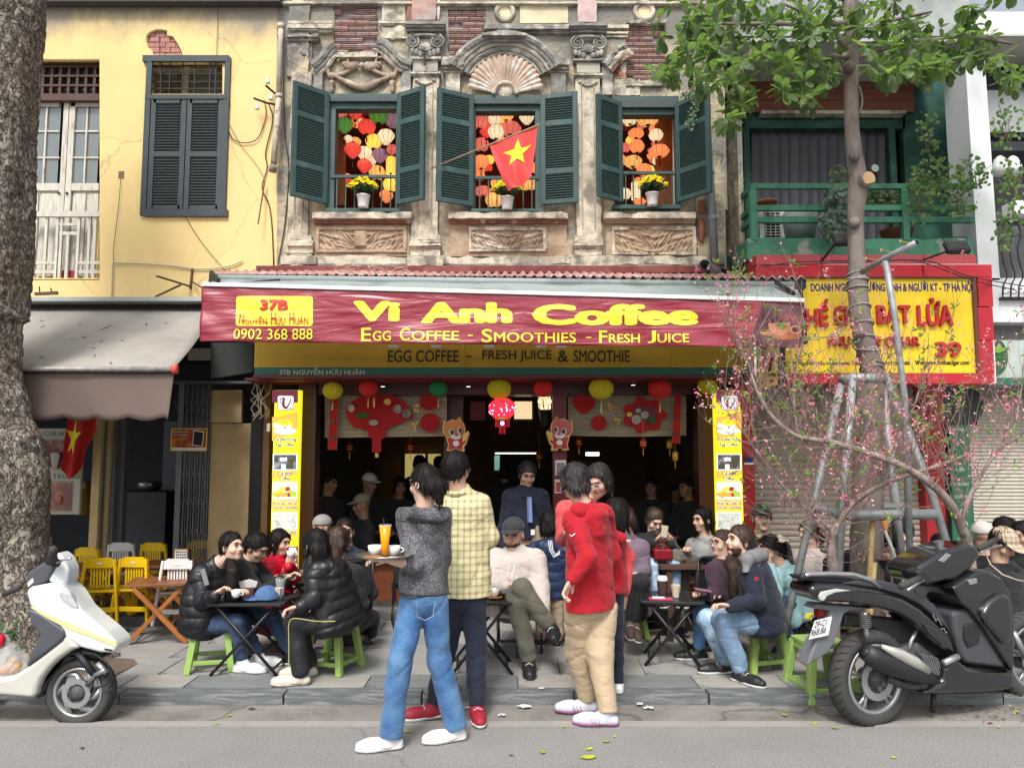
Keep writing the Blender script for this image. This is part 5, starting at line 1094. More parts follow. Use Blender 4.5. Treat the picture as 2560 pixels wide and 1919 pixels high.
# cartoon baby dragons cut from card (plain generic decoration)
cdo,cdr,cdy,cdw,cdk=mk('card_orange',(.62,.24,.06),.6,var=.1,bump=0),mk('card_red',(.5,.05,.05),.6,var=.2,vs=40,bump=0),mk('card_gold',(.75,.52,.16),.6,bump=0),mk('card_white',(.8,.78,.72),.6,bump=0),mk('card_black',(.02,.02,.02),.5,bump=0)
for(cx_,cy_,sg,lb,body)in((1138,1086,1,'left cardboard baby dragon cutout, orange faced',cdo),(1401,1084,-1,'right cardboard baby dragon cutout, pink faced',mk('card_pink',(.58,.14,.13),.6,bump=0))):
 f_=lambda pts:[(cx_+sg*x,cy_+y_)for x,y_ in pts]
 head=[(-28,-20),(-26,-34),(-18,-30),(-8,-36),(2,-34),(10,-42),(14,-33),(20,-26),(23,-12),(20,2),(8,10),(-8,11),(-22,4),(-28,-8)]
 deco('dragon_cutout',lb,'cutout',[('outline',f_([(x*1.12,y_*1.1+1)for x,y_ in head]),cdy),('head',f_(head),body),('torso_outline',f_([(-24,4),(16,6),(32,-10),(36,-2),(28,24),(22,30),(24,42),(8,42),(2,34),(-8,42),(-22,40),(-18,28)]),cdy),('torso',f_([(-20,8),(14,9),(28,-4),(26,20),(18,27),(18,38),(8,38),(2,30),(-6,38),(-18,37),(-15,26)]),cdr),('muzzle',f_(ellp(2,4,13,8)),cdw),('eye_white',f_(ellp(-9,-6,7,8)),cdw),('eye_white',f_(ellp(11,-11,6,8)),cdw),('eye',f_(ellp(-8,-6,4.5,6)),cdk),('eye',f_(ellp(12,-11,4,6)),cdk),('nose',f_(ellp(3,0,5,3)),cdr),('belly',f_(ellp(2,22,8,7)),cdw),('scroll',f_([(20,-2),(30,-6),(27,14),(18,18)]),cdy)],Y=7.45,grp='cardboard dragon cutouts')
for q,lb,mt in(((1388,1150,1415,1188),'white printed notice on the maroon doorway post',cdw),((1387,1198,1404,1232),'small red and white sticker on the maroon doorway post',cdr)):
 t=thing('notice',lb,'notice',tuple(P((q[0]+q[2])/2,q[3],7.57)));MB().pbox(*q,7.572,.006).build('sheet',cdw,t);MB().pbox(q[0]+3,q[1]+6,q[2]-3,q[3]-3,7.569,.003).build('print',mk('print_grey',(.3,.3,.3),.6,var=.8,vs=60,bump=0)if mt is cdw else mt,t)
 # small hanging ornaments
for i,(x,y_,Y_,lb)in enumerate(((874,1118,8.2,'small red and gold barrel ornament left of the felt fan tail'),(1026,1117,8.2,'small red and gold barrel ornament beside the lit doorway'),(1608,1108,7.4,'red scroll pendant under the felt flower'),(1674,1110,7.9,'gold bell pendant beside the right ribbon'),(1688,1140,7.7,'lowest gold bell pendant under the right ribbon'),(1447,1105,8.0,'dark red barrel ornament beside the doorway post'),(1348,1140,9.5,'red hanging scroll deep in the doorway'))):
 t=thing('hanging_ornament',lb,'ornament',tuple(P(x,y_,Y_)),'small hanging ornaments');s_=Y_/F
 c=P(x,y_,Y_);MB().lathe([(4*s_,12*s_),(8*s_,8*s_),(8*s_,-8*s_),(4*s_,-12*s_)],c,10).build('body',dred if i!=3 and i!=4 else gold,t,smooth=True);MB().lathe([(8.3*s_,3*s_),(8.3*s_,1*s_)],c,10).lathe([(8.3*s_,-3*s_),(8.3*s_,-5*s_)],c,10).tube([c+Vector((0,0,-12*s_)),c+Vector((0,0,-30*s_))],.004,4).tube([c+Vector((0,0,12*s_)),c+Vector((0,0,60*s_))],.0015,4).build('trim',gold,t)
 # wires and meter box beside the left menu strip
o=MB();r_=random.Random(3)
for _ in range(9):
 x=r_.uniform(632,668);q=[P(x,945,7.5)]
 for i in range(5):q.append(P(x+r_.uniform(-16,16),945+20*(i+1)+r_.uniform(-6,6),7.45))
 o.tube(q,.003,4)
o=o.build('meter_wires',wire_w,kind='stuff');tag(o,'tangle of old wires left of the yellow menu strip','wires',kind='stuff')
o=MB().pbox(667,1058,673,1078,7.28,.03).build('switch_box',pot_w);tag(o,'small white switch beside the left menu strip','switch')
# hanging side sign
ss=thing('side_sign','narrow yellow hanging sign with the cafe letter seen at an angle','sign',tuple(P(1920,915,6.7)))
MB().pprism([(1893,850),(1944,852),(1944,962),(1897,971)],6.7,.04).build('board',ysign,ss);MB().tube([P(x,y_,6.69)for x,y_ in curve([(1903,880),(1905,870),(1912,872),(1911,900),(1916,930),(1924,925),(1932,880)],4)],[.012]*25,6).build('letter',maroon,ss,smooth=True);lettering('COFFEE',(1920,931,1941,940),6.69,maroon,ss,bold=.03)
MB().pbox(1945,850,1964,965,6.9,.1).build('dark_post',mk('post_slate',(.04,.045,.05),.6),ss);MB().tube([P(1904,955,6.69),P(1936,950,6.69)],.008,5).build('underline',maroon,ss)
# ----- green balcony house on the right
gh=thing('green_house','dark green house with a railed balcony over the yellow and red shop sign','house',(3.4,8.4,0))
gw=mk('green_wall',(.014,.06,.042),.8,var=.3,vs=3,bump=.3,bs=30,col2=(.03,.10,.075),c2s=2);grl=mk('green_rail',(.05,.20,.12),.6,var=.2,vs=7,bump=.2,bs=50,col2=(.035,.14,.09),c2s=5)
YB=8.4
MB().pbox(1812,-150,2420,180,YB+.3,.1).pbox(1812,180,1862,660,YB,.1).pbox(2262,180,2420,660,YB,.1).pbox(1862,284,2262,322,YB,.1).build('wall',gw,gh)
MB().box(P(1812,400,YB).x-.05,P(1812,400,YB).x,7.75,9,2.5,7).build('side_wall',stucco,gh)
MB().pbox(1812,-150,2420,90,YB-.1,.3).build('upper_storey',mk('upper_grey',(.30,.32,.31),.8,var=.4,vs=2),gh)
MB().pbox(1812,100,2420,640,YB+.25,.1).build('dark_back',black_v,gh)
MB().pbox(1812,96,2420,104,7.5,1).build('upper_slab',mk('slab_grey',(.4,.41,.4),.8),gh)
for i in range(7):a,b,c,e=RX(1806,176+i*15,2286,190+i*15,YB-.06);piece('plank',a,b,YB-.06+.004*(i%2),YB-.02,c,e,gh,mk('red_plank',(.22,.075,.05),.75,var=.25,vs=4))
MB().pbox(1904,276,2266,284,YB-.12,.12).build('lintel_ledge',stucco_w,gh)
fr=MB().pbox(1862,320,1878,610,YB-.04,.06).pbox(2228,320,2244,610,YB-.04,.06).pbox(1862,300,2244,320,YB-.04,.06);fr.build('door_frame',gw,gh)
def cur(u,v):
 p=P(1878+350*u,322+290*v,YB+.05);p.y+=.02*abs(math.sin(u*46))**.6;return p
MB().grid(260,2,cur).build('folding_door',mk('door_slate',(.055,.055,.07),.55,var=.3,vs=3,stretch=(3,1,.3)),gh,smooth=False)
MB().lathe([(.001,0),(.042,0),(.042,.01)],P(2187,421,YB),20,Matrix.Rotation(R(90),3,'X')).build('round_disc',mk('disc_grey',(.5,.6,.52),.5,bump=0),gh)
# balcony
bc=thing('green_balcony','green painted balcony with post and rail railing above the yellow sign','balcony',tuple(P(2150,620,7.4)))
o=MB().pbox(1868,596,2436,648,7.4,1.0).build('slab',mk('slab_green',(.06,.22,.135),.8,var=.3,vs=4,bump=.5,bs=25,col2=(.30,.31,.27),c2s=2.4,c2lo=.58,c2hi=.62,dist=.01),bc);weather(o,.008,.12,14,4)
for q in((1876,458,2436,471),(1888,512,2436,526),(1888,541,2436,556)):MB().pbox(*q,7.4,.05).build('rail',grl,bc,bevel=.004)
for x in(1876,2075,2257):MB().pbox(x,471,x+17,600,7.39,.07).build('post',grl,bc,bevel=.004)
for(a,b,t)in((458,471,.0),(512,526,0),(541,556,0)):
 p0=P(1882,(a+b)/2,7.42);MB().bar(p0,Vector((p0.x,8.4,p0.z)),.05,.05).build('rail',grl,bc)
p0=P(1882,470,7.42);MB().box(p0.x-.02,p0.x+.02,7.5,8.4,P(0,700,7.42).z+.25,P(0,612,7.42).z).build('side_panel',gw,bc)
ac=thing('air_conditioner','white air conditioner unit behind the balcony railing','air conditioner',tuple(P(1935,600,7.9)))
MB().pbox(1900,515,1966,596,7.85,.3).build('case',pot_w,ac,bevel=.01)
g=MB()
for i in range(9):g.pbox(1912,530+i*7,1952,531.4+i*7,7.84,.008)
for i in range(4):g.pbox(1914+i*12,528,1915.4+i*12,592,7.842,.006)
MB().pbox(1911,527,1953,593,7.848,.006).build('fan_opening',black_v,ac);g.build('grille',pot_w,ac)
o=MB().lathe([(.14,-.16),(.17,0),(.18,.1),(.15,.14),(.04,.16)],P(2000,560,7.8),24).build('water_tub',mk('tub_grey',(.38,.42,.42),.5),smooth=True);tag(o,'large pale grey tub behind the balcony railing','tub')
o=MB().lathe([(.12,-.1),(.16,.04),(.17,.05)],P(2242,588,7.8),20).build('clay_tub',MATS['terracotta'],smooth=True);tag(o,'terracotta tub behind the balcony railing','tub')
o=MB().lathe([(.09,0),(.11,.03),(.1,.04)],P(1918,512,7.7),16).build('red_dish',MATS['terracotta'],smooth=True);tag(o,'shallow terracotta dish on the air conditioner','dish')
rp=random.Random(21)
def foliage(nm,lab,pts,n,L_,wd,mat,stem=True,col=None,up=0.):
 c=pts[0];t=thing(nm,lab,'plant',tuple(P(c[0],c[1],c[4])));m=MB();st=MB()
 for(x,y_,rx,ry,Y_,k_)in pts:
  for _ in range(int(n*k_)):
   a,q=rp.uniform(0,6.28),math.sqrt(rp.random());leaf(m,P(x+rx*q*math.cos(a),y_+ry*q*math.sin(a),Y_+rp.uniform(-.12,.12)),L_*rp.uniform(.6,1.2),wd,rp,up)
  for _ in range(4):p=P(x,y_+ry*.8,Y_);st.tube([p,P(x+rp.uniform(-rx,rx)*.6,y_,Y_),P(x+rp.uniform(-rx,rx),y_-ry*rp.random(),Y_)],.0035,4)
 m.build('leaves',mat,t,kind='stuff');st.build('stems',mk('twig_brown',(.12,.08,.055),.8,bump=0),t,kind='stuff');return t
def leafmat(nm,c,c2,tr=.35):
 m=mk(nm,c,.5,var=.35,vs=9,bump=0,col2=c2,c2s=5,c2lo=.45,c2hi=.6,spec=.5);N,L,b=nodes_of(m);t=N.new('ShaderNodeBsdfTranslucent');x=N.new('ShaderNodeMixShader');x.inputs[0].default_value=tr
 s=b.inputs['Base Color'].links[0].from_socket;v=N.new('ShaderNodeVectorMath');v.operation='MULTIPLY';v.inputs[1].default_value=(1.5,1.8,.6);L.new(s,v.inputs[0]);L.new(v.outputs[0],t.inputs[0])
 L.new(b.outputs[0],x.inputs[1]);L.new(t.outputs[0],x.inputs[2]);L.new(x.outputs[0],N['Material Output'].inputs[0]);return m
lf_a=leafmat('tree_leaf',(.10,.15,.085),(.18,.25,.12),.5);lf_b=leafmat('vine_leaf',(.09,.17,.05),(.17,.27,.07));lf_c=leafmat('grey_green_leaf',(.12,.18,.14),(.07,.12,.08),.15)
foliage('balcony_shrub','grey green round leaved shrub pushing through the balcony railing',[(2095,520,38,60,7.35,1),(2080,560,25,40,7.3,.6)],170,.07,.028,lf_c)
foliage('climbing_vine','light green climbing vine spreading over the right end of the balcony',[(2340,440,70,50,7.25,1),(2320,330,28,60,7.3,.35),(2400,490,45,60,7.25,.7),(2300,500,40,60,7.3,.3),(2440,430,45,40,7.2,.5)],150,.05,.02,lf_b)
foliage('climbing_vine','sparse light green vine on the white building at the right edge',[(2520,310,40,60,7.0,.5),(2530,480,35,90,7.0,.8),(2510,580,25,50,7.0,.4)],120,.05,.02,lf_b)
foliage('balcony_plant','dark leafy plant behind the right part of the balcony railing',[(2205,492,45,18,7.7,1)],140,.07,.022,lf_a)
foliage('wall_plant','straggling grey vine on the left green balcony wall',[(1835,470,20,60,8.2,.5),(1830,360,14,60,8.2,.3)],100,.05,.018,lf_c)
foliage('balcony_plant','small leafy bush beside the tree stub on the balcony',[(2100,440,30,28,7.6,.5)],90,.06,.02,lf_a)
# white building at the right edge
wb=thing('white_building','white painted building with black iron balcony at the right edge','building',(4.8,8,0));wp=mk('white_plaster',(.72,.74,.75),.7,var=.08,vs=3,bump=.1)
def wpost(u,v):return P(0,0,1)
MB().pprism([(2413,150),(2462,150),(2500,700),(2448,700)],7.5,.4).build('pillar',wp,wb)
MB().pbox(2448,695,2900,805,7.5,1.2).build('balcony_base',wp,wb);MB().pbox(2455,805,2900,850,7.7,.8).build('soffit',mk('grey_soffit',(.2,.21,.21),.8),wb)
MB().pbox(2440,30,2900,84,7.4,.5).build('eave',wp,wb);MB().pbox(2440,84,2900,90,7.3,.7).build('gutter',mk('gutter_pale',(.5,.5,.46),.6),wb);MB().pbox(2462,92,2900,226,7.9,.3).build('window',mk('dark_glass',(.03,.035,.045),.15,bump=0),wb)
MB().pbox(2470,226,2900,330,7.7,.5).build('fascia',mk('fascia_grey',(.32,.35,.35),.7),wb);MB().pbox(2480,330,2900,700,8.2,.1).build('inner_wall',mk('inner_dark',(.09,.09,.095),.8,var=.6,vs=3),wb);MB().pbox(2485,338,2900,344,7.7,.1).pbox(2500,552,2900,560,7.45,.06).pbox(2505,742,2900,748,7.45,.06).each('iron_rail',iron,wb)
ir=MB()
for i in range(7):
 x=2506+i*20;ir.tube([P(x_,y_,7.42)for x_,y_ in curve([(x,560),(x+6,590),(x-2,620),(x+4,660),(x+12,690),(x+2,715),(x+1,744)],4)],.008,5)
 ir.tube([P(x+8+8*math.cos(a),585+8*math.sin(a),7.42)for a in[j*.6 for j in range(9)]],.005,4).tube([P(x+8+7*math.cos(a),728+7*math.sin(a),7.42)for a in[j*.6 for j in range(9)]],.005,4)
ir.build('iron_scrolls',iron,wb)
for i,x in enumerate((2500,2532)):
 o=MB().lathe([(.02,.09),(.05,.06),(.08,-.02),(.09,-.1)],P(x,412,7.6),14).build('glass_shade',mk('milky_shade',(.62,.64,.62),.4),smooth=True);tag(o,('left','right')[i]+' pale hanging lamp shade on the white building balcony','lamp shade')
o=MB().pbox(2536,500,2580,535,7.3,.2).build('planter',wp,bevel=.01);tag(o,'white planter box on the iron balcony at the right edge','planter')
# shop sign 39
YS=6.95
s39=thing('lighter_shop_sign','big yellow shop sign in a red panelled frame with raised red letters','sign',tuple(P(2190,800,YS)))
redp=mk('red_cladding',(.46,.018,.03),.4,var=.12,vs=2,bump=0);ysg=mk('sign_bright_yellow',(.86,.60,.02),.45,var=.05,vs=2,bump=0);nav=mk('sign_navy',(.03,.02,.18),.5,bump=0,var=0);rlt=mk('raised_red',(.48,.015,.02),.45,var=.1,bump=0);blk=mk('sign_black',(.02,.02,.015),.5,var=0,bump=0)
for q in((1890,637,2052,660),(2054,637,2308,660),(2310,637,2440,660)):MB().pbox(*q,YS+.3,.3).build('top_panel',mk('red_top',(.42,.06,.07),.6,var=.2),s39)
for q in((1893,661,2052,692),(2054,661,2306,692),(2308,661,2480,692),(2446,692.5,2482,766),(2447,768,2484,850),(2448,852,2485,932),(1966,932.5,2070,959),(2072,932.5,2316,959),(2318,932.5,2486,959)):MB().pbox(*q,YS,.35).build('red_panel',redp,s39,bevel=.003)
MB().pbox(1930,660,2483,958,YS+.06,.3).build('backing',wp,s39)
MB().pbox(1940,692,2446,932,YS+.03,.02).build('yellow_field',ysg,s39);MB().pbox(2437,692,2446,932,YS+.005,.04).pbox(1940,692,2437,695,YS+.005,.04).each('inner_trim',mk('trim_brown',(.12,.05,.03),.5),s39)
e=YS+.029
for s,b in(('DOANH NGHIỆP THƯƠNG BINH & NGƯỜI KT - TP HÀ NỘI',(2027,701,2431,734)),):lettering(s,b,e,nav,s39,bold=.03)
for s,b in(('THẾ',(1983,748,2069,816)),('GIỚI',(2082,748,2152,816)),('BẬT',(2189,748,2273,822)),('LỬA',(2290,746,2378,816)),('PHỤ KIỆN CIGAR',(2068,834,2296,872)),('39',(2336,855,2399,892))):lettering(s,b,e,rlt,s39,bold=.03,depth=.035)
lettering('ĐC: 39 Nguyễn Hữu Huân-Hoàn Kiếm-HN  ĐT:0943.234.688',(1955,900,2274,915),e,blk,s39,bold=.02);lettering('Web:www.batluacigar.com',(2287,900,2423,915),e,blk,s39,bold=.03)
for i,(x,y_,ax,ay)in enumerate(((2112,600,2052,655),(2392,619,2302,652))):
 t=thing('flood_light',('left','right')[i]+' black flood light on an iron arm over the yellow sign','flood light',tuple(P(x,y_,6.7)),'flood lights over the yellow sign')
 m3=Matrix.Rotation(R(-30),3,'X');c=P(x,y_,6.6);MB().obox(c,(.2,.05,.12),m3).build('housing',iron,t,bevel=.006)
 f=MB()
 for k_ in range(9):f.obox(c+m3@Vector((-.08+k_*.02,-.03,0)),(.006,.02,.1),m3)
 f.build('fins',mk('fin_grey',(.09,.09,.09),.5),t);MB().bar(P(ax,ay,YS),c+Vector((-.08,.02,-.03)),.02,.012).tube([c+Vector((-.1,0,-.03)),c+Vector((-.1,.02,.1)),c+Vector((.1,.02,.1)),c+Vector((.1,0,-.03))],.006,5).build('arm',iron,t)
for pts,lb in(([(1900,668,6.9),(2000,655,6.8),(2200,652,6.8),(2300,655,6.8),(2430,700,6.8),(2540,725,7.2)],'upper'),([(1900,662,6.9),(2050,660,6.85),(2300,650,6.8),(2420,690,6.8),(2560,715,7.2)],'lower'),([(2440,815,7.2),(2500,822,7.3),(2570,828,7.3)],'right')):cable('cable',pts,.005,wire_m,{'upper':'black cable over the yellow sign, upper of the pair','lower':'black cable over the yellow sign, lower of the pair','right':'black cable under the white balcony base'}[lb],'cables over the yellow sign')
o=thing('green_leaf_sign','pale fascia with a round green emblem right of the red frame','sign',tuple(P(2540,900,7.6)));MB().pbox(2484,850,2800,944,7.6,.1).build('board',mk('pale_green_board',(.46,.52,.48),.6),o);MB().pbox(2484,944.5,2800,962,7.595,.1).build('stripe',mk('stripe_green',(.02,.16,.09),.6),o)
MB().pprism(ellp(2484,893,36,48,n=36),7.59,.008).build('emblem',mk('emblem_green',(.015,.12,.05),.5),o);MB().pprism([(2482,868),(2500,862),(2512,874),(2500,882),(2482,880)],7.585,.004).build('leaf_mark',mk('leaf_lime',(.2,.4,.05),.5),o);lettering('TỪ THIÊN NHIÊN',(2484,889,2516,896),7.589,MATS['leaf_lime'],o);lettering('VIỆT',(2484,903,2502,918),7.589,MATS['leaf_lime'],o)
# closed fronts below the signs
rs=thing('roller_shutter','closed beige roller shutter behind the blossoming branches under the yellow sign','shutter',tuple(P(2090,1500,8)),'closed roller shutters');rsm=mk('shutter_beige',(.42,.37,.30),.7,var=.15,vs=3,bump=.1,stretch=(.4,1,3))
def roller(t,x0,x1,y0,y1,Y,p,mat):
 n=int((y1-y0)/p);a,b,c,e=RX(x0,y0,x1,y1,Y);h_=(e-c)/n;me=MB().add([(a,0,0),(b,0,0),(a,-.012,h_*.3),(b,-.012,h_*.3),(a,-.012,h_*.62),(b,-.012,h_*.62),(a,.004,h_*.99),(b,.004,h_*.99),(a,.012,h_),(b,.012,h_)],[(0,1,3,2),(2,3,5,4),(4,5,7,6),(6,7,9,8)]).mesh('slat');me.materials.append(mat)
 for i in range(n):inst('slat',me,t,Matrix.Translation((0,Y,c+i*h_)))
roller(rs,1888,2302,955,1560,8.0,14.2,rsm)
rs2=thing('roller_shutter','closed pale roller shutter with narrow slats at the right edge','shutter',tuple(P(2500,1500,8)),'closed roller shutters');roller(rs2,2432,2900,985,1540,8.1,9.2,mk('shutter_pale',(.50,.46,.39),.7,var=.1))
MB().pbox(2425,955,2900,990,8.0,.1).build('shutter_box',mk('shutter_box_grey',(.28,.26,.24),.7),rs2)
rf=thing('right_fronts','red and dark pillars between the closed roller shutters','shop front',tuple(P(2340,1500,7.9)))
MB().pbox(1856,960,1888,1540,7.45,.5).build('red_pillar',mk('pillar_red',(.34,.015,.02),.45,var=.15),rf);MB().pbox(1860,1142,1886,1162,7.44,.008).build('blue_sticker',nav,rf);MB().pbox(1861,1156,1885,1161,7.435,.004).build('sticker_band',MATS['paper_white'],rf)
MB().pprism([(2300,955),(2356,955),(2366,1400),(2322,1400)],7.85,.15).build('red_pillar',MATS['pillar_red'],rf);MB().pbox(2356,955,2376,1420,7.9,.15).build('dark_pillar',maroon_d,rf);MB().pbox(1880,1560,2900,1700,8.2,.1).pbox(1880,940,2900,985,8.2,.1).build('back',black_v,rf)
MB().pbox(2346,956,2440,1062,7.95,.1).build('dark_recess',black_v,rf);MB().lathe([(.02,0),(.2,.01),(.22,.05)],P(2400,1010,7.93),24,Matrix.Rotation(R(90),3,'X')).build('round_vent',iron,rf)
gs=thing('green_strip_sign','tall narrow green sign with white words behind the peach branches','sign',tuple(P(2400,1200,7.85)));MB().pprism([(2374,1062),(2424,1062),(2434,1350),(2382,1350)],7.84,.04).build('board',mk('strip_green',(.02,.14,.075),.5),gs)
for s,b in(('LƯU',(2386,1068,2408,1076)),('LỢI',(2390,1166,2410,1180)),('KHOẢN',(2384,1202,2420,1214)),('ĐƯỜNG',(2386,1234,2420,1246)),('VÀ',(2394,1268,2420,1280)),('TRÀ',(2394,1298,2420,1312)),('-TH',(2394,1340,2410,1348))):lettering(s,b,7.838,letw,gs,bold=.02)
MB().box(-14,-9,7.9,8,0,9).box(P(2900,500,7.9).x,14,7.9,8,0,9).build('far_wall',stucco,rf)
# ----- trees
def barkmat(nm,c1,c2,c3,s1,bstr):
 m=bpy.data.materials.new(nm);m.use_nodes=True;N,L,b=nodes_of(m);b.inputs['Roughness'].default_value=.95;tc=N.new('ShaderNodeTexCoord');mp=N.new('ShaderNodeMapping');mp.inputs['Scale'].default_value=(1,1,.55);L.new(tc.outputs['Object'],mp.inputs[0])
 n0=N.new('ShaderNodeTexNoise');n0.inputs['Scale'].default_value=15;n0.inputs['Detail'].default_value=4;L.new(mp.outputs[0],n0.inputs[0]);ad=N.new('ShaderNodeMix');ad.data_type='VECTOR';ad.inputs[0].default_value=.2;L.new(mp.outputs[0],ad.inputs[4]);L.new(n0.outputs['Color'],ad.inputs[5])
 v=N.new('ShaderNodeTexVoronoi');v.inputs['Scale'].default_value=s1;L.new(ad.outputs[1],v.inputs['Vector']);v2=N.new('ShaderNodeTexVoronoi');v2.feature='DISTANCE_TO_EDGE';v2.inputs['Scale'].default_value=s1;L.new(ad.outputs[1],v2.inputs['Vector'])
 n=N.new('ShaderNodeTexNoise');n.inputs['Scale'].default_value=2.3;n.inputs['Detail'].default_value=8;L.new(mp.outputs[0],n.inputs[0]);sp=N.new('ShaderNodeSeparateColor');L.new(v.outputs['Color'],sp.inputs[0])
 r=N.new('ShaderNodeValToRGB');r.color_ramp.elements[0].color=(*c1,1);r.color_ramp.elements[1].color=(*c2,1);L.new(sp.outputs[0],r.inputs[0]);mx=N.new('ShaderNodeMix');mx.data_type='RGBA';q=N.new('ShaderNodeMapRange');q.inputs[1].default_value=.5;q.inputs[2].default_value=.66;L.new(n.outputs['Fac'],q.inputs[0]);L.new(q.outputs[0],mx.inputs[0]);L.new(r.outputs[0],mx.inputs[6]);mx.inputs[7].default_value=(*c3,1)
 e_=N.new('ShaderNodeMapRange');e_.inputs[2].default_value=.14;e_.inputs[3].default_value=.3;L.new(v2.outputs['Distance'],e_.inputs[0]);sc=N.new('ShaderNodeVectorMath');sc.operation='SCALE';L.new(mx.outputs[2],sc.inputs[0]);L.new(e_.outputs[0],sc.inputs['Scale']);L.new(sc.outputs[0],b.inputs['Base Color'])
 a1=N.new('ShaderNodeMath');a1.operation='MULTIPLY_ADD';a1.inputs[1].default_value=.6;L.new(sp.outputs[1],a1.inputs[0]);L.new(e_.outputs[0],a1.inputs[2]);n3=N.new('ShaderNodeTexNoise');n3.inputs['Scale'].default_value=60;n3.inputs['Detail'].default_value=6;L.new(tc.outputs['Object'],n3.inputs[0]);a2=N.new('ShaderNodeMath');a2.operation='MULTIPLY_ADD';a2.inputs[1].default_value=.5;L.new(n3.outputs['Fac'],a2.inputs[0]);L.new(a1.outputs[0],a2.inputs[2])
 bp=N.new('ShaderNodeBump');bp.inputs['Strength'].default_value=bstr;bp.inputs['Distance'].default_value=.015;L.new(a2.outputs[0],bp.inputs['Height']);L.new(bp.outputs[0],b.inputs['Normal']);return m
bark=barkmat('scaly_bark',(.14,.11,.085),(.40,.35,.29),(.26,.20,.15),24,1.0)
bark2=mk('smooth_bark',(.22,.18,.16),.9,var=.3,vs=9,bump=.5,bs=50,col2=(.13,.11,.095),c2s=6,dist=.008,stretch=(1,1,.5))
big=thing('old_tree','huge old tree trunk with scaly bark at the left edge of the pavement','tree',tuple(P(-40,1650,5.7)))
Yt=5.75;prof=[(-400,-40,170),(0,-60,174),(200,-70,166),(350,-76,162),(600,-78,160),(800,-88,158),(930,-92,162),(1020,-86,176),(1110,-72,196),(1200,-66,206),(1340,-70,205),(1450,-68,212),(1560,-60,235),(1640,-50,265),(1720,-50,280)]
def trunk(u,v):
 y_=-400+2120*v;i=max(j for j in range(len(prof))if prof[j][0]<=y_+.01);i=min(i,len(prof)-2);a,b=prof[i],prof[i+1];t=(y_-a[0])/(b[0]-a[0]);t=t*t*(3-2*t)
 xc=a[1]+(b[1]-a[1])*t;r=(a[2]+(b[2]-a[2])*t-22-14*(y_>800))*Yt/F;c=P(xc,y_,Yt);an=2*math.pi*u;rr_=r*(1+.05*math.sin(3*an+v*3)+.03*math.sin(7*an+v*11)+.25*max(0,v-.82)/.18*abs(math.sin(2.5*an)))
 return(c.x+rr_*math.cos(an),Yt+rr_*math.sin(an),max(.03,c.z))
m=MB().grid(240,420,trunk);V=np.array(m.v);nn=vnoise(V*(1,1,.6),60,3)*.5+vnoise(V*(1,1,.6),120,4)*.5;cxy=V[:,:2]-np.array([P(-70,900,Yt).x,Yt]);cxy/=np.linalg.norm(cxy,axis=1,keepdims=True);V[:,:2]+=cxy*(np.clip(nn,-.6,.5)*.016)[:,None];m.v=[tuple(v)for v in V]
m.build('trunk',bark,big,smooth=True);m=MB()
for(a,b,c_,r0)in(((140,1560),(230,1600),(320,1580),.09),((60,1600),(200,1650),(300,1640),.08)):m.tube([P(a[0],a[1],5.6),G(b[0],b[1],.07),G(c_[0],c_[1],.06)],[r0*1.3,r0*.8,.03],10)
m.build('root',bark,big,smooth=True)
st=thing('street_tree','young street tree with broad green leaves strapped to a steel tree guard','tree',tuple(P(2180,1520,6.3)));Y2=6.3;q=Y2/F
tp=[(2118,-220,24),(2126,0,24),(2130,120,22),(2128,250,22),(2132,350,23),(2142,430,27),(2144,470,30),(2138,540,24),(2140,620,25),(2146,740,29),(2160,850,30),(2180,925,32),(2180,1000,36),(2172,1150,42),(2168,1280,46),(2166,1400,48),(2168,1500,50),(2168,1628,60)]
tq=curve(tp,4);m=MB().tube([P(x,y_,Y2)for x,y_,r in tq],[r*q*.82 for x,y_,r in tq],20);V=np.array(m.v);V+=(vnoise(V*(1,1,.5),25,5)*.006)[:,None]*np.array([1,1,0]);m.v=[tuple(v)for v in V]
m.build('trunk',bark2,st,smooth=True)
MB().tube([P(2150,462,Y2),P(2172,446,Y2-.12)],[.07,.062],14).build('stub',bark2,st,smooth=True);MB().tube([P(2172,446,Y2-.12),P(2173,445.5,Y2-.125)],.057,16).build('cut_face',mk('cut_wood',(.55,.36,.2),.8),st)
for(x,y_,r_)in((2136,556,.035),(2136,392,.03),(2123,168,.035),(2150,830,.035)):MB().tube([P(x,y_,Y2-.05),P(x,y_+1,Y2-.105)],[r_*1.5,r_],12).build('knot',bark2,st,smooth=True)
rw=MB()
for i,(y_,tl_)in enumerate(((688,6),(696,-4),(705,8),(722,4),(772,10),(812,8),(850,10),(872,-6),(884,12),(918,14),(930,16))):
 j=min(range(len(tq)),key=lambda k_:abs(tq[k_][1]-y_));x,_,r=tq[j];rw.tube([P(x,y_+tl_*math.sin(a),Y2)+Vector((math.cos(a)*(r*.84+1.5)*q,math.sin(a)*(r*.84+1.5)*q,0))for a in[k_*.42 for k_ in range(16)]],.008,6)
rw.build('rope_windings',mk('rubber_rope',(.30,.28,.26),.7,var=.3,vs=10),st)
br_=MB();BR=[((2126,130),(2060,60),(1960,10),6.1),((2126,110),(2200,60),(2330,30),6.1),((2130,150),(2250,110),(2420,90),6.4),((2120,60),(1960,60),(1760,60),5.9),((2128,200),(2010,120),(1880,130),6.2),((2120,0),(1900,-80),(1740,-60),6.0),((2120,0),(2300,-100),(2540,-40),6.2),((2420,90),(2480,100),(2530,110),6.3),((1880,130),(1850,200),(1822,300),6.0),((2128,140),(2040,150),(1990,200),6.0)]
for a,b,c_,Y_ in BR:br_.tube([P(x,y_,Y2+(Y_-Y2)*t)for(x,y_),t in zip(curve([a,b,c_],5),np.linspace(0,1,11))],[.03*(1-.7*t)for t in np.linspace(0,1,11)],7)
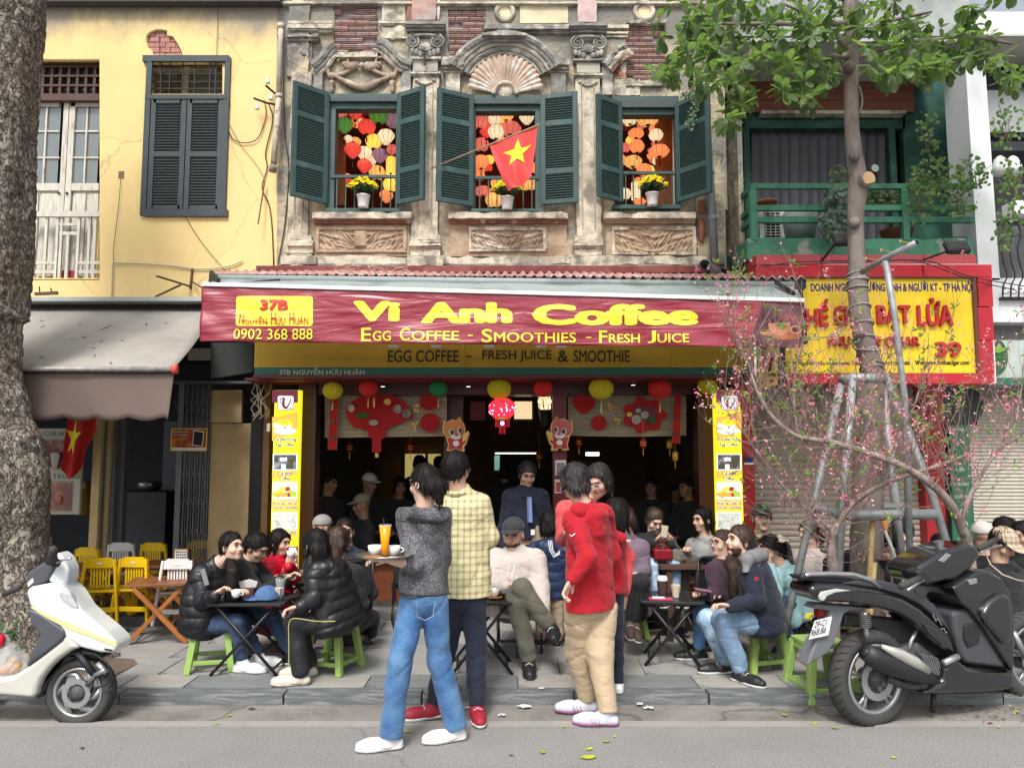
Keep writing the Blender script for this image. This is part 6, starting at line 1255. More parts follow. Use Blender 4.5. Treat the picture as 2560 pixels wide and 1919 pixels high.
br_.build('branches',bark2,st,smooth=True);MB().tube([P(x,y_,6.25)for x,y_ in curve([(2148,215),(2156,250),(2150,285)],4)],.008,6).build('dead_twig',bark2,st)
rt_=random.Random(17)
def big_leaf():
 L_=1.;out=[(0,0),(.12,.03),(.35,.13),(.6,.215),(.8,.2),(.93,.11),(1,0)];V=[];Fc=[]
 for i,(t,wv)in enumerate(out):
  z=-.16*t*t;V+=[(t,-wv,z+.05*wv),(t,0,z),(t,wv,z+.05*wv)]
 for i in range(len(out)-1):a=i*3;Fc+=[(a,a+3,a+4,a+1),(a+1,a+4,a+5,a+2)]
 me=MB().add(V,Fc).mesh('leaf',True);me.materials.append(lf_a);return me
LFM=big_leaf();lv0=np.array([v.co[:]for v in LFM.vertices]);lf0=[tuple(p.vertices)for p in LFM.polygons]
zones=[(1700,60,60,60,14,5.7),(1760,130,70,45,15,5.7),(1690,175,45,28,6,5.6),(1760,195,55,28,8,5.6),(1850,40,90,60,22,5.9),(1870,150,50,50,9,5.9),(1850,240,32,45,7,5.8),(1815,310,22,22,4,5.7),(1830,275,25,30,4,5.8),(1960,60,80,60,20,6.0),(1980,150,60,45,9,6.0),(1985,220,40,28,7,5.7),(2030,235,25,22,4,5.7),(2070,175,40,40,8,6.0),(2060,50,60,60,12,6.3),(2200,50,80,60,16,6.2),(2210,140,60,40,9,6.1),(2290,100,70,60,13,6.2),(2300,170,60,40,8,6.0),(2210,185,40,30,5,5.9),(2390,110,60,50,12,6.2),(2350,165,40,25,6,6.0),(2440,60,50,50,10,6.2),(2480,150,40,30,7,6.0),(2530,190,35,22,6,5.9),(2200,-80,300,60,30,6.4),(1850,-90,200,70,24,6.2),(2500,-60,100,60,12,6.3)]
big_l=[];bulk=[];nl=0
for(zx,zy,rx,ry,n,Yz)in zones:
 for _ in range(int(n*1.45)):
  a,s_=rt_.uniform(0,6.28),math.sqrt(rt_.random());c=P(zx+rx*s_*math.cos(a),zy+ry*s_*math.sin(a),Yz+rt_.uniform(-.5,.7));ax=Vector((rt_.uniform(-.7,.7),rt_.uniform(-.6,.2),rt_.uniform(-.6,.6))).normalized();up=ax.orthogonal().normalized();n2=rt_.randint(5,9);a0=rt_.uniform(0,6)
  for k_ in range(n2):
   dr=(Matrix.Rotation(a0+k_*6.28/n2+rt_.uniform(-.3,.3),3,ax)@up+ax*rt_.uniform(0,.5)+Vector((0,0,-.35))).normalized();sz=rt_.uniform(.085,.15);zz=(Vector((rt_.uniform(-.3,.3),rt_.uniform(-.5,.2),1))-dr*dr.z).normalized();yy=zz.cross(dr).normalized();zz=dr.cross(yy);M4=Matrix((dr*sz,yy*sz,zz*sz)).transposed().to_4x4();M4.translation=c
   (big_l if(zy>90 and c.y<6.1 and len(big_l)<290)else bulk).append(M4)
for M4 in big_l:inst('leaf',LFM,st,M4)
V=[];Q=[]
for i,M4 in enumerate(bulk):A=np.array(M4);V.append(lv0@A[:3,:3].T+A[:3,3]);Q+=[tuple(j+i*len(lv0)for j in f)for f in lf0]
me=np_mesh(np.concatenate(V),np.array(Q),'foliage');link('foliage',me,st,lf_a,kind='stuff')
# tree guard, hanger post, bamboo
tg=thing('tree_guard','galvanised pipe frame splayed around the street tree','tree guard',tuple(P(2170,1480,6)))
for pts,r in(([(2106,948,6.0),(1938,1676,5.7)],.029),([(2133,935,5.9),(2106,1250,5.85),(2086,1676,5.7)],.029),([(2213,935,5.9),(2330,1235,5.85),(2458,1674,5.75)],.031),([(2205,960,6.5),(2277,1598,6.6)],.034)):MB().tube([P(*p)for p in pts],r,14).build('leg',galv,tg,smooth=True)
for pts,r in(([(2102,950,6.0),(2133,945,5.9),(2213,945,5.9)],.038),([(2118,1288,5.85),(2340,1285,5.83)],.04),([(2035,1268,5.78),(2110,1288,5.86)],.034),([(2150,1268,6.5),(2250,1266,6.55)],.03)):MB().tube([P(*p)for p in pts],r,14).build('crossbar',galv,tg,smooth=True)
tpn=thing('hanger_post','steel tee post with brass hooks standing in front of the yellow sign','post',tuple(P(2270,1450,5.9)))
MB().tube([P(2214,652,5.7),P(2238,800,5.72),P(2262,1000,5.75),P(2284,1668,5.8)],.024,16).build('post',galv,tpn,smooth=True);MB().tube([P(2290,607,5.45),P(2214,645,5.7),P(2155,680,6.0)],.022,16).build('cross_tube',galv,tpn,smooth=True);MB().tube([P(2290.5,606.8,5.448),P(2290,607,5.452)],.018,14).build('tube_mouth',black_v,tpn)
for(x,y_)in((2270,607),(2222,629),(2184,650)):MB().tube([P(x+a,y_+b,5.5)for a,b in curve([(8,2),(0,0),(-14,-3),(-20,-6),(-19,0)],3)],.006,6).build('hook',mk('brass',(.5,.38,.15),.35,metal=.8),tpn)
def pole_(nm,pts,r,mat,lab,cat,grp=None):o=MB().tube([P(*p)for p in pts],r,10).build(nm,mat,smooth=True);tag(o,lab,cat,grp);return o
bam=mk('bamboo',(.62,.45,.2),.5,var=.2,vs=9);pole_('bamboo_pole',[(2183,1278,5.9),(2176,1400,5.9),(2162,1636,5.9)],.021,bam,'thick bamboo pole leaning on the tree guard','pole');pole_('bamboo_pole',[(2186,1405,5.88),(2168,1636,5.88)],.02,bam,'short bamboo stump beside the thick bamboo pole','pole')
pole_('broom_handle',[(2212,1325,5.8),(2232,1375,5.8),(2320,1640,5.75)],.012,mk('handle_grey',(.5,.5,.48),.4),'grey broom handle leaning by the tree guard','broom handle');pole_('hoe_handle',[(2210,1300,5.82),(2216,1330,5.82)],.02,mk('handle_orange',(.75,.28,.03),.5),'orange handle tip above the broom handle','handle');pole_('thin_stake',[(2226,1310,5.95),(2234,1630,5.95)],.009,bark2,'thin wooden stake beside the broom handle','stake')
# peach blossom
pbk=mk('peach_bark',(.30,.24,.21),.75,var=.35,vs=14,bump=.4,bs=60,col2=(.17,.12,.11),c2s=8);ptw=mk('peach_twig',(.26,.19,.16),.7,var=.3,vs=8,bump=0);pink=mk('peach_pink',(.80,.28,.36),.6,var=.3,vs=25,bump=0,col2=(.85,.62,.6),c2s=12);plf=leafmat('peach_leaf',(.16,.26,.05),(.25,.36,.08))
rb2=random.Random(31)
def peach(lab,base,mains,ntw,seed,cl):
 t=thing('peach_tree',lab,'tree',tuple(P(*base)),'peach trees in blossom');r_=random.Random(seed);tk=MB();tw_=MB();bl=MB();lf=MB();nodes=[]
 for pts,r0,r1 in mains:
  pp=curve(pts,5);ww=[P(*p)for p in pp];n=len(ww);tk.tube(ww,[r0+(r1-r0)*i/(n-1)for i in range(n)],9)
  nodes+=[(ww[i],(ww[i]-ww[i-1]).normalized(),i/n)for i in range(max(2,n//6),n)]
 def blossom(p):
  rad=r_.uniform(.006,.012);ax=Matrix.Rotation(r_.uniform(-1,1),3,'X')@Matrix.Rotation(r_.uniform(-1,1),3,'Z')@Matrix.Rotation(R(90),3,'X');V=[p];nb=5
  for j in range(nb*2):a=math.pi*j/nb;rd=rad*(1.1 if j%2 else .45);V.append(p+ax@Vector((math.cos(a)*rd,math.sin(a)*rd,rad*.4)))
  bl.add(V,[(0,1+j,1+(j+1)%10)for j in range(10)])
 def grow(p,d,L_,r,lvl):
  n=7;pts=[p];
  for i in range(n):d=(d+Vector((r_.uniform(-.16,.16),r_.uniform(-.16,.16),r_.uniform(-.06,.2)))).normalized();p=p+d*L_/n;pts.append(p)
  tw_.tube(pts,[r*(1-.75*i/n)for i in range(n+1)],4,False)
  for q_ in pts[2:]:
   if r_.random()<cl*(.5+.6*(math.sin(q_.x*6)>0)):
    for _ in range(r_.choice((1,1,2,4))):blossom(q_+Vector((r_.uniform(-.018,.018),r_.uniform(-.018,.018),r_.uniform(-.018,.018))))
  if r_.random()<.16:
   for _ in range(4):leaf(lf,pts[-1],.045,.006,r_,.3)
  if lvl<2:
   for _ in range(2 if lvl==0 else 1):i=r_.randint(2,6);grow(pts[i],(d+Vector((r_.uniform(-.8,.8),r_.uniform(-.6,.6),r_.uniform(-.2,.6)))).normalized(),L_*r_.uniform(.5,.8),r*.6,lvl+1)
 for _ in range(ntw):
  p,d,f=r_.choice(nodes);d2=(d*r_.uniform(-.1,.6)+Vector((r_.uniform(-.7,.7),r_.uniform(-.6,.4),r_.uniform(-.25,.9)))).normalized();grow(p,d2,r_.uniform(.28,.62),.003,0)
 tk.build('trunk',pbk,t,smooth=True);tw_.build('twigs',ptw,t,kind='stuff');bl.build('blossoms',pink,t,kind='stuff');lf.build('leaves',plf,t,kind='stuff')
peach('peach tree with long drooping left branch behind the black scooter, sparse pink blossom',(2425,1430,5.4),[([(2430,1706,5.4),(2428,1450,5.4),(2420,1365,5.4),(2400,1310,5.35),(2380,1265,5.3),(2335,1215,5.25),(2262,1168,5.25),(2180,1135,5.25),(2080,1105,5.3),(1995,1090,5.3),(1930,1040,5.35),(1892,975,5.35),(1868,905,5.4),(1835,850,5.4)],.04,.007),([(2400,1315,5.35),(2425,1240,5.4),(2470,1160,5.5),(2530,1080,5.5),(2555,960,5.5)],.02,.005),([(1995,1090,5.3),(1985,1000,5.3),(1990,920,5.3),(2010,840,5.3)],.01,.003),([(2100,1110,5.3),(2130,1040,5.35),(2200,960,5.35)],.009,.003)],150,1,.24)
peach('peach tree rising beside the left tree guard leg, twigs crossing the shutter',(2083,1440,5.5),[([(2086,1698,5.5),(2084,1450,5.5),(2080,1400,5.5),(2080,1345,5.5),(2096,1305,5.48),(2130,1258,5.45),(2190,1218,5.4),(2260,1190,5.4),(2340,1165,5.4),(2420,1135,5.45)],.042,.008),([(2084,1335,5.5),(2040,1290,5.45),(1990,1250,5.4),(1930,1180,5.4),(1860,1080,5.4)],.012,.003),([(2120,1268,5.45),(2105,1200,5.4),(2060,1120,5.4),(2040,1020,5.4)],.012,.003),([(2200,1215,5.4),(2230,1130,5.4),(2280,1030,5.4),(2300,960,5.4)],.01,.003),([(2080,1360,5.5),(2030,1330,5.4),(1960,1270,5.4)],.008,.003)],150,2,.24)
# ----- tables, stools, chairs
GZ=.066
def flatXY(out,holes,z,d):
 c=bpy.data.curves.new('p','CURVE');c.dimensions='2D';c.fill_mode='BOTH';c.extrude=d/2
 for pl in[out]+holes:
  s=c.splines.new('POLY');s.points.add(len(pl)-1);s.use_cyclic_u=True
  for i,a in enumerate(pl):s.points[i].co=(a[0],a[1],0,1)
 o=bpy.data.objects.new('p',c);COL.objects.link(o);me=bpy.data.meshes.new_from_object(o.evaluated_get(bpy.context.evaluated_depsgraph_get()));bpy.data.objects.remove(o);me.materials.clear()
 for v in me.vertices:v.co.z+=z
 return me
def rrect(w,d,r,n=4):return[(sx*(w/2-r)+r*math.cos(R(a)),sy*(d/2-r)+r*math.sin(R(a)))for sx,sy,a0 in((1,1,0),(-1,1,90),(-1,-1,180),(1,-1,270))for a in np.linspace(a0,a0+90,n)]
def circ(x,y_,r,n=10):return[(x+r*math.cos(6.2832*i/n),y_+r*math.sin(6.2832*i/n))for i in range(n)]
def frustum(m,x0,y0,z0,w0,x1,y1,z1,w1,t0=None,t1=None):
 t0=t0 or w0;t1=t1 or w1
 return m.add([(x0+a*w0/2,y0+b*t0/2,z0)for a,b in((-1,-1),(1,-1),(1,1),(-1,1))]+[(x1+a*w1/2,y1+b*t1/2,z1)for a,b in((-1,-1),(1,-1),(1,1),(-1,1))],[(0,3,2,1),(4,5,6,7),(0,1,5,4),(1,2,6,5),(2,3,7,6),(3,0,4,7)])
gpl=mk('stool_green',(.30,.46,.12),.42,var=.06,vs=6,bump=.04,bs=80);ypl=mk('chair_yellow',(.86,.56,.01),.4,var=.05,bump=0);wpl=mk('chair_white',(.72,.72,.71),.4,var=.05,bump=0);stk=mk('sticker',(.75,.7,.75),.4,var=0,bump=0)
def stool(h=.33):
 t=thing('plastic_stool','x','stool',(0,0,0),'green plastic stools',local=True);s=.115;b=.15
 me=flatXY(rrect(.25,.25,.03),[circ(.045*math.cos(a),.045*math.sin(a),.008,8)for a in np.arange(0,6.2,.79)]+[circ(.08*math.cos(a),.08*math.sin(a),.009,8)for a in np.arange(.3,6.2,.63)]+[circ(0,0,.012,8)],h-.008,.016);link('seat',me,t,gpl)
 for i,(sx,sy)in enumerate(((-1,-1),(1,-1),(1,1),(-1,1))):frustum(MB(),sx*b,sy*b,0,.045,sx*(s-.012),sy*(s-.012),h-.016,.05).build('leg',gpl,t,bevel=.008)
 for(z0,z1,nm)in((h-.06,h-.014,'apron'),(.055,.085,'stretcher')):
  e_=b+(s-b)*(z0+z1)/2/h-.006
  for sgn in(-1,1):MB().box(-e_,e_,sgn*e_-.008,sgn*e_+.008,z0,z1).build(nm,gpl,t,bevel=.004);MB().box(sgn*e_-.008,sgn*e_+.008,-e_,e_,z0,z1).build(nm,gpl,t,bevel=.004)
 MB().box(-.02,.02,-.125,-.121,h-.045,h-.03).build('sticker',stk,t);return t
def put(o,px,py,rz=0,label=None,z=GZ,first=[0],**k):
 p=G(px,py,z);o.location=p;o.rotation_euler=(0,0,rz)
 if label:o['label']=label
 return o
bpy.context.view_layer.update()
ST=stool();used=[]
def mkcopy(proto,px,py,rz,label,z=GZ,s=1,sz=None):
 o=proto if proto.name not in used else copy_tree(proto);used.append(proto.name);put(o,px,py,rz,label,z);o.scale=(s,s,sz or s);return o
mkcopy(ST,530,1668,.25,'green plastic stool under the woman in the long black puffer coat');mkcopy(ST,832,1672,-.35,'green plastic stool under the woman in the quilted black jacket');mkcopy(ST,1898,1668,.3,'green plastic stool under the bearded man in the navy jacket')
mkcopy(ST,2052,1738,.15,'empty green plastic stool with a holed seat standing in the gutter by the black scooter',-.004,1.12);mkcopy(ST,1560,1590,.2,'green plastic stool behind the woman in the red hoodie')
def plchair():
 t=thing('plastic_chair','x','chair',(0,0,0),'plastic chairs of the left shop',local=True);h=.27
 MB().box(-.15,.15,-.14,.14,h-.02,h).build('seat',ypl,t,bevel=.008)
 for sx in(-1,1):
  MB().bar((sx*.17,-.17,0),(sx*.115,-.13,.53),.022,.042,(0,1,0)).build('leg',ypl,t,bevel=.006);frustum(MB(),sx*.165,.17,0,.04,sx*.13,.13,h-.02,.05).build('leg',ypl,t,bevel=.006)
  MB().bar((sx*.145,-.15,h-.03),(sx*.14,.13,h-.03),.02,.05).build('side_rail',ypl,t)
 MB().box(-.15,.15,-.16,-.14,.09,.13).build('stretcher',ypl,t,bevel=.004)
 me=flatXY([(-.115,0),(.115,0),(.108,.06),(.08,.085),(-.08,.085),(-.108,.06)],[],0,.024);o=link('top_rail',me,t,ypl);o.location=(0,-.13,.46);o.rotation_euler=(R(90),0,0)
 for i in range(7):x=-.072+i*.024;inst('slat',SL['p'],t,Matrix.Translation((x,-.118,.385))@Matrix.Diagonal((.014,.008,.18,1)))
 MB().box(-.02,.02,-.146,-.142,.49,.505).build('sticker',stk,t);return t
me=UNIT.copy();me.materials.append(ypl);SL['p']=me
PC=plchair()
def recolor(o,mat):
 for c in o.children_recursive:
  if c.name.startswith('sticker'):continue
  if c.material_slots:c.material_slots[0].link='OBJECT';c.material_slots[0].material=mat
FZ=.17
mkcopy(PC,258,1548,.15,'yellow plastic chair seen from behind, left of the front pair',FZ);mkcopy(PC,350,1545,-.1,'yellow plastic chair seen from behind, right of the front pair',FZ)
mkcopy(PC,185,1520,2.9,'yellow plastic chair half hidden behind the white scooter',FZ);mkcopy(PC,362,1500,3.1,'yellow plastic chair at the back table, behind the front pair',FZ);mkcopy(PC,490,1490,3.3,'yellow plastic chair beside the small menu stand',FZ)
bpy.context.view_layer.update()
recolor(mkcopy(PC,282,1500,3.2,'white plastic chair at the back table between the yellow ones',FZ),wpl);recolor(mkcopy(PC,450,1552,.1,'white plastic chair behind the brown folding table',FZ),wpl)
tbk=mk('table_black',(.025,.026,.028),.38,metal=.2,var=.1,bump=.03);twd=mk('table_brown',(.26,.095,.04),.45,var=.3,vs=4,stretch=(1,6,6),bump=.1);twd2=mk('table_orange_brown',(.40,.14,.035),.45,var=.25,vs=4,bump=.1)
def ftable(label,W_,D_,H_,mat,leg,kind='fold',n=8,grp=None,lw=.022):
 t=thing('folding_table',label,'table',(0,0,0),grp,local=True)
 if kind=='fold' or kind=='x':
  for sgn in(-1,1):MB().box(-W_/2,W_/2,sgn*D_/2-.012,sgn*D_/2+.012,H_-.022,H_).build('top_edge',mat,t,bevel=.004);MB().box(sgn*W_/2-.012,sgn*W_/2+.012,-D_/2+.012,D_/2-.012,H_-.022,H_).build('top_edge',mat,t,bevel=.004)
  k='t'+mat.name
  if k not in SL:me=UNIT.copy();me.materials.append(mat);SL[k]=me
  w_=(W_-.024)/n
  for i in range(n):inst('slat',SL[k],t,TRS((-W_/2+.012+w_*(i+.5),0,H_-.008),(w_-.006,D_-.024,.012)))
 L_=W_*.46
 for sy in(-1,1):
  y_=sy*(D_/2-.03)
  for sx in(-1,1):MB().tube([(sx*L_,y_-.012*sx,0),(-sx*L_*.86,y_-.012*sx,H_-.02)],leg,8).build('leg',mat,t,smooth=True)if kind!='x' else MB().bar((sx*L_,y_-.02*sx,0),(-sx*L_*.8,y_-.02*sx,H_-.03),.035,.05,(0,1,0)).build('leg',leg,t,bevel=.004)
 for sx in(-1,1):
  for f_ in(.09,.30):x=sx*L_*(1-f_*1.86);MB().tube([(x,-D_/2+.03,H_*f_),(x,D_/2-.03,H_*f_)],.009,6).build('stretcher',tbk if kind!='x' else twd2,t)
 return t
def mid(px,py,z):return px,py
def settle(t,px,py,rz,z=GZ):p=G(px,py,z);t.location=p;t.rotation_euler=(0,0,rz);return t
BT='black slatted folding tables'
T1=settle(ftable('black slatted folding table with a blue cap and glasses on it',.52,.40,.50,tbk,.011,grp=BT),630,1672,.0);T2=settle(ftable('black slatted folding table with a brown cup and a pink booklet on it',.44,.42,.47,tbk,.012,grp=BT),1680,1650,-.15)
T3=settle(ftable('black slatted folding table in front of the man in the pale hoodie',.46,.40,.50,tbk,.011,grp=BT),1205,1668,.05);T4=settle(ftable('small black folding table beside the man in the mauve jacket',.34,.34,.46,tbk,.009,grp=BT),1562,1580,.1);T6=settle(ftable('black folding table between the two groups of women at the left',.5,.4,.5,tbk,.011,grp=BT),768,1600,0)
T5=settle(ftable('brown wooden folding table with crossed legs left of the women',.50,.42,.48,twd,twd2,'x',5),402,1595,.25)
o=settle(ftable('brown wooden table behind the yellow chairs',.6,.45,.42,twd,twd2,'x',5),225,1530,.05,FZ);o=settle(ftable('brown wooden table with the small menu stand at the back',.55,.4,.42,twd,twd2,'x',5),430,1520,.05,FZ)
wt=thing('wooden_table','dark brown wooden table with one paper cup beside the woman with the red bag','table',tuple(P(1700,1540,6.7)))
MB().pbox(1652,1412,1765,1424,6.45,.45).build('table_top',brown_wd,wt,bevel=.004)
for x,Y_ in((1672,6.5),(1745,6.5),(1672,6.85),(1745,6.85)):a=P(x,1424,Y_);MB().box(a.x-.025,a.x+.025,Y_-.025,Y_+.025,.066,a.z).build('leg',brown_wd,wt)
# black tube framed chairs
def tchair(label,px,py,rz):
 t=thing('tube_chair',label,'chair',(0,0,0),'black tube framed chairs',local=True);f=.21
 MB().box(-f,f,-.2,.2,.40,.42).build('seat',tbk,t,bevel=.01)
 for sx in(-1,1):MB().tube([(sx*f,-.24,.82),(sx*f,-.2,.42),(sx*f,.2,.04),(sx*f,.22,.012),(sx*f,-.02,.012)],.012,8).build('leg',tbk,t,smooth=True);MB().tube([(sx*f,.2,.42),(sx*f,-.22,.012)],.012,8).build('leg',tbk,t,smooth=True)
 MB().tube([(-f,-.22,.012),(f,-.22,.012)],.011,8).build('stretcher',tbk,t);MB().tube([(-f,-.24,.80),(-f+.03,-.245,.84),(f-.03,-.245,.84),(f,-.24,.80)],.012,8).build('back_tube',tbk,t,smooth=True)
 MB().grid(12,10,lambda u,v:(-f+2*f*u,-.235+.03*math.sin(3.14*u)*1+.03*(1-v),.46+.37*v)).build('backrest',mk('mesh_black',(.018,.018,.02),.7,bump=0),t,smooth=True,solid=.008);settle(t,px,py,rz);t.scale=(.82,.82,.82);return t
tchair('black tube chair under the woman with long wavy brown hair',872,1600,.25);tchair('black tube chair under the man in the pale hoodie',1300,1618,3.1);tchair('black tube chair behind the waitress',1030,1560,.2);tchair('empty black tube chair between the bobbed woman and the couple',1765,1590,.3);tchair('black tube chair under the man in the mauve jacket',1590,1562,3.2);tchair('black tube chair under the woman in the turquoise coat',2010,1610,1.2);tchair('black tube chair near the tree trunk under the yellow vest',2120,1590,3.1);tchair('black tube chair behind the black scooter',2500,1600,3.0)
# ----- things on the tables
cer2=mk('cup_white',(.80,.79,.77),.25,var=.02,bump=0,spec=.6);bmat=mk('paper_cup',(.62,.55,.42),.6,var=.1,bump=0);brw=mk('ridged_brown',(.07,.035,.03),.7,var=.2,vs=40);cgl=mk('clear_glass',(.8,.85,.85),.05,alpha=.22,var=0,bump=0);milk=mk('milk_coffee',(.62,.48,.33),.4,var=.1,bump=0);juice=mk('orange_juice',(.90,.33,.005),.25,var=.1,vs=20,bump=0)
def cup(c,lab,r=.036,h=.055,mat=cer2,handle=True,grp='coffee cups',a=0,nm='coffee_cup',cat='cup',sauc=False):
 t=thing(nm,lab,cat,tuple(c),grp);c=Vector(c)
 MB().lathe([(r*.55,0),(r*.62,.004),(r*.9,h*.4),(r,h),(r*.92,h),(r*.8,h*.45),(r*.3,.01)],c,20).build('bowl',mat,t,smooth=True);MB().lathe([(.001,h*.8),(r*.88,h*.8)],c,16).build('drink',milk,t)
 if handle:MB().tube([c+Vector((math.cos(a)*(r+.018*math.sin(b)),math.sin(a)*(r+.018*math.sin(b)),h*.25+h*.55*b/3.14))for b in np.linspace(0,3.14,8)],.004,6).build('handle',mat,t,smooth=True)
 if sauc:MB().lathe([(.03,-.012),(.06,-.004),(.062,-.001),(.03,-.004)],c,20).build('saucer',sauc,t,smooth=True)
 return t
def pcup(c,lab,n=1):
 t=thing('paper_cup',lab,'cup',tuple(c),'pale paper cups');c=Vector(c)
 for i in range(n):MB().lathe([(.024,0),(.027,.03),(.034,.075),(.036,.078),(.034,.08)],c+Vector((0,0,.012*i)),8).build('cup',bmat,t)
 return t
tz=lambda t:t.location.z
def on(T,px,Yo,h=.50,dz=0):p=P(px,1500,T.location.y+Yo);return Vector((p.x,T.location.y+Yo,T.location.z+h+dz))
H1,H2,H3=.50,.47,.50
cup(on(T1,592,-.02,H1),'white coffee cup on the table in front of the brown napkin holder',grp=None,a=3.1);t=thing('napkin_holder','dark brown woven holder full of white napkins on the left table','napkin holder',tuple(on(T1,618,0,H1)))
c=on(T1,619,.0,H1);MB().box(c.x-.055,c.x+.055,c.y-.04,c.y+.04,c.z,c.z+.075).build('basket',brw,t,bevel=.01);nk=MB()
for i in range(6):nk.obox(c+Vector((-.02+.008*i,0,.085)),(.075,.004,.08),Matrix.Rotation(.1*i-.2,3,'Y')@Matrix.Rotation(.5,3,'Z'))
nk.build('napkins',MATS['paper_white'],t,kind='stuff')
def cap_thing(c,lab,mat,sc=1.,yaw=0,nm='baseball_cap'):
 t=thing(nm,lab,'cap',tuple(c));f=Field((-.12,-.2,-.03),(.12,.12,.12),.005);f.ell((0,0,.0),(.088,.1,.10),k=.0).cut((0,0,0),(0,0,-1));V,Q=f.extract();f2=Field((-.12,-.22,-.03),(.12,.0,.05),.005);f2.ell((0,-.09,.008),(.075,.085,.014),k=0).cut((0,-.07,0),(0,1,0));V2,Q2=f2.extract()
 m3=np.array(Matrix.Rotation(yaw,3,'Z'))*sc
 for v,q,n_ in((V,Q,'crown'),(V2,Q2,'brim')):link(n_,np_mesh(v@m3.T+np.array(c),q),t,mat)
 return t
denim_c=mk('cap_blue',(.07,.14,.30),.8,var=.2,vs=20,bump=.2,bs=120);cap_thing(on(T1,668,-.06,H1,.005),'blue denim baseball cap lying on the left black table',denim_c,.95,-1.2)
def glass(c,lab,fill,h=.11,r=.032,mat=milk,flare=1.15,straw=False,grp=None):
 t=thing('drinking_glass',lab,'glass',tuple(c),grp);c=Vector(c)
 if fill:MB().lathe([(r*.7,.008),(r*.85,h*.4),(r*flare*.92,h*fill)],c,18).build('drink',mat,t,smooth=True)
 if fill:q=.9+(flare-.9)*(fill-.35)/.65;MB().lathe([(r*q,h*fill),(r*flare,h),(r*flare*.96,h),(r*q*.96,h*fill)],c,18,ring=True).build('glass_rim',cgl,t,smooth=True)
 else:MB().lathe([(r*.75,0),(r*.9,h*.35),(r*flare,h),(r*flare*.96,h),(r*.85,h*.35),(r*.7,.006)],c,18).build('glass_wall',cgl,t,smooth=True)
 if straw:MB().tube([c+Vector((0,0,h*.3)),c+Vector((-.01,.0,h*1.2))],.004,6).build('straw',iron,t)
 return t
pcup(on(T1,694,-.05,H1),'pale paper cup at the right end of the left table');glass(on(T1,700,.08,H1),'empty clear glass behind the paper cup on the left table',0,.13);o=tag(MB().box(*[0]*6).build('phone',iron)if 0 else MB().obox(on(T1,728,.0,H1,.006),(.075,.14,.01),Matrix.Rotation(-.4,3,'Z')).build('phone',iron,bevel=.003),'black phone lying on the right edge of the left table','phone')
t=thing('brown_takeaway_cup','dark brown ridged cup stuffed with white napkins on the couple\'s table','cup',tuple(on(T2,1657,.08,H2)));c=on(T2,1657,.08,H2);MB().lathe([(.035,0),(.044,.10),(.044,.104)],c,16).build('cup',brw,t);MB().lathe([(.001,.14),(.03,.138),(.04,.12),(.04,.1)],c,9).build('napkins',MATS['paper_white'],t)
pcup(on(T2,1690,-.04,H2),'stacked pair of pale paper cups on the couple\'s table',2);t=thing('pink_booklet','pink booklet with a white card on the couple\'s table','booklet',tuple(on(T2,1652,-.13,H2)));MB().obox(on(T2,1652,-.12,H2,.004),(.17,.09,.006),Matrix.Rotation(-.1,3,'Z')).build('cover',mk('booklet_pink',(.62,.07,.17),.5,bump=0),t);MB().obox(on(T2,1646,-.1,H2,.009),(.09,.06,.004),Matrix.Rotation(-.1,3,'Z')).build('card',MATS['paper_white'],t)
cup(on(T3,1236,-.06,H3,.014),'white coffee cup on a small wooden tray by the man in the pale hoodie',grp=None,a=3.1,sauc=mk('tray_wood',(.45,.22,.09),.5));pcup(on(T4,1578,-.03,.46),'pale paper cup on the small table by the mauve jacket');cup(on(T4,1562,-.08,.46),'white cup on the small table half behind the red hoodie',grp=None,handle=False);pcup(P(1672,1412,6.6),'pale paper cup on the dark wooden table under the red bag');cup(on(T6,722,-.02,.5),'white cup on the second table beside the glass',grp=None);glass(on(T6,745,0,.5),'glass of milky coffee on the second table',.6,.07)
mh=thing('menu_stand','small upright menu card with rows of drink pictures on the back table','menu',tuple(P(451,1412,6.9)));MB().pbox(434,1371,469,1413,6.9,.02).build('frame',twd2,mh);MB().pbox(437,1374,466,1411,6.895,.006).build('card',MATS['paper_white'],mh);dd=MB()
for i in range(5):
 for j in range(4):dd.pbox(440+i*5.2,1377+j*7,443+i*5.2,1381+j*7,6.892,.004)
dd.build('drink_pictures',blk,mh,kind='stuff');o=MB().pbox(215,1409,238,1418,7.0,.1).build('napkin_box',MATS['paper_white']);tag(o,'small white napkin box on the table behind the yellow chairs','napkin box')
# waitress tray with drinks
Yw=4.27;wtr=thing('serving_tray','round metal tray carried by the woman in the grey tweed jacket','tray',tuple(P(962,1390,Yw)));TP=P(962,1391,Yw)
MB().lathe([(.001,0),(.155,0),(.17,.012),(.172,.014),(.155,.003),(.001,.003)],TP,36,None,.92,.92).build('tray',mk('tray_steel',(.42,.42,.36),.3,metal=.8,bump=0),wtr,smooth=True)
tt=lambda px,dy,dz=.006:Vector((P(px,1390,Yw+dy).x,Yw+dy,TP.z+dz));t=glass(tt(962,-.03),'tall glass of orange juice with a black straw on the carried tray',.95,.17,.026,juice,1.35,True);cup(tt(938,.05),'white cup on the tray left of the orange juice',.042,.05,handle=False,grp=None);cup(tt(982,.03),'white cup with a handle on the tray behind the hand',.042,.05,grp=None,a=.2)
o=MB().obox(tt(930,-.08,.01),(.09,.06,.01),Matrix.Rotation(.2,3,'Z')).build('wooden_coaster',twd2,bevel=.003);tag(o,'small wooden coaster lying on the carried tray','coaster')
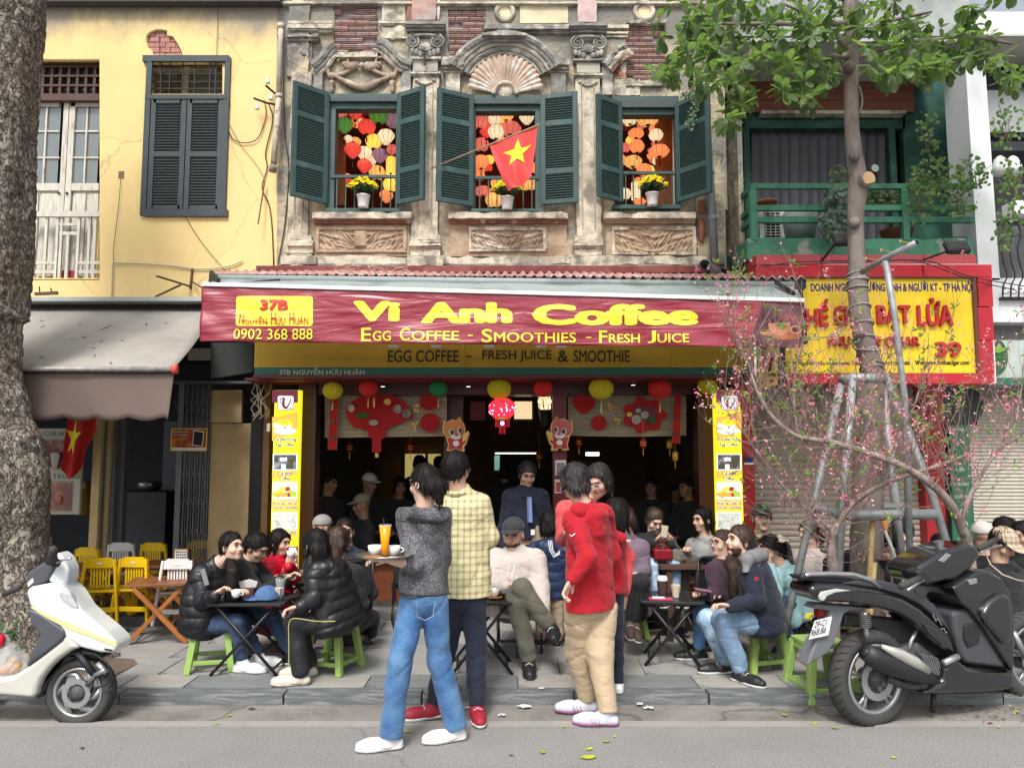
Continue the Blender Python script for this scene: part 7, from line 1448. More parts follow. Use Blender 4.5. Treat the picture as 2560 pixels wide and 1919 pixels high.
# ----- people
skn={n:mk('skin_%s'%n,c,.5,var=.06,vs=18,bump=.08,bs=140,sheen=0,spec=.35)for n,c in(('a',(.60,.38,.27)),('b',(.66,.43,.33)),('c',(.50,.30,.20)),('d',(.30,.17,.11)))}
hairm=mk('hair_black',(.010,.008,.008),.5,var=.4,vs=30,bump=.6,bs=90,stretch=(3,3,.5),dist=.006,spec=.22);hairb=mk('hair_brown',(.055,.032,.022),.45,var=.4,vs=30,bump=.6,bs=90,stretch=(3,3,.5),dist=.006);hairg=mk('hair_grey_black',(.03,.026,.026),.55,var=.5,vs=40,bump=.6,bs=110,dist=.006)
lipm=mk('lip',(.42,.15,.13),.45,var=0,bump=0);eyew=mk('eye_white',(.42,.38,.35),.3,var=0,bump=0);wsole=mk('sole_white',(.72,.72,.7),.5,var=.05,bump=0)
def cloth(n,c,var=.12,rough=.85,bs=13,bump=.6,**k):k.setdefault('dist',.022);return mk('cloth_'+n,c,rough,var=var,vs=5,bump=bump,bs=bs,sheen=.1,**k)
def plaid(m,c2,s=26):
 N,L,b=nodes_of(m);tc=N.new('ShaderNodeTexCoord');sp=N.new('ShaderNodeSeparateXYZ');L.new(tc.outputs['Object'],sp.inputs[0]);src=b.inputs['Base Color'].links[0].from_socket;prev=None
 for i,f in((0,s*6.28),(2,s*5.6)):
  a=N.new('ShaderNodeMath');a.operation='MULTIPLY';a.inputs[1].default_value=f;L.new(sp.outputs[i],a.inputs[0]);q_=N.new('ShaderNodeMath');q_.operation='SINE';L.new(a.outputs[0],q_.inputs[0]);r=N.new('ShaderNodeMapRange');r.inputs[1].default_value=.2;r.inputs[2].default_value=.7;r.inputs[4].default_value=.5;L.new(q_.outputs[0],r.inputs[0])
  if prev is None:prev=r.outputs[0]
  else:ad=N.new('ShaderNodeMath');L.new(prev,ad.inputs[0]);L.new(r.outputs[0],ad.inputs[1]);prev=ad.outputs[0]
 mx=N.new('ShaderNodeMix');mx.data_type='RGBA';L.new(prev,mx.inputs[0]);L.new(src,mx.inputs[6]);mx.inputs[7].default_value=(*c2,1);L.new(mx.outputs[2],b.inputs['Base Color'])
def A3(v):return np.array(v,float)
def unit(v):v=A3(v);return v/(np.linalg.norm(v)+1e-9)
SEED=[100]
def strands(ho,t,hm,crown,hair,k,hc,fv):
 me=ho.data;n=len(me.vertices);co=np.empty(n*3);me.vertices.foreach_get('co',co);co=co.reshape(-1,3);no=np.empty(n*3);me.vertices.foreach_get('normal',no);no=no.reshape(-1,3);r=np.random.default_rng(SEED[0]);m=MB()
 wild=hair in('mop','wavy')
 for i in r.choice(n,min(n,520),False):
  p,nn=co[i],no[i]
  if(p-hc)@fv>(.045 if hair!='mop' else .07)*k:continue
  d=(p-A3(crown))*.6+A3((0,0,-.07))+r.normal(size=3)*(.03 if wild else .014);d=unit(d-nn*(d@nn));L_=r.uniform(.03,.07)*k*(.6 if hair in('crop','short')else 1);w_=np.cross(d,nn)*.0035*k;q=p+nn*.0015;lift=r.uniform(.001,.007 if wild else .003)*k
  m.add([q-w_,q+w_,q+d*L_*.5+nn*(.004*k+lift*.5)+w_*.9,q+d*L_*.5+nn*(.004*k+lift*.5)-w_*.9,q+d*L_+nn*lift-A3((0,0,.012))*k],[(0,1,2,3),(3,2,4)])
 m.build('hair_locks',hm,t,kind='stuff',smooth=True)
def soft(F_,nm,mat,parent,amp=.0,f=20,quilt=0,qf=.075,smooth=True,st=(1,1,1)):
 V,Q=F_.extract()
 if len(V)==0:return
 SEED[0]+=1
 if amp or quilt:
  N_=normals(V,Q)
  if quilt:s_=seg_coord(V,F_.segs);V=V+N_*(quilt*(np.abs(np.sin(np.pi*s_/qf))**.5-.7))[:,None]
  if amp:nn=vnoise(V*st,f,SEED[0])*.5-.75*np.clip(1-2.2*np.abs(vnoise(V*st,f*.55,SEED[0]+7)),0,1)**1.5-.35*np.clip(1-2.5*np.abs(vnoise(V*st,f*1.1,SEED[0]+9)),0,1)**1.5;V=V+N_*(amp*nn)[:,None]
 return link(nm,np_mesh(V,Q),parent,mat)
def person(label,px,py,Y,yaw=0,pit=0,hair='short',hm=None,skin='a',top=None,pants=None,shoes=None,J={},mode='sit',s=1.,g=.02,h=.007,quilt=0,hood=None,face=None,glasses=False,hat=None,wide=1.,hem=None,leg=(.085,.062,.045),thin=1.,amp=.006,roll=0,group=None,grip=.6,cuff=1.,lapel=None,sole=wsole,legs=True,hz=.93):
 a=R(yaw);hc=A3(P(px,py,Y));fw=A3((math.sin(a),-math.cos(a),0));sd=A3((math.cos(a),math.sin(a),0));up=A3((0,0,1));D={};hm=hm or hairm
 M_=hc-up*.245*s+fw*-.03*s
 D['sl'],D['sr']=M_-sd*.165*s,M_+sd*.165*s;hp=M_-up*(.46 if mode=='sit' else .50)*s;D['hl'],D['hr']=hp-sd*.09*s,hp+sd*.09*s
 for c_,sg in(('l',-1),('r',1)):
  D['e'+c_]=D['s'+c_]-up*.26*s+sd*sg*.05*s+fw*.04*s
  D['w'+c_]=D['e'+c_]+(fw*.2-sd*sg*.1-up*.02)*s if mode=='sit' else D['e'+c_]-up*.23*s+fw*.05*s
  if mode=='sit':D['k'+c_]=D['h'+c_]+fw*.40*s+sd*sg*.04*s+up*.02;D['a'+c_]=D['k'+c_]-up*.40*s+fw*.02*s
  else:D['k'+c_]=D['h'+c_]-up*.40*s;D['a'+c_]=D['k'+c_]-up*.40*s
 for k_,v in J.items():
  if v is None:D[k_]=None
  else:D[k_]=A3(P(v[0],v[1],Y+v[2]))
 snap={}
 for c_ in 'lr':
  v=D['a'+c_]
  if v is not None and(mode=='stand' or v[2]<.24):
   gz=(.004 if v[1]<5.13 else(GZ if v[1]<7.3 else .19));v=v.copy();v[2]=gz+.098*s;D['a'+c_]=v;snap[c_]=1
 for c_ in 'lr':
  if D.get('f'+c_)is None and D['w'+c_]is not None:D['f'+c_]=D['w'+c_]+unit(D['w'+c_]-D['e'+c_])*.17*s
  if D.get('t'+c_)is None and D['a'+c_]is not None:D['t'+c_]=D['a'+c_]+fw*.2*s-up*.07*s
 if not legs:
  for k_ in('kl','kr','al','ar'):D[k_]=None
 sl,sr,hl,hr=D['sl'],D['sr'],D['hl'],D['hr'];M_=(sl+sr)/2;H_=(hl+hr)/2;side=unit(sr-sl);dn=unit(H_-M_);pts=[v for v in D.values()if v is not None]+[hc];lo=np.min(pts,0)-.2;hi=np.max(pts,0)+.2
 t=thing('person',label,'person',tuple(Vector((float(H_[0]),float(H_[1]),GZ))),group)
 Mh=Matrix.Rotation(a,3,'Z')@Matrix.Rotation(R(pit),3,'X')@Matrix.Rotation(R(roll),3,'Y');Mn=A3(Mh);k=s*hz
 def hp_(x,y_,z):return hc+Mn@A3((x,y_,z))*k
 rr3=lambda x,y_,z:(x*k,y_*k,z*k)
 # one continuous body
 B=Field(lo,hi,min(h,.006)if face is not False else h);g0=.0
 B.ell(hp_(0,.012,.03),rr3(.074,.092,.083),Mn,k=.0);B.ell(hp_(0,-.018,-.045),rr3(.056,.07,.068),Mn,k=.03);B.ell(hp_(0,-.062,-.088),rr3(.024,.022,.018),Mn,k=.02)
 if face is not False:
  for sg in(-1,1):B.ell(hp_(sg*.031,-.098,.012),rr3(.019,.016,.013),Mn,k=.012,op='sub');B.ell(hp_(sg*.076,.008,-.008),rr3(.008,.02,.032),Mn,k=.005);B.ell(hp_(sg*.042,-.058,-.028),rr3(.024,.022,.022),Mn,k=.02)
  B.cap(hp_(0,-.084,.012),hp_(0,-.104,-.022),.007*k,.012*k,k=.01,keep=False);B.ell(hp_(0,-.086,-.028),rr3(.019,.012,.009),Mn,k=.008);B.ell(hp_(0,-.084,-.052),rr3(.023,.009,.010),Mn,k=.006);B.ell(hp_(0,-.082,.03),rr3(.05,.012,.008),Mn,k=.012)
 nk=hp_(0,.015,-.06);B.cap(nk,M_-dn*.03,.05*s*thin,.062*s*thin,k=.025,keep=False);B.cap(M_+dn*.06,H_,.085*s,.09*s,k=.04,side=side,wf=1.4);B.cap(sl,sr,.045*s,k=.04)
 for c_ in 'lr':
  S_,E_,W_,T_=(D.get(q+c_)for q in 'sewf')
  if E_ is not None and W_ is not None:
   B.cap(S_,E_,.043*s,.036*s,k=.02);B.cap(E_,W_,.036*s,.024*s,k=.02);d=unit(T_-W_);n_=unit(np.cross(d,unit(np.cross(d,up+A3((.01,.3,0))))));w_=np.cross(d,n_);pc=W_+d*.045*s
   B.ell(pc,(.046*s,.039*s,.016*s),np.stack([d,w_,n_],1),k=.01);sgn=1 if n_[2]>0 else-1;cd=-n_*sgn
   for i in range(4):
    o=W_+d*.078*s+w_*(i-1.5)*.0185*s;Lf=(.028,.033,.031,.024)[i]*s;p1=o+unit(d+cd*.35*grip)*Lf;p2=p1+unit(d*(1-grip)+cd*grip)*Lf*.85;p3=p2+unit(-d*(grip-.4)+cd)*Lf*.55;r_=.0085*s
    B.cap(o-d*.02,p1,r_*1.1,r_,k=.004,keep=False);B.cap(p1,p2,r_,r_*.92,k=.002,keep=False);B.cap(p2,p3,r_*.92,r_*.8,k=.002,keep=False)
   for sg in((1,)if c_=='r' else(-1,)):o=W_+d*.025*s+w_*sg*.028*s;p1=o+unit(d+w_*sg*.9+cd*.3)*.035*s;p2=p1+unit(d+cd*.5)*.03*s;B.cap(o,p1,.011*s,.0095*s,k=.006,keep=False);B.cap(p1,p2,.0095*s,.0075*s,k=.002,keep=False)
  Hh,K_,A_=D['h'+c_],D['k'+c_],D['a'+c_]
  if K_ is not None:B.cap(Hh,K_,.055*s,.04*s,k=.03)
  if A_ is not None and K_ is not None:B.cap(K_,A_,.04*s,.029*s,k=.02);tn=unit(D['t'+c_]-A_);B.cap(A_,A_+unit(A_-K_)*.05*s,.03*s,.02*s,k=.01)
 soft(B,'body',skn[skin],t)
 # face details
 if face is not False:
  fz=1;e1=MB();
  for sg in(-1,1):
   c=Vector(hp_(sg*.031,-.081,.011));m3=Mh
   MB().ball(c,(.012*k,.007*k,.0042*k),10,6,m3).build('eye',eyew,t,smooth=True);MB().ball(Vector(hp_(sg*.031,-.0865,.0105)),(.0062*k,.0036*k,.0062*k),8,6,m3).build('iris',mk('iris',(.02,.012,.01),.2,var=0,bump=0),t,smooth=True)
   MB().tube([Vector(hp_(sg*.047,-.078,.0165)),Vector(hp_(sg*.031,-.091,.0195)),Vector(hp_(sg*.017,-.088,.0145))],.0022*k,5).build('eyelid',hairb,t)
   MB().tube([Vector(hp_(sg*.054,-.077,.030)),Vector(hp_(sg*.036,-.0945,.0365)),Vector(hp_(sg*.016,-.0955,.0325))],[.002*k,.0042*k,.0035*k],6).build('eyebrow',hm,t)
  MB().ball(Vector(hp_(0,-.0895,-.0485)),(.023*k,.006*k,.0048*k),10,6,Mh).ball(Vector(hp_(0,-.089,-.057)),(.019*k,.006*k,.0055*k),10,6,Mh).build('lips',lipm,t,smooth=True)
  if glasses:
   gm=MB()
   for sg in(-1,1):gm.tube([Vector(hp_(sg*.033+.023*math.cos(b),-.104,.008+.018*math.sin(b)))for b in np.linspace(0,6.283,15)],.0022,4,False).tube([Vector(hp_(sg*.056,-.1,.014)),Vector(hp_(sg*.078,-.06,.013)),Vector(hp_(sg*.078,.01,.006))],.002,4)
   gm.tube([Vector(hp_(-.01,-.107,.01)),Vector(hp_(.01,-.107,.01))],.002,4).build('glasses',glasses if glasses is not True else iron,t,smooth=True)
  if face=='beard':
   Fb=Field(hc-.2,hc+.2,.006);Fb.ell(hp_(0,-.02,-.058),rr3(.060,.071,.062),Mn,k=0);Fb.ell(hp_(0,-.085,-.05),rr3(.03,.03,.008),Mn,k=.006,op='sub');Fb.cut(hp_(0,0,-.028),Mn@A3((0,-.25,1)));soft(Fb,'beard',hairb,t,.002,90)
   # hair
 if hair:
  Fh=Field(hc-.5*k,hc+.3*k,.0065);hs_=.004 if hair=='buzz' else .010
  Fh.ell(hp_(0,.017,.035),rr3(.078+hs_,.092+hs_,.084+hs_*1.2),Mn,k=0);fr=.052 if hair in('short','buzz','crop')else .06
  if hair=='mop':fr=.03
  Fh.cut(hp_(0,-.085,fr+.008),Mn@A3((0,-.68,-.73)));kk=.02
  Fh.ell(hp_(0,.045,-.012),rr3(.074,.056,.07),Mn,k=.02)
  if hair in('bob','long','wavy','mop','girl'):
   for sg in(-1,1):Fh.cap(hp_(sg*.062,-.04,.06),hp_(sg*.078,-.01,-.075 if hair!='mop' else-.02),.022*k,.02*k,k=kk)
   Fh.ell(hp_(0,.055,-.035),rr3(.08,.06,.085 if hair!='mop' else .05),Mn,k=kk)
  if hair in('long','wavy'):ln=.30 if hair=='long' else .27;Fh.cap(hp_(0,.075,-.03),hc+Mn@A3((0,.11,-.05))*k+A3((0,0,-ln))*k,.05*k,.035*k,k=.03,side=Mn[:,0],wf=1.6)
  if hair=='pony':Fh.ell(hp_(0,.06,-.02),rr3(.075,.05,.06),Mn,k=.02);Fh.cap(hp_(0,.1,.0),hp_(0,.13,-.03),.036*k,.05*k,k=.02);Fh.cap(hp_(0,.13,-.03),hp_(.015,.12,-.13),.05*k,.022*k,k=.02)
  if hair=='side':Fh.ell(hp_(0,.055,-.03),rr3(.072,.055,.075),Mn,k=kk);Fh.cap(hp_(.0,.05,-.07),hc+A3((.05,-.1,-.17)),.035,.045,k=.02);Fh.cap(hc+A3((.05,-.1,-.17)),hc+A3((.04,-.14,-.36)),.05,.03,k=.02)
  ho=soft(Fh,'hair',hm,t,.008 if hair in('mop','wavy')else .0055,48,st=(1,1,.45))
  if ho is not None and h<.01 and hair!='buzz':strands(ho,t,hm,hc+Mn@A3((0,.02,.06)),hair,k,hc,-Mn[:,1])
 if hat:
  kind,hmx=hat;Ft=Field(hc-.25,hc+.25,.006);Ft.ell(hp_(0,.012,.045),rr3(.09,.104,.09),Mn,k=0);Ft.cut(hp_(0,0,.042 if kind!='beanie' else .03),Mn@A3((0,0,-1)));soft(Ft,'hat_crown',hmx,t,.001)
  if kind!='beanie':Ft=Field(hc-.3,hc+.3,.006);Ft.ell(hp_(0,-.085,.044),rr3(.076,.088,.013),Mn,k=0);Ft.cut(hp_(0,-.06,0),Mn@A3((0,1,0)));soft(Ft,'hat_brim',hmx if kind=='cap' else kind,t)
  # clothes
 if pants is not None and D['kl']is not None or pants is not None and D['kr']is not None:
  Pf=Field(lo,hi,h);Pf.cap(H_-dn*(.08 if mode!='sit' else .02),H_,.10*s,.105*s,k=.03,side=side,wf=1.3)
  for c_ in 'lr':
   Hh,K_,A_=D['h'+c_],D['k'+c_],D['a'+c_]
   if K_ is not None:Pf.cap(Hh,K_,leg[0]*s,leg[1]*s,k=.045 if mode=='sit' else .02)
   if A_ is not None and K_ is not None:Pf.cap(K_,A_+unit(A_-K_)*(.035 if mode=='stand' else 0),leg[1]*s,leg[2]*s,k=.02);Pf.cut(A_+unit(A_-K_)*.03*s,unit(A_-K_))if mode=='stand' else 0
  soft(Pf,'trousers',pants,t,amp*1.3,15,st=(1,1,1.5))
 if top is not None:
  Tf=Field(lo,hi,h);fl=.012 if mode!='sit' else .03
  wq=wide**.5;Tf.cap(M_+dn*.05*s,H_+dn*(.0 if hem is None else .14)*s,(.084+g)*s*wq,(.086+g+fl)*s*wq,k=.03,side=side,wf=1.5*wq);Tf.cap(sl+dn*.02,sr+dn*.02,(.043+g*.85)*s,k=.04)
  if hem is not None:Tf.cut(P(px,hem,Y),(0,0,-1))
  else:Tf.cut(H_+dn*.045*s,dn)
  Tf.cut(M_-dn*.035*s,-dn)
  nb_=M_*.72+nk*.28-dn*.03*s;Tf.cap(M_+dn*.02,nb_,.085*s,.064*s,k=.03);Tf.cap(sl,nb_,.045*s,.05*s,k=.03);Tf.cap(sr,nb_,.045*s,.05*s,k=.03)
  Tf.cut(nb_+unit(nk-nb_)*.018*s,unit(nk-nb_))
  for c_ in 'lr':
   S_,E_,W_=(D[q+c_]for q in 'sew')
   if E_ is None or W_ is None:continue
   Tf.cap(S_,E_,(.046+g*.85)*s,(.038+g*.85)*s,k=.03);Tf.cap(E_,E_+(W_-E_)*cuff,(.039+g*.85)*s,(.027+g*.6)*s,k=.015)
  if hood:b_=-fw if face is not False or True else fw;Tf.cap(M_-dn*.03*s-fw*.07*s-side*.08*s,M_-dn*.03*s-fw*.07*s+side*.08*s,.045*s,k=.03);Tf.cap(M_-dn*.02-fw*.1*s,M_+dn*.08*s-fw*.12*s,.05*s,.03*s,k=.03,side=side,wf=1.7)
  soft(Tf,'jacket' if g>.015 else 'shirt',top,t,amp,19,quilt,st=(1,1,1.6))
  if lapel:q_=MB().bar(Vector(M_+fw*(.112+g)*s*wide-dn*.0),Vector(M_+fw*(.125+g)*s*wide+dn*.22*s),.075,.03,tuple(sd)).build('shirt_front',lapel,t)
 if shoes is not None:
  for c_ in 'lr':
   K_,A_,T_=(D[q+c_]for q in 'kat')
   if A_ is None or K_ is None:continue
   dv=A3((0,0,-1))if c_ in snap else unit(A_-K_);d=T_-A_;d=unit(d-dv*(d@dv));w_=np.cross(d,dv);so=A_+dv*.07*s
   for nm,mt,r0,z0,z1 in(('shoe',shoes,0,-.2,.012),('sole',sole,.004,.008,.028)):
    Sf=Field(A_-.35*s,A_+.35*s,.006);Sf.cap(so-d*.035*s,so+d*.13*s,(.036+r0)*s,(.042+r0)*s,k=0);Sf.cap(so+d*.1*s,so+d*.175*s,(.040+r0)*s,(.03+r0)*s,k=.02)
    if nm=='shoe':Sf.cap(A_+dv*.015,so+d*.03,.043*s,.045*s,k=.02);Sf.cut(A_-dv*.028*s,-dv)
    else:Sf.cut(so+dv*z0*s,-dv)
    Sf.cut(so+dv*z1*s,dv);soft(Sf,nm,mt,t)
   if h<.009:
    lc=MB()
    for i in range(4):b_=so+d*(.035+.028*i)*s-dv*(.052-.006*i)*s;lc.tube([b_-w_*.026*s+dv*.012*s,b_,b_+w_*.026*s+dv*.012*s],.0028,5)
    lc.build('laces',blackc if shoes is wht else wsole,t,kind='stuff')
 bpy.context.view_layer.objects.active=None;return t,D,(M_,H_,dn,side,fw,hp_,Mh)
PPL='people seated outside the cafe';jean=cloth('denim_blue',(.045,.13,.30),.3,col2=(.12,.25,.43),c2s=4,c2lo=.4,c2hi=.65);jean2=cloth('denim_light',(.20,.32,.47),.35,col2=(.38,.52,.66),c2s=5,c2lo=.45,c2hi=.65);jean3=cloth('denim_dark',(.035,.065,.13),.3);navy=cloth('navy',(.012,.017,.035),.15);blackc=cloth('black',(.016,.016,.018),.15);puff=mk('puffer_black',(.014,.014,.017),.42,var=.15,bump=.25,bs=25,dist=.01,spec=.45);tweed=cloth('tweed',(.20,.20,.22),.9,bs=260,bump=.7,dist=.003,col2=(.05,.05,.058),c2s=110,c2lo=.42,c2hi=.58);plaidm=cloth('plaid_cream',(.66,.60,.36),.08);plaid(plaidm,(.33,.30,.13));redh=cloth('red_hoodie',(.40,.005,.015),.1);khaki=cloth('khaki',(.47,.36,.235),.1);beige=cloth('pale_hoodie',(.56,.49,.45),.08);olive=cloth('olive_grey',(.13,.125,.095),.15);coral=cloth('coral',(.62,.075,.08),.1);mauve=cloth('mauve',(.17,.12,.165),.15);grey=cloth('grey_knit',(.34,.34,.33),.1);plum=cloth('plum',(.055,.025,.045),.15);turq=cloth('turquoise',(.38,.62,.66),.1);cream2=cloth('cream_coat',(.62,.55,.5),.1);blues=cloth('shirt_blue',(.19,.25,.52),.1);redp2=mk('puffer_red',(.55,.008,.03),.45,var=.1,bump=.2,bs=25,dist=.01);wht=mk('sneaker_white',(.74,.75,.74),.5,var=.06,bump=0);blks=mk('shoe_black',(.02,.02,.022),.45,var=.2,bump=.2)
def pbar(t,nm,mat,a,b,r):return MB().tube([Vector(x)for x in(a,b)],r,8).build(nm,mat,t,smooth=True)
# waitress
t,D,X_=person('woman in a grey tweed jacket and wide blue jeans carrying a tray',1060,1208,4.42,-125,8,'pony',skin='b',top=tweed,pants=jean,shoes=wht,mode='stand',h=.006,g=.014,s=.94,hem=1486,cuff=.42,leg=(.086,.072,.068),grip=.35,sole=wsole,face='a',amp=.004,J=dict(sl=(1018,1302,-.04),sr=(1102,1302,.08),el=(1034,1412,-.1),wl=(978,1400,-.22),fl=(938,1398,-.24),er=(1108,1395,.08),wr=(1065,1400,.2),fr=(1040,1395,.2),hl=(1035,1500,0),hr=(1085,1500,.04),kl=(1000,1655,-.06),kr=(1098,1650,.04),al=(978,1838,-.07),ar=(1138,1814,.06),tl=(925,1852,-.1),tr=(1068,1830,.0)))
col=[(1006,1300,4.34),(1030,1292,4.29),(1065,1302,4.23),(1100,1304,4.29),(1119,1292,4.39)];MB().tube([P(*p)for p in col],.012,8).build('collar_trim',blackc,t,smooth=True);MB().tube([P(*p)for p in((998,1484,4.37),(1040,1489,4.22),(1090,1488,4.25),(1124,1482,4.42))],.006,6).build('hem_trim',blackc,t)
Fc=Field((-1,3.9,1),(0,4.9,1.6),.007);Fc.cap(P(1022,1288,4.38),P(1098,1288,4.43),.075,.075,k=.02);Fc.cut(P(1060,1302,4.38),(0,0,-1));Fc.cut(P(1060,1268,4.38),(0,0,1));soft(Fc,'collar',tweed,t)
for q_ in((1045,1502,1052,1545),(1088,1502,1094,1545)):pass
MB().tube([P(x,y_,4.31)for x,y_ in((1041,1505),(1043,1540),(1062,1550),(1082,1540),(1088,1505))],.002,4).build('pocket_seam',jean2,t)
# man in the plaid shirt
t,D,X_=person('man in a cream plaid shirt and navy trousers, seen from behind',1140,1174,4.95,160,6,'crop',skin='a',top=plaidm,pants=navy,shoes=mk('shoe_crimson',(.34,.02,.04),.6,bump=.1),mode='stand',h=.0065,g=.022,s=1.03,hem=1489,leg=(.086,.068,.05),wide=1.04,glasses=mk('glasses_pale',(.5,.5,.5),.2),face='a',J=dict(sl=(1106,1248,.0),sr=(1200,1258,.04),el=(1106,1340,.14),wl=(1128,1390,.3),er=(1226,1345,.06),wr=(1192,1370,.28),hl=(1135,1490,0),hr=(1182,1490,.0),kl=(1118,1610,.02),kr=(1190,1612,.0),al=(1085,1757,-.1),ar=(1192,1756,-.1),tl=(1030,1780,-.15),tr=(1202,1775,-.3)))
MB().tube([P(*p)for p in((1112,1298,4.85),(1150,1300,4.80),(1185,1300,4.82),(1210,1298,4.89))],.003,5).build('yoke_seam',cloth('seam_olive',(.2,.18,.08)),t)
cc_=P(1140,1228,4.95);MB().tube([cc_+Vector((math.cos(b)*.072,math.sin(b)*.068,.012*math.sin(b)))for b in np.linspace(0,6.2832,20)],.016,8).build('collar',plaidm,t,smooth=True)
# red hoodie woman
t,D,X_=person('woman in a bright red hoodie and beige trousers walking left',1436,1204,4.85,-150,5,'mop',hm=hairg,skin='b',top=redh,pants=khaki,shoes=mk('sneaker_pale_grey',(.55,.57,.62),.6),sole=mk('sole_mauve',(.35,.14,.30),.6),mode='stand',h=.0065,g=.022,s=1.0,hem=1520,leg=(.098,.082,.055),wide=1.15,hood=True,face='a',J=dict(sl=(1432,1300,-.12),sr=(1508,1290,.12),el=(1470,1392,-.24),wl=(1432,1446,-.26),fl=(1404,1494,-.26),er=(1532,1385,.14),wr=(1492,1440,.2),hl=(1448,1520,-.05),hr=(1505,1518,.05),kl=(1444,1632,.06),kr=(1500,1640,-.04),al=(1468,1738,.1),ar=(1517,1772,-.13),tl=(1402,1760,.1),tr=(1450,1790,-.12)))
Fc=Field((.2,4.3,1.2),(1.0,5.4,1.8),.007);Fc.cap(P(1446,1276,4.72),P(1512,1282,4.86),.055,.06,k=.02);Fc.cap(P(1500,1275,4.86),P(1530,1302,4.9),.05,.035,k=.03);soft(Fc,'hood',redh,t,.008,18);MB().tube([P(x,y_,4.64)for x,y_ in((1462,1400),(1500,1420),(1512,1470),(1505,1500))],.0025,5).build('pocket_seam',cloth('seam_red',(.3,.004,.01)),t);MB().tube([P(1424,1336,4.62),P(1429,1340,4.62),P(1438,1333,4.62)],.0035,5).build('tick_mark',wht,t)
for(x,y_,Yy)in((1432,1764,4.88),(1477,1797,4.64)):m=MB();[m.bar(P(x+i*9,y_,Yy),P(x+6+i*9,y_+14,Yy),.008,.004)for i in range(3)];m.build('shoe_stripes',MATS['sole_mauve'],t,kind='stuff')
person('woman in a coral jacket and glasses behind the red hoodie',1497,1200,5.42,-35,28,'bob',top=coral,pants=jean3,mode='stand',s=1.0,g=.02,glasses=mk('glasses_clear',(.6,.55,.6),.2),J=dict(sl=(1412,1272,-.05),sr=(1490,1275,.1),el=(1408,1345,-.1),wl=(1425,1330,-.3)),hm=hairg)
t,D,X_=person('girl with a red hood and navy trousers behind the red hoodie',1541,1288,5.15,175,5,'girl',s=.80,top=redh,pants=navy,shoes=wht,mode='stand',hood=True,face=False,hz=1.15,J=dict(sl=(1512,1345,0),sr=(1542,1345,.1),el=None,wl=None,er=None,wr=None,al=(1528,1650,.05),ar=(1546,1655,0),kl=(1524,1560,0),kr=(1540,1560,0),hl=(1518,1470,0),hr=(1538,1470,0)))
Fc=Field((.4,4.7,.9),(1.0,5.4,1.5),.007);Fc.cap(P(1532,1335,5.1),P(1552,1345,5.05),.05,.04,k=.02);soft(Fc,'hood',redh,t,.006)
t,D,X_=person('grey haired man in a dark jacket standing in the cafe doorway',1318,1185,7.2,12,22,'crop',hm=hairg,skin='c',top=navy,pants=blackc,mode='stand',s=1.02,g=.028,wide=1.05,hem=1345,lapel=blues,J=dict(sl=(1275,1240,0),sr=(1352,1240,0)))
MB().obox(P(1350,1345,7.0),(.13,.05,.2),Matrix.Rotation(.3,3,'Y')).build('shoulder_bag',cloth('bag_tan',(.28,.22,.14)),t,bevel=.01);MB().tube([P(1366,1320,7.05),P(1330,1230,7.0),P(1300,1245,7.1)],.006,5).build('bag_strap',blackc,t);MB().obox(P(1332,1330,6.95),(.035,.02,.05),Matrix.Identity(3)).build('key_case',pot_w,t,bevel=.005)
# man in the pale hoodie
t,D,X_=person('bearded man in a pale hoodie and dark cap sitting cross legged',1283,1335,5.98,-14,9,None,hm=hairb,skin='b',top=beige,pants=olive,shoes=blks,s=1.06,g=.034,h=.0065,hood=True,wide=1.1,hat=('cap',cloth('cap_charcoal',(.035,.033,.036))),face='beard',group=None,sole=blks,leg=(.09,.068,.055),J=dict(sl=(1240,1394,0),sr=(1340,1396,0),el=(1222,1462,-.1),wl=(1262,1466,-.3),fl=(1290,1458,-.3),er=(1352,1470,-.1),wr=(1358,1530,-.25),fr=(1354,1574,-.35),hl=(1262,1520,0),hr=(1312,1520,0),kl=(1304,1470,-.42),kr=(1292,1510,-.40),al=(1368,1556,-.42),tl=(1392,1592,-.46),ar=(1322,1642,-.38),tr=(1325,1670,-.6)))
for q_ in((-.035,0),(.035,0)):M_,H_,dn,side,fw,hp_,Mh=X_;pbar(t,'drawstring',wht,M_+fw*.13+side*q_[0]*.6+dn*.03,M_+fw*.155+side*q_[0]*.5+dn*.16,.003)
t,D,X_=person('boy in a blue striped jacket facing the cafe',1374,1310,6.35,165,8,'girl',s=.74,top=mk('puffer_navy',(.02,.035,.09),.5,var=.1,bump=.2),pants=khaki,shoes=blks,mode='stand',g=.03,quilt=.008,hood=True,face=False,hz=1.15)
m=MB();[m.tube([P(1371+i*4,1350,6.2),P(1374+i*4,1375,6.18),P(1384+i*3,1392-i*3,6.17),P(1400,1384-i*4,6.18)],.004,4)for i in range(3)];m.build('sleeve_stripes',wht,t,kind='stuff')
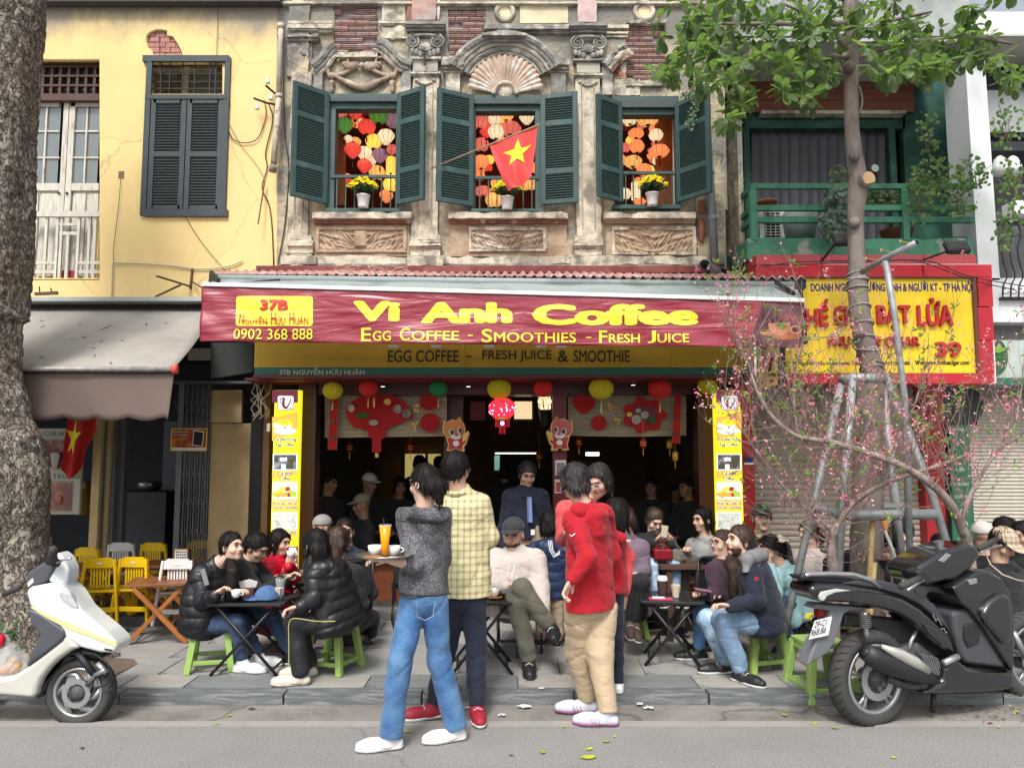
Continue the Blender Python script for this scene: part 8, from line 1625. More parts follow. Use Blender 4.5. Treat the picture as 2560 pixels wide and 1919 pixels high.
# left group
t,D,X_=person('woman in a long black puffer coat stirring a coffee cup',580,1366,5.68,62,-4,'side',skin='b',top=puff,pants=jean3,shoes=wht,s=.94,g=.034,h=.0065,quilt=.010,hood=True,J=dict(sl=(500,1432,-.06),sr=(560,1428,.12),el=(506,1505,-.12),wl=(536,1488,-.22),fl=(566,1466,-.22),er=(572,1500,.05),wr=(586,1490,-.12),fr=(606,1476,-.14),hl=(510,1560,-.03),hr=(540,1560,.1),kl=(592,1556,-.1),kr=(600,1552,.08),al=(606,1626,-.08),tl=(660,1648,-.1),ar=(644,1652,.1),tr=(700,1676,.08)))
Fc=Field((-2.7,5.2,.1),(-1.9,6.1,1.1),.007);Fc.cap(P(505,1480,5.68),P(500,1560,5.68),.14,.15,k=.03,side=(0,1,0),wf=1.2);Fc.cut(P(490,1583,5.68),(-.35,0,-1));soft(Fc,'coat_skirt',puff,t,.005,19,.01);MB().obox(P(512,1442,5.54),(.035,.01,.12),Matrix.Rotation(-.3,3,'Y')).build('shoulder_patch',mk('patch_grey',(.2,.21,.22),.5),t,bevel=.003)
cup(Vector(P(590,1492,5.46)),'white coffee cup held by the woman in the long black puffer coat',.034,.05,grp=None)
t,D,X_=person('young man with glasses in a black sweatshirt leaning over the table',640,1368,6.0,78,28,'crop',skin='a',top=blackc,pants=jean3,shoes=blks,s=.98,g=.022,glasses=True,J=dict(sl=(600,1418,-.1),sr=(630,1410,.14),el=(645,1482,-.2),wl=(712,1452,-.2),fl=(738,1432,-.2),er=(680,1460,.1),wr=(710,1445,0),hl=(575,1530,-.05),hr=(590,1530,.1),kl=(680,1545,-.1),kr=(690,1545,.1)))
t,D,X_=person('woman in a red puffer jacket drinking from a white cup',700,1355,6.35,68,8,'bob',skin='b',top=redp2,pants=jean3,shoes=mk('ballet_pink',(.5,.4,.38),.6),s=.92,g=.03,quilt=.008,J=dict(er=(735,1440,-.1),wr=(722,1415,-.25),fr=(728,1388,-.25),el=(672,1455,-.1),wl=(690,1445,-.2),sl=(672,1410,-.1),sr=(712,1408,.1)));cup(Vector(P(727,1392,6.0)),'white cup raised by the woman in the red puffer jacket',.034,.05,grp=None)
t,D,X_=person('black haired woman in a quilted black jacket seen from behind on a stool',788,1360,5.42,-130,4,'long',skin='b',top=puff,pants=mk('track_black',(.02,.02,.024),.6,var=.1,bump=.1),shoes=mk('slipper_cream',(.6,.55,.47),.7),s=.95,g=.036,h=.0065,quilt=.011,hood=True,leg=(.1,.07,.065),wide=1.12,sole=MATS['pale_stucco'],J=dict(sl=(790,1424,-.1),sr=(846,1420,.12),el=(786,1492,-.16),wl=(752,1515,-.2),fl=(728,1520,-.22),er=(850,1500,.05),wr=(800,1520,.0),hl=(840,1556,-.05),hr=(856,1552,.12),kl=(735,1556,-.12),kr=(742,1556,.1),al=(752,1672,-.12),tl=(694,1700,-.14),ar=(770,1660,.08),tr=(720,1690,.06)))
MB().tube([P(x,y_,5.17)for x,y_ in curve([(838,1552),(790,1552),(735,1545),(722,1560),(722,1600),(722,1665)],4)],.003,5).build('side_piping',mk('piping_yellow',(.5,.45,.15),.6),t)
person('woman with long wavy brown hair sitting on a tube chair',848,1350,6.05,165,4,'wavy',hm=hairb,top=blackc,pants=blackc,s=.94,g=.02,face=False)
person('short haired man in a dark jacket facing the street behind the wavy hair',862,1328,6.75,14,4,'buzz',skin='c',top=navy,pants=blackc,s=1.05,g=.03,J=dict(sl=(838,1395,0),sr=(900,1395,0)))
person('person in a grey beanie behind the black haired woman',803,1318,7.0,-40,0,None,skin='c',top=blackc,pants=None,s=.95,hat=('beanie',cloth('beanie_grey',(.30,.29,.26))),legs=False)
# right group
t,D,X_=person('person in a mauve work jacket with brown hair bending over a cup',1562,1305,6.5,-28,34,'mop',hm=hairb,skin='b',top=mauve,pants=blackc,shoes=mk('boot_brown',(.09,.06,.05),.7),s=1.02,g=.022,J=dict(sl=(1532,1362,0),sr=(1602,1366,0),er=(1612,1428,-.05),wr=(1588,1434,-.3),el=(1535,1430,0),kr=(1604,1452,-.4),kl=(1572,1456,-.4),ar=(1590,1552,-.35),al=(1575,1545,-.35),tr=(1604,1580,-.6),tl=(1578,1575,-.6)));MB().pbox(1574,1412,1583,1421,6.33,.01).build('square_patch',mk('patch_tan',(.5,.42,.28),.7),t)
t,D,X_=person('woman in a dark coat looking at her phone with a red handbag on her lap',1636,1300,7.0,14,28,'side',hm=hairb,skin='b',top=blackc,pants=jean2,shoes=blks,s=.95,g=.028,J=dict(sl=(1606,1352,0),sr=(1668,1352,0),el=(1604,1385,-.2),wl=(1638,1358,-.35),fl=(1652,1338,-.36),er=(1692,1385,-.2),wr=(1676,1358,-.35),fr=(1666,1335,-.36),hl=(1622,1420,0),hr=(1666,1420,0),kl=(1628,1412,-.42),kr=(1684,1412,-.42),al=(1640,1490,-.45),ar=(1690,1490,-.45)))
o=MB().obox(P(1661,1328,6.55),(.055,.01,.1),Matrix.Rotation(.15,3,'Y')).build('phone',mk('phone_gold',(.5,.42,.3),.3),bevel=.004);tag(o,'gold phone held up by the woman with the red bag','phone');hb_=thing('handbag','dark red leather handbag on the lap of the woman with the phone','handbag',tuple(P(1658,1398,6.5)));lr_=mk('leather_red',(.20,.008,.015),.35,bump=.1);MB().pbox(1635,1372,1683,1400,6.5,.12).build('bag_body',lr_,hb_,bevel=.015);MB().tube([P(x,y_,6.52)for x,y_ in curve([(1640,1374),(1644,1362),(1658,1360),(1668,1366),(1672,1374)],4)],.006,6).build('handle',lr_,hb_)
person('bobbed woman in a grey top and black jacket looking left',1756,1298,7.0,-62,6,'bob',skin='a',top=grey,pants=olive,shoes=blks,s=1.0,g=.02,wide=1.15,J=dict(kl=(1692,1392,-.4),kr=(1712,1400,-.3),wl=(1718,1378,-.3),hl=(1745,1420,0),hr=(1770,1420,.1)))
t,D,X_=person('woman with glasses in a plum fleece holding a pink phone',1805,1358,6.08,-66,-4,'side',hm=hairb,skin='b',top=plum,pants=jean,shoes=blks,s=.95,g=.026,glasses=mk('glasses_red',(.15,.02,.03),.3),J=dict(sl=(1784,1424,-.1),sr=(1826,1424,.1),el=(1790,1482,-.15),wl=(1765,1488,-.25),fl=(1744,1478,-.3),er=(1830,1490,.0),wr=(1792,1492,-.15),fr=(1772,1484,-.25),hl=(1822,1548,0),hr=(1840,1548,.1),kl=(1752,1528,-.15),kr=(1766,1530,.05),al=(1748,1616,-.15),tl=(1706,1640,-.15),ar=(1776,1616,.05),tr=(1730,1636,.05)))
o=MB().obox(P(1757,1474,5.75),(.12,.07,.012),Matrix.Rotation(.15,3,'Y')).build('phone',mk('phone_pink',(.28,.12,.17),.4),bevel=.004);tag(o,'dusky pink phone in the hands of the woman with glasses','phone')
t,D,X_=person('bearded man in a navy jacket with a grey hood sitting on a stool',1848,1352,5.48,-72,-8,'crop',hm=hairb,skin='b',top=navy,pants=jean2,shoes=blks,s=1.0,g=.028,h=.0065,hood=False,face='beard',leg=(.095,.072,.06),wide=1.1,J=dict(sl=(1872,1424,-.12),sr=(1896,1420,.12),el=(1892,1500,-.18),wl=(1826,1516,-.24),fl=(1788,1508,-.26),er=(1880,1490,.1),wr=(1830,1520,.0),fr=(1792,1520,-.06),hl=(1912,1556,-.05),hr=(1918,1552,.12),kl=(1804,1550,-.12),kr=(1768,1548,.12),al=(1850,1662,-.12),tl=(1880,1690,-.2),ar=(1812,1650,.1),tr=(1765,1672,.08)))
Fc=Field((1.2,4.9,.8),(2.2,5.8,1.5),.007);Fc.cap(P(1868,1398,5.33),P(1900,1388,5.53),.05,.06,k=.02);Fc.cap(P(1870,1400,5.33),P(1862,1440,5.28),.035,.02,k=.02);soft(Fc,'grey_hood',mk('hood_grey',(.2,.2,.205),.85,var=.1),t,.006);lettering('OM',(1886,1440,1896,1450),5.12,vinr,t,name='arm_badge',bold=.05)
t,D,X_=person('moustached man in a black cap and black hoodie facing the street',1905,1296,6.8,-6,-4,'short',hm=hairb,skin='b',top=blackc,pants=blackc,s=1.05,g=.026,hat=('cap',cloth('cap_black',(.015,.015,.016))),face='a');MB().tube([Vector(X_[5](x,-.1,-.038-abs(x)*.2))for x in(-.022,0,.022)],.004,6).build('moustache',hairb,t)
person('dark haired woman in a turquoise coat with a fur hood resting her cheek',1925,1374,6.2,-60,20,'pony',skin='a',top=turq,pants=jean3,shoes=blks,s=.98,g=.034,wide=1.2,J=dict(sl=(1940,1440,-.1),sr=(1990,1436,.12),el=(1935,1480,-.3),wl=(1925,1420,-.25),hl=(1990,1520,0),hr=(2000,1520,.1),kl=(1940,1500,-.3),kr=(1960,1500,0),al=(1968,1590,-.3),ar=(1985,1585,0)));o=None
Fc=Field((1.9,5.7,.9),(2.6,6.6,1.5),.008);Fc.cap(P(1950,1358,6.2),P(1975,1410,6.2),.07,.06,k=.02);soft(Fc,'fur_hood',mk('fur_cream',(.62,.55,.44),.95,var=.3,vs=60,bump=.8,bs=90,dist=.01),bpy.data.objects.get('person.017')or t,.014,60)
person('woman in a cream jacket with a dark vest behind the left tree guard leg',2022,1330,6.9,-70,5,'pony',hm=hairb,skin='b',top=cream2,pants=blackc,s=.95,g=.03,wide=1.1)
person('person in a black padded coat behind the steel post',2255,1330,6.9,-60,25,'short',skin='b',top=blackc,pants=blackc,s=1.1,g=.04,wide=1.25);person('person bending over a cup behind the street tree trunk',2212,1352,6.5,-40,30,'mop',skin='b',top=blackc,pants=blackc,s=1.,g=.03,J=dict(wl=(2205,1402,-.3)))
person('small dark haired woman in black beside the red pillar',2352,1366,6.6,-30,25,'bob',top=blackc,pants=blackc,s=.92,g=.03)
person('person in a white cap with their back to the street',2456,1340,6.3,160,0,None,skin='a',top=blackc,pants=blackc,s=1.,g=.03,hat=('beanie',cloth('cap_white',(.6,.57,.53))),face=False)
gcap=cloth('cap_checked',(.55,.45,.34));plaid(gcap,(.30,.21,.14),30);person('man in a beige checked cap and black jacket looking down',2508,1358,5.9,22,34,'short',top=blackc,pants=blackc,s=1.04,g=.03,hat=('cap',gcap),wide=1.15)
person('dark haired person behind the man in the checked cap',2518,1326,6.6,40,5,'short',top=cloth('charcoal',(.05,.055,.065)),pants=blackc,s=1.,g=.03);person('woman with glasses at the right edge of the picture',2556,1336,6.4,-70,15,'bob',top=blackc,pants=None,s=.95,glasses=True,legs=False)
# dim guests inside
for(x,y_,Yy,yw,hr_,ht,tp_,lb)in((825,1206,8.6,60,'short',None,blackc,'dim man inside by the left wall'),(924,1208,8.9,50,None,('cap',MATS['cloth_cap_white']),blackc,'dim guest in a white cap inside'),(904,1262,8.3,-60,None,('cap',cloth('cap_sand',(.25,.23,.17))),blackc,'dim guest in a sand coloured cap inside'),(1050,1158,10.2,150,'bob',None,blackc,'dark haired guest before the lit inner doorway'),(1098,1160,10.6,170,'short',None,blackc,'second figure in the lit inner doorway'),(1716,1218,8.6,-60,'pony',None,blackc,'dim woman inside by the right wall'),(1628,1216,9.2,-20,'short',None,blackc,'dim man inside over the woman with the phone'),(1000,1215,9.3,20,'bob',None,blackc,'dim woman inside left of the waitress'),(1262,1180,10.5,180,'bob',None,blackc,'dark silhouette before the lit back window'),(1690,1230,10,0,'short',None,blackc,'dim guest deep in the right corner')):
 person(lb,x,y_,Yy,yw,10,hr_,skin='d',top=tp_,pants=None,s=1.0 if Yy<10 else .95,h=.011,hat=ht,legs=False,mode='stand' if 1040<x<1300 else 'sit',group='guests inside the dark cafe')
 # ----- scooters
rub=mk('tyre_rubber',(.055,.053,.05),.85,var=.2,bump=.3,bs=80);alu=mk('alloy_grey',(.42,.43,.44),.35,metal=.7,var=.15,bump=0);gloss=mk('gloss_black',(.008,.010,.011),.1,var=0,bump=0,spec=.6,coat=1);matt=mk('matt_dark',(.06,.065,.072),.55,var=.1,bump=.05);mattb=mk('matt_black',(.022,.023,.026),.5,var=.1);eng=mk('engine_grey',(.10,.10,.095),.6,metal=.3,var=.5,vs=30,bump=.5,bs=60)
class Side:
 def __init__(s,C,yaw,lean=0):s.C=Vector(C);s.u=Vector((math.cos(R(yaw)),math.sin(R(yaw)),0));s.n=Vector((s.u.y,-s.u.x,0));s.L=lean;s.tr=(0,0,1)
 def W(s,x,y_,lat=0):
  px,py=s.tr[0]+x/s.tr[2],s.tr[1]+y_/s.tr[2];o=Vector((0,0,CAMZ));d=P(px,py,1)-o;c=s.C+s.n*lat;t=(c-o).dot(s.n)/d.dot(s.n);return o+d*t
 def slab(s,nm,pts,mat,t,near,far,bev=.02,seg=3,label=None):
  q=[s.W(x,y_,near)for x,y_ in pts];w_=s.n*(far-near);V=q+[p+w_ for p in q];n=len(q);return MB().add(V,[tuple(range(n)),tuple(range(2*n-1,n-1,-1))]+[(i,i+n,(i+1)%n+n,(i+1)%n)for i in range(n)]).build(nm,mat,t,bevel=bev,seg=seg,label=label)
 def tube(s,nm,pts,r,mat,t,lat=0,seg=10):
  q=[s.W(p[0],p[1],p[2]if len(p)>2 else lat)for p in pts];return MB().tube(q,r,seg).build(nm,mat,t,smooth=True)
 def wheel(s,c,r,w_,t,n=5,double=True,swirl=0.):
  m3=Matrix((s.u,Vector((0,0,1)),s.n)).transposed()
  T=MB();T.lathe([(r*.70,-w_*.42),(r*.84,-w_*.5),(r*.95,-w_*.42),(r,-w_*.15),(r,w_*.15),(r*.95,w_*.42),(r*.84,w_*.5),(r*.70,w_*.42)],c,48,m3,ring=True).build('tyre',rub,t,smooth=True);g_=MB()
  for k_ in range(36):
   for sg in(-1,1):a=6.2832*k_/36;g_.tube([c+m3@Vector((math.cos(a+b)*rr2,math.sin(a+b)*rr2,sg*z))for b,rr2,z in((0,r*.93,w_*.47),(.05,r*.985,w_*.3),(.13,r*1.003,w_*.05))],.003,4,False)
  g_.build('tread_grooves',blk,t,kind='stuff');rm=MB()
  for k_ in range(49):
   pass
  rim=MB();pr=[(r*.64,-w_*.42),(r*.72,-w_*.44),(r*.72,w_*.44),(r*.64,w_*.42),(r*.66,0)];V=[];Fc=[]
  for k_ in range(40):
   a=6.2832*k_/40
   for x,z in pr:V.append(c+m3@Vector((x*math.cos(a),x*math.sin(a),z)))
  for k_ in range(40):
   for j in range(5):Fc.append((k_*5+j,k_*5+(j+1)%5,(k_+1)%40*5+(j+1)%5,(k_+1)%40*5+j))
  rim.add(V,Fc).build('rim',alu,t,smooth=True)
  for k_ in range(n):
   a=6.2832*k_/n+.4
   for da in((-.12,.12)if double else(0,)):q=[c+m3@Vector((math.cos(a+da*f+swirl*f*f)*r*(.14+.53*f),math.sin(a+da*f+swirl*f*f)*r*(.14+.53*f),w_*.2))for f in(0,.33,.66,1)];MB().tube(q,[.014,.012,.011,.014]if not swirl else[.03,.022,.018,.02],6).build('spoke',alu,t,smooth=True)
  MB().lathe([(.001,-w_*.5),(.045,-w_*.5),(.05,w_*.45),(.02,w_*.6),(.001,w_*.62)],c,20,m3).build('hub',eng,t,smooth=True)
  MB().lathe([(r*.27,w_*.52),(r*.42,w_*.52),(r*.42,w_*.56),(r*.27,w_*.56)],c,30,m3,ring=True).build('brake_disc',alu,t)
  # black scooter, rear towards us
S=Side(G(2180,1806,0),19);S.tr=(1960,1400,3.685);bs_=thing('motor_scooter','glossy black motor scooter parked at the kerb with a white number plate','scooter',tuple(S.C));t=bs_
S.wheel(S.W(790,1075,0),.285,.115,t);fc=S.C+S.u*1.30+Vector((0,0,.285));S.wheel(fc,.285,.1,t)
S.slab('leg_shield',[(1560,480),(1700,440),(1850,620),(2110,1010),(1690,960),(1630,860),(1575,640)],matt,t,.13,-.16,.03);S.slab('glove_box',[(1670,590),(1760,580),(1815,640),(1805,760),(1700,805),(1665,720)],mattb,t,.145,.12,.012);S.slab('front_fairing',[(1560,250),(1700,160),(1780,105),(1880,92),(2000,160),(2090,290),(2128,480),(2130,760),(2122,1030),(2090,990),(1850,620),(1720,450),(1640,400)],gloss,t,.17,-.17,.05,5);S.slab('fairing_bulge',[(1840,480),(1900,380),(2010,300),(2085,330),(2115,520),(2110,740),(2050,790),(1930,650),(1850,560)],gloss,t,.205,.12,.045,5)
S.slab('footboard',[(1290,1238),(1480,1110),(1490,980),(1600,900),(1700,985),(2110,1020),(2138,1050),(2112,1192),(1760,1228)],mk('satin_black',(.015,.018,.019),.2,bump=0,coat=.6),t,.16,-.16,.035,4);S.slab('belly',[(1340,1236),(1480,1120),(1700,1205),(1600,1236)],mattb,t,.10,-.1,.02)
S.slab('body_side',[(245,245),(330,212),(560,222),(860,272),(1080,338),(1260,440),(1420,580),(1545,690),(1604,880),(1480,830),(1330,700),(1200,560),(1040,480),(880,438),(640,398),(420,388),(330,383),(262,310)],gloss,t,.15,-.06,.045,5);S.slab('side_panel',[(1260,560),(1400,610),(1540,720),(1590,860),(1470,790),(1340,680)],gloss,t,.165,.1,.02)
S.slab('seat',[(540,215),(700,178),(860,180),(1020,212),(1220,300),(1390,400),(1490,560),(1556,680),(1440,560),(1260,412),(1080,322),(860,262)],mk('seat_vinyl',(.05,.052,.06),.5),t,.12,-.12,.03,4)
for sg in(.12,-.03):S.tube('grab_rail',[(170,150,sg),(230,128,sg),(420,122,sg),(640,130,sg),(800,180,sg),(880,250,sg)],.013,alu,t)
S.tube('grab_rail',[(175,150,.13),(165,160,0.05),(190,150,-.03)],.02,mattb,t);S.slab('rear_cowl',[(165,150),(300,150),(620,160),(860,240),(560,216),(330,208),(200,186)],mattb,t,.1,-.03,.015)
S.slab('tail_lamp',[(325,330),(345,290),(480,262),(630,278),(470,300),(400,330),(370,375),(340,370)],mk('lamp_clear',(.5,.5,.48),.15,bump=0),t,.158,.13,.006);S.slab('rear_fender',[(275,445),(310,400),(880,440),(600,468),(555,500),(520,620),(470,760),(400,860),(215,970),(285,780),(400,600),(430,470)],mk('plastic_grey',(.14,.15,.165),.5),t,.08,-.02,.012);S.slab('inner_guard',[(560,480),(1200,560),(1500,900),(1300,980),(1050,760),(800,620),(560,620)],mattb,t,.03,-.06,.02);S.slab('reflector',[(325,450),(398,440),(400,510),(325,530)],mk('reflector_red',(.25,.01,.015),.25,bump=0),t,.05,.0,.006)
S.slab('number_plate',[(288,556),(447,515),(412,690),(233,730)],MATS['white_enamel'],t,.105,.098,.002,1)
def ptext(s,x0,y0,x1,y1,slx,sly):
 me=text_mesh(s,0);co=np.array([v.co[:]for v in me.vertices]);lo,hi=co.min(0),co.max(0);me.materials.clear()
 for v in me.vertices:u,q=(v.co.x-lo[0])/(hi[0]-lo[0]),(v.co.y-lo[1])/(hi[1]-lo[1]);v.co=S.W(x0+(x1-x0)*u-slx*(1-q),y1+(y0-y1)*q-sly*u,.109)
 link('plate_lettering',me,t,blk)
ptext('29-C1',292,562,402,622,14,26);ptext('968.86',258,640,398,702,18,36)
sh=MB();a,b=S.W(745,490,.115),S.W(752,620,.115)
sh.tube([a.lerp(b,i/70)+S.u*.028*math.cos(i*.62)+S.n*.028*math.sin(i*.62)for i in range(71)],.006,6);sh.build('shock_spring',eng,t,smooth=True);S.tube('shock_rod',[(745,480),(756,640),(775,750)],.014,alu,t,.115)
q=[S.W(x,y_,.16)for x,y_ in((745,840),(830,890),(1000,960),(1200,1030),(1370,1090))];MB().tube(q,[.045,.062,.066,.056,.03],20).build('exhaust_muffler',mattb,t,smooth=True);q=[S.W(x,y_,.205)for x,y_ in((900,790),(1050,860),(1200,935),(1330,1020))];MB().tube(q,[.012,.034,.036,.02],14).build('heat_shield',mk('shield_silver',(.55,.54,.5),.35,metal=.5),t,smooth=True);S.tube('exhaust_tip',[(735,835),(750,845)],.03,iron,t,.16);S.tube('exhaust_pipe',[(1370,1100),(1340,1170),(1150,1150),(960,1090)],.02,eng,t,.1)
S.slab('engine',[(1100,800),(1250,750),(1420,880),(1500,1100),(1380,1190),(1100,1190),(900,1100),(950,950)],eng,t,.08,-.1,.03);fn=MB()
for i in range(7):fn.bar(S.W(1250+i*24,860+i*6,.11),S.W(1310+i*24,1000+i*14,.11),.006,.03,tuple(S.n))
fn.build('cooling_fins',alu,t,kind='stuff');S.slab('swing_arm',[(780,1040),(960,960),(1150,1080),(1140,1180),(900,1120)],eng,t,.075,.03,.015);S.tube('oil_hose',[(1220,650),(1170,740),(1140,850)],.012,alu,t,.08);S.tube('centre_stand',[(1380,1220),(1372,1395)],.016,iron,t,.06);S.tube('foot_peg',[(1470,945,.17),(1600,885,.17)],.02,alu,t);S.tube('fork',[(2110,660),(2230,900)],.02,alu,t,.08)
S.tr=(2000,1200,3.948)
S.slab('handlebar_cowl',[(1150,890),(1190,845),(1400,705),(1680,622),(1745,640),(1795,740),(1700,880),(1540,1000),(1450,1000),(1250,1038),(1195,985)],gloss,t,.12,-.14,.03,4);S.slab('instrument_panel',[(1370,790),(1450,720),(1500,735),(1420,812)],alu,t,.124,.11,.003);S.slab('switch_pod',[(1150,900),(1230,868),(1300,940),(1400,1000),(1240,1036),(1190,985)],mattb,t,.2,.1,.02)
S.tube('grip',[(995,1045,.30),(1180,968,.22)],.02,rub,t);S.tube('grip',[(1755,675,-.2),(1935,585,-.3)],.02,rub,t);S.tube('brake_lever',[(1060,1085,.30),(1140,1030,.27),(1220,985,.2)],.008,alu,t);S.tube('brake_lever',[(1780,710,-.2),(1880,665,-.28),(1990,642,-.33)],.009,alu,t);S.tube('steering_column',[(1560,1000),(1640,1100)],.05,mattb,t,0);S.slab('key_lock',[(1655,985),(1745,965),(1755,1015),(1680,1035)],alu,t,.18,.16,.004);S.tube('brake_cable',[(1830,720,-.2),(1880,830,0),(2000,930,.1),(2150,985,.1),(2260,1000,.0)],.004,wire_w,t)
for s,b in(((1310,1320,1400,1430),'a'),((1390,1465,1450,1500),'b')):q=[S.W(x,y_,.172)for x,y_ in((s[0],s[1]),(s[0]+30,s[3]-40),(s[0]+50,s[1]+40),(s[2],s[3]))];MB().tube(q,.004,4).build('chrome_script',alu,t)
# white scooter
S=Side(G(204,1800,0),0);S.tr=(0,1330,3.948);t=thing('motor_scooter','white motor scooter with a pale yellow stripe, front half in view at the left','scooter',tuple(S.C));pearl=mk('pearl_white',(.66,.70,.70),.22,var=.03,bump=0,coat=.7);pearl2=mk('warm_white',(.52,.51,.46),.3,var=.06,bump=0,coat=.3);dg=mk('scooter_grey',(.075,.08,.095),.45,var=.1)
S.wheel(S.W(806,1560,0),.203,.11,t,6,False,.8);S.slab('leg_shield_inner',[(262,740),(400,800),(640,965),(640,1030),(600,1075),(440,1200),(240,1345),(330,1120),(390,1010),(300,900)],dg,t,.13,-.12,.03);S.slab('front_cowl',[(246,580),(300,535),(480,503),(600,518),(690,600),(790,760),(900,860),(1040,975),(1142,1072),(1166,1140),(1110,1196),(980,1190),(790,1142),(640,1040),(560,900),(400,800),(290,735)],pearl,t,.12,-.07,.05,5)
S.slab('stripe',[(292,737),(460,800),(700,900),(900,985),(1140,1085),(1158,1125),(1130,1130),(900,1040),(640,945),(400,815)],mk('stripe_pale_yellow',(.66,.60,.30),.3,var=.05,bump=0),t,.124,.1,.004,2);S.slab('lower_fairing',[(640,1000),(790,1142),(700,1170),(580,1250),(480,1345),(400,1450),(352,1560),(350,1620),(300,1640),(-700,1560),(-700,1440),(0,1440),(120,1420),(240,1345),(440,1200),(600,1075)],pearl2,t,.125,-.1,.04,4);S.slab('nose_vent',[(1030,1145),(1105,1160),(1100,1175),(1028,1160)],black_v,t,.127,.11,.002)
S.slab('headlight',[(570,600),(620,575),(690,600),(770,755),(700,745),(610,680)],mk('lamp_glass',(.45,.47,.48),.1,var=.3,bump=0),t,.127,.08,.012,3);S.slab('handlebar_cover',[(545,190),(620,245),(675,350),(670,470),(632,545),(560,510),(458,488),(520,380),(560,290)],pearl,t,.08,-.05,.035,4);S.slab('dash_panel',[(240,470),(262,400),(440,285),(510,270),(560,300),(520,380),(458,490),(300,540),(250,560)],dg,t,.09,-.1,.03,3);S.slab('amber_indicator',[(668,380),(680,400),(678,470),(664,490),(655,440)],mk('amber',(.7,.2,.02),.3,bump=0),t,.06,-.06,.006);S.slab('white_label',[(268,500),(322,450),(332,490),(275,540)],MATS['paper_white'],t,.094,.085,.001,1)
S.tube('grip',[(525,165,.3),(512,275,.16)],.022,rub,t);S.tube('grip',[(45,610,-.28),(190,545,-.1)],.018,rub,t);S.tube('brake_lever',[(560,300,.2),(620,275,.26),(700,258,.3)],.007,alu,t);S.tube('lever_bracket',[(480,280,.12),(570,305,.14)],.025,iron,t)
for la in(.07,-.07):S.tube('fork',[(760,1180,la),(930,1405,la)],.02,iron,t)
S.tube('link_arm',[(935,1410),(1010,1370),(1040,1350)],.014,alu,t,.08);S.tube('link_arm',[(935,1420),(860,1510)],.016,eng,t,.08);S.tube('brake_cable',[(930,1190),(1060,1290),(1105,1400),(1050,1500),(940,1540)],.005,iron,t,.09);S.tube('shock',[(960,1290),(1050,1385)],.016,alu,t,.075);S.slab('inner_fender',[(480,1345),(640,1200),(790,1150),(980,1190),(1000,1260),(760,1230),(560,1330),(470,1480),(400,1640),(330,1640),(352,1540)],mattb,t,.07,-.07,.02);MB().tube([S.C+Vector((-.62,.05,.02)),S.C+Vector((-.6,.05,.3))],.01,6).build('side_stand',iron,t)
bg2=thing('shopping_bag','clear plastic bag of bread and herbs on the white scooter footboard','bag',tuple(S.W(100,1430,0)));f=Field((-3.4,4.3,.2),(-2.7,5,1),.012);a=S.W(80,1330,0);f.ell(a,(.13,.1,.13),k=0).cap(a,a+Vector((-.03,0,.2)),.07,.02,k=.05);soft(f,'bag_film',mk('bag_film',(.7,.7,.7),.15,alpha=.35,bump=.6,bs=18,dist=.02),bg2,.012,40)
for i in range(5):MB().tube([a+Vector((-.08+.03*i,-.03+.01*i,-.06+.02*(i%2))),a+Vector((.03+.015*i,-.05,.0+.03*(i%3)))],[.018,.022],8).build('bread',mk('bread',(.55,.28,.08),.7,var=.3),bg2,smooth=True)
lv=MB();[leaf(lv,a+Vector((r5.uniform(-.08,.03),0,r5.uniform(.1,.24))),.06,.015,r5,.5)for _ in range(24)];lv.build('herbs',leafg,bg2,kind='stuff');MB().ball(a+Vector((-.03,-.05,.17)),(.035,.03,.04)).build('red_packet',redp2,bg2,smooth=True)
o=MB().obox(G(2300,1600,.066)+Vector((0,.1,.42)),(.42,.28,.3),Matrix.Rotation(.3,3,'Z')).build('grey_crate',mk('crate_grey',(.42,.39,.35),.8),bevel=.02);tag(o,'pale grey covered box standing behind the black scooter seat','box')
fw_=thing('yellow_flowers','small bunch of yellow flowers poking out beside the number plate','flowers',tuple(P(2030,1535,4.9)));fl=MB();[fl.ball(P(x+r5.uniform(-10,10),y_+r5.uniform(-8,8),4.95),.009,5,4)for x,y_ in((2022,1540),(2122,1560))for _ in range(16)];fl.build('blossoms',petal,fw_,kind='stuff');MB().tube([G(2040,1700,.066),P(2030,1545,4.95)],.004,4).build('stem',leafg,fw_)
# ----- litter
lit=[mk('fallen_leaf_%s'%n,c,.6,var=.3,vs=60,bump=0)for n,c in(('lime',(.48,.50,.03)),('green',(.25,.36,.06)),('brown',(.16,.07,.045)))]
def litter(px,py,L_,ang,m_,lab,grp,z=.003):
 c=G(px,py,z);V=[];pts=[(0,0),(.2,.22),(.5,.32),(.8,.22),(1,0),(.8,-.2),(.5,-.3),(.2,-.2)];ca,sa=math.cos(ang),math.sin(ang)
 for u,v in pts:V.append((c.x+(u*ca-v*sa)*L_,c.y+(u*sa+v*ca)*L_,z+.002+.25*L_*(u-.5)**2+.1*L_*abs(v)))
 V.append((c.x+.5*ca*L_,c.y+.5*sa*L_,z+.002));o=MB().add(V,[(i,(i+1)%8,8)for i in range(8)]).build('fallen_leaf',m_);tag(o,lab,'leaf',grp)
litter(1450,1895,.09,.2,lit[0],'largest yellow green leaf on the asphalt near the bottom of the picture','fallen leaves')
LL=[(1415,1815),(1527,1852),(1540,1838),(1285,1888),(1480,1868),(1360,1875),(565,1790),(550,1808),(205,1872),(1970,1790),(2045,1808),(2078,1820),(2230,1890),(2470,1810),(2500,1820),(300,1775),(2360,1760),(2330,1745),(2505,1750),(2540,1775),(1010,1830),(2280,1755),(1430,1730),(640,1770)]
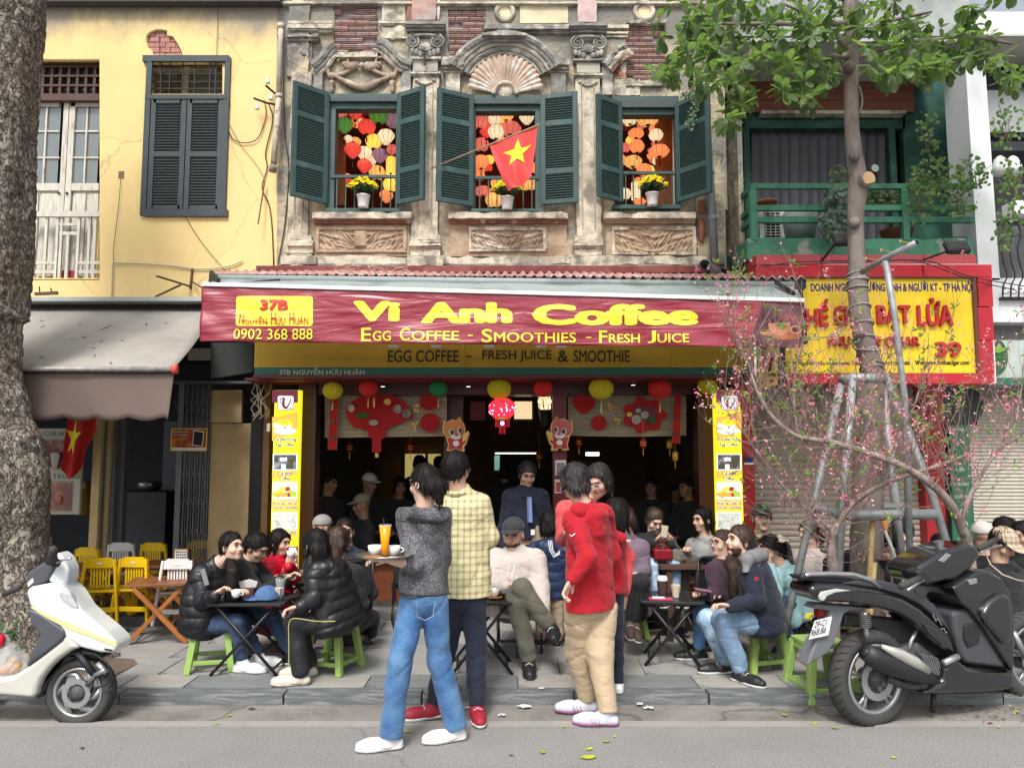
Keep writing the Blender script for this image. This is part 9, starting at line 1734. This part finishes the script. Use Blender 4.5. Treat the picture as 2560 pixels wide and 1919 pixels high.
for i,(x,y_)in enumerate(LL):
 k_=2 if i%5==3 else i%2;litter(x,y_,r5.uniform(.03,.055),r5.uniform(0,6),lit[k_],('small lime leaf fallen on the road','small green leaf fallen on the road','small brown curled leaf fallen on the road')[k_],'fallen leaves')
db=MB();rd_=random.Random(8)
for _ in range(900):
 near_=rd_.random();x=rd_.uniform(-3.6,3.9);y_=5.09-abs(rd_.gauss(0,.16))if near_<.6 else rd_.uniform(3.2,5.08);z_=.006
 if near_>.88:y_=rd_.uniform(5.26,7);z_=.0695
 if near_<.16:x=rd_.uniform(2.55,3.6);y_=5.08-rd_.random()*.3
 a_=rd_.uniform(0,6.3);L_=rd_.uniform(.003,.011)*(2.4 if near_<.16 else 1);db.add([(x,y_,z_),(x+L_*math.cos(a_),y_+L_*math.sin(a_),z_+L_*.5),(x-L_*math.sin(a_),y_+L_*math.cos(a_),z_)],[(0,1,2)])
o=db.build('street_grit',mk('grit',(.19,.15,.10),.9,var=.6,vs=9,bump=0,col2=(.42,.38,.25),c2s=14));tag(o,'grit and leaf crumbs scattered along the gutter','grit',kind='stuff')
for i,(x,y_,s_)in enumerate(((1255,1788,.035),(1310,1766,.07),(1167,1770,.03),(1600,1760,.06),(1440,1692,.03),(1355,1722,.03),(1622,1770,.05),(300,1622,.02),(560,1632,.02))):
 c=G(x,y_,.004 if y_>1745 else .07);m=MB().grid(5,4,lambda u,v:c+Vector(((u-.5)*s_*(1+.5*math.sin(v*5+i)),(v-.5+.2*math.sin(u*6+i))*s_*.8,.003+.009*abs(math.sin(u*5+v*4+i)))));o=m.build('tissue',MATS['paper_white'],smooth=True);tag(o,('white tissue scrap in the gutter right of the crimson shoes','largest crumpled tissue in the gutter between the couple and the red hoodie','white tissue scrap beside the crimson shoe','crumpled tissue at the kerb right of the pale sneakers','tissue scrap on the pavement left of the red hoodie woman','tissue scrap under the hanging black shoe','tissue lump in the gutter farther right of the sneakers','tiny tissue scrap on the paving right of the white scooter','tiny tissue scrap under the left black table')[i],'tissue')
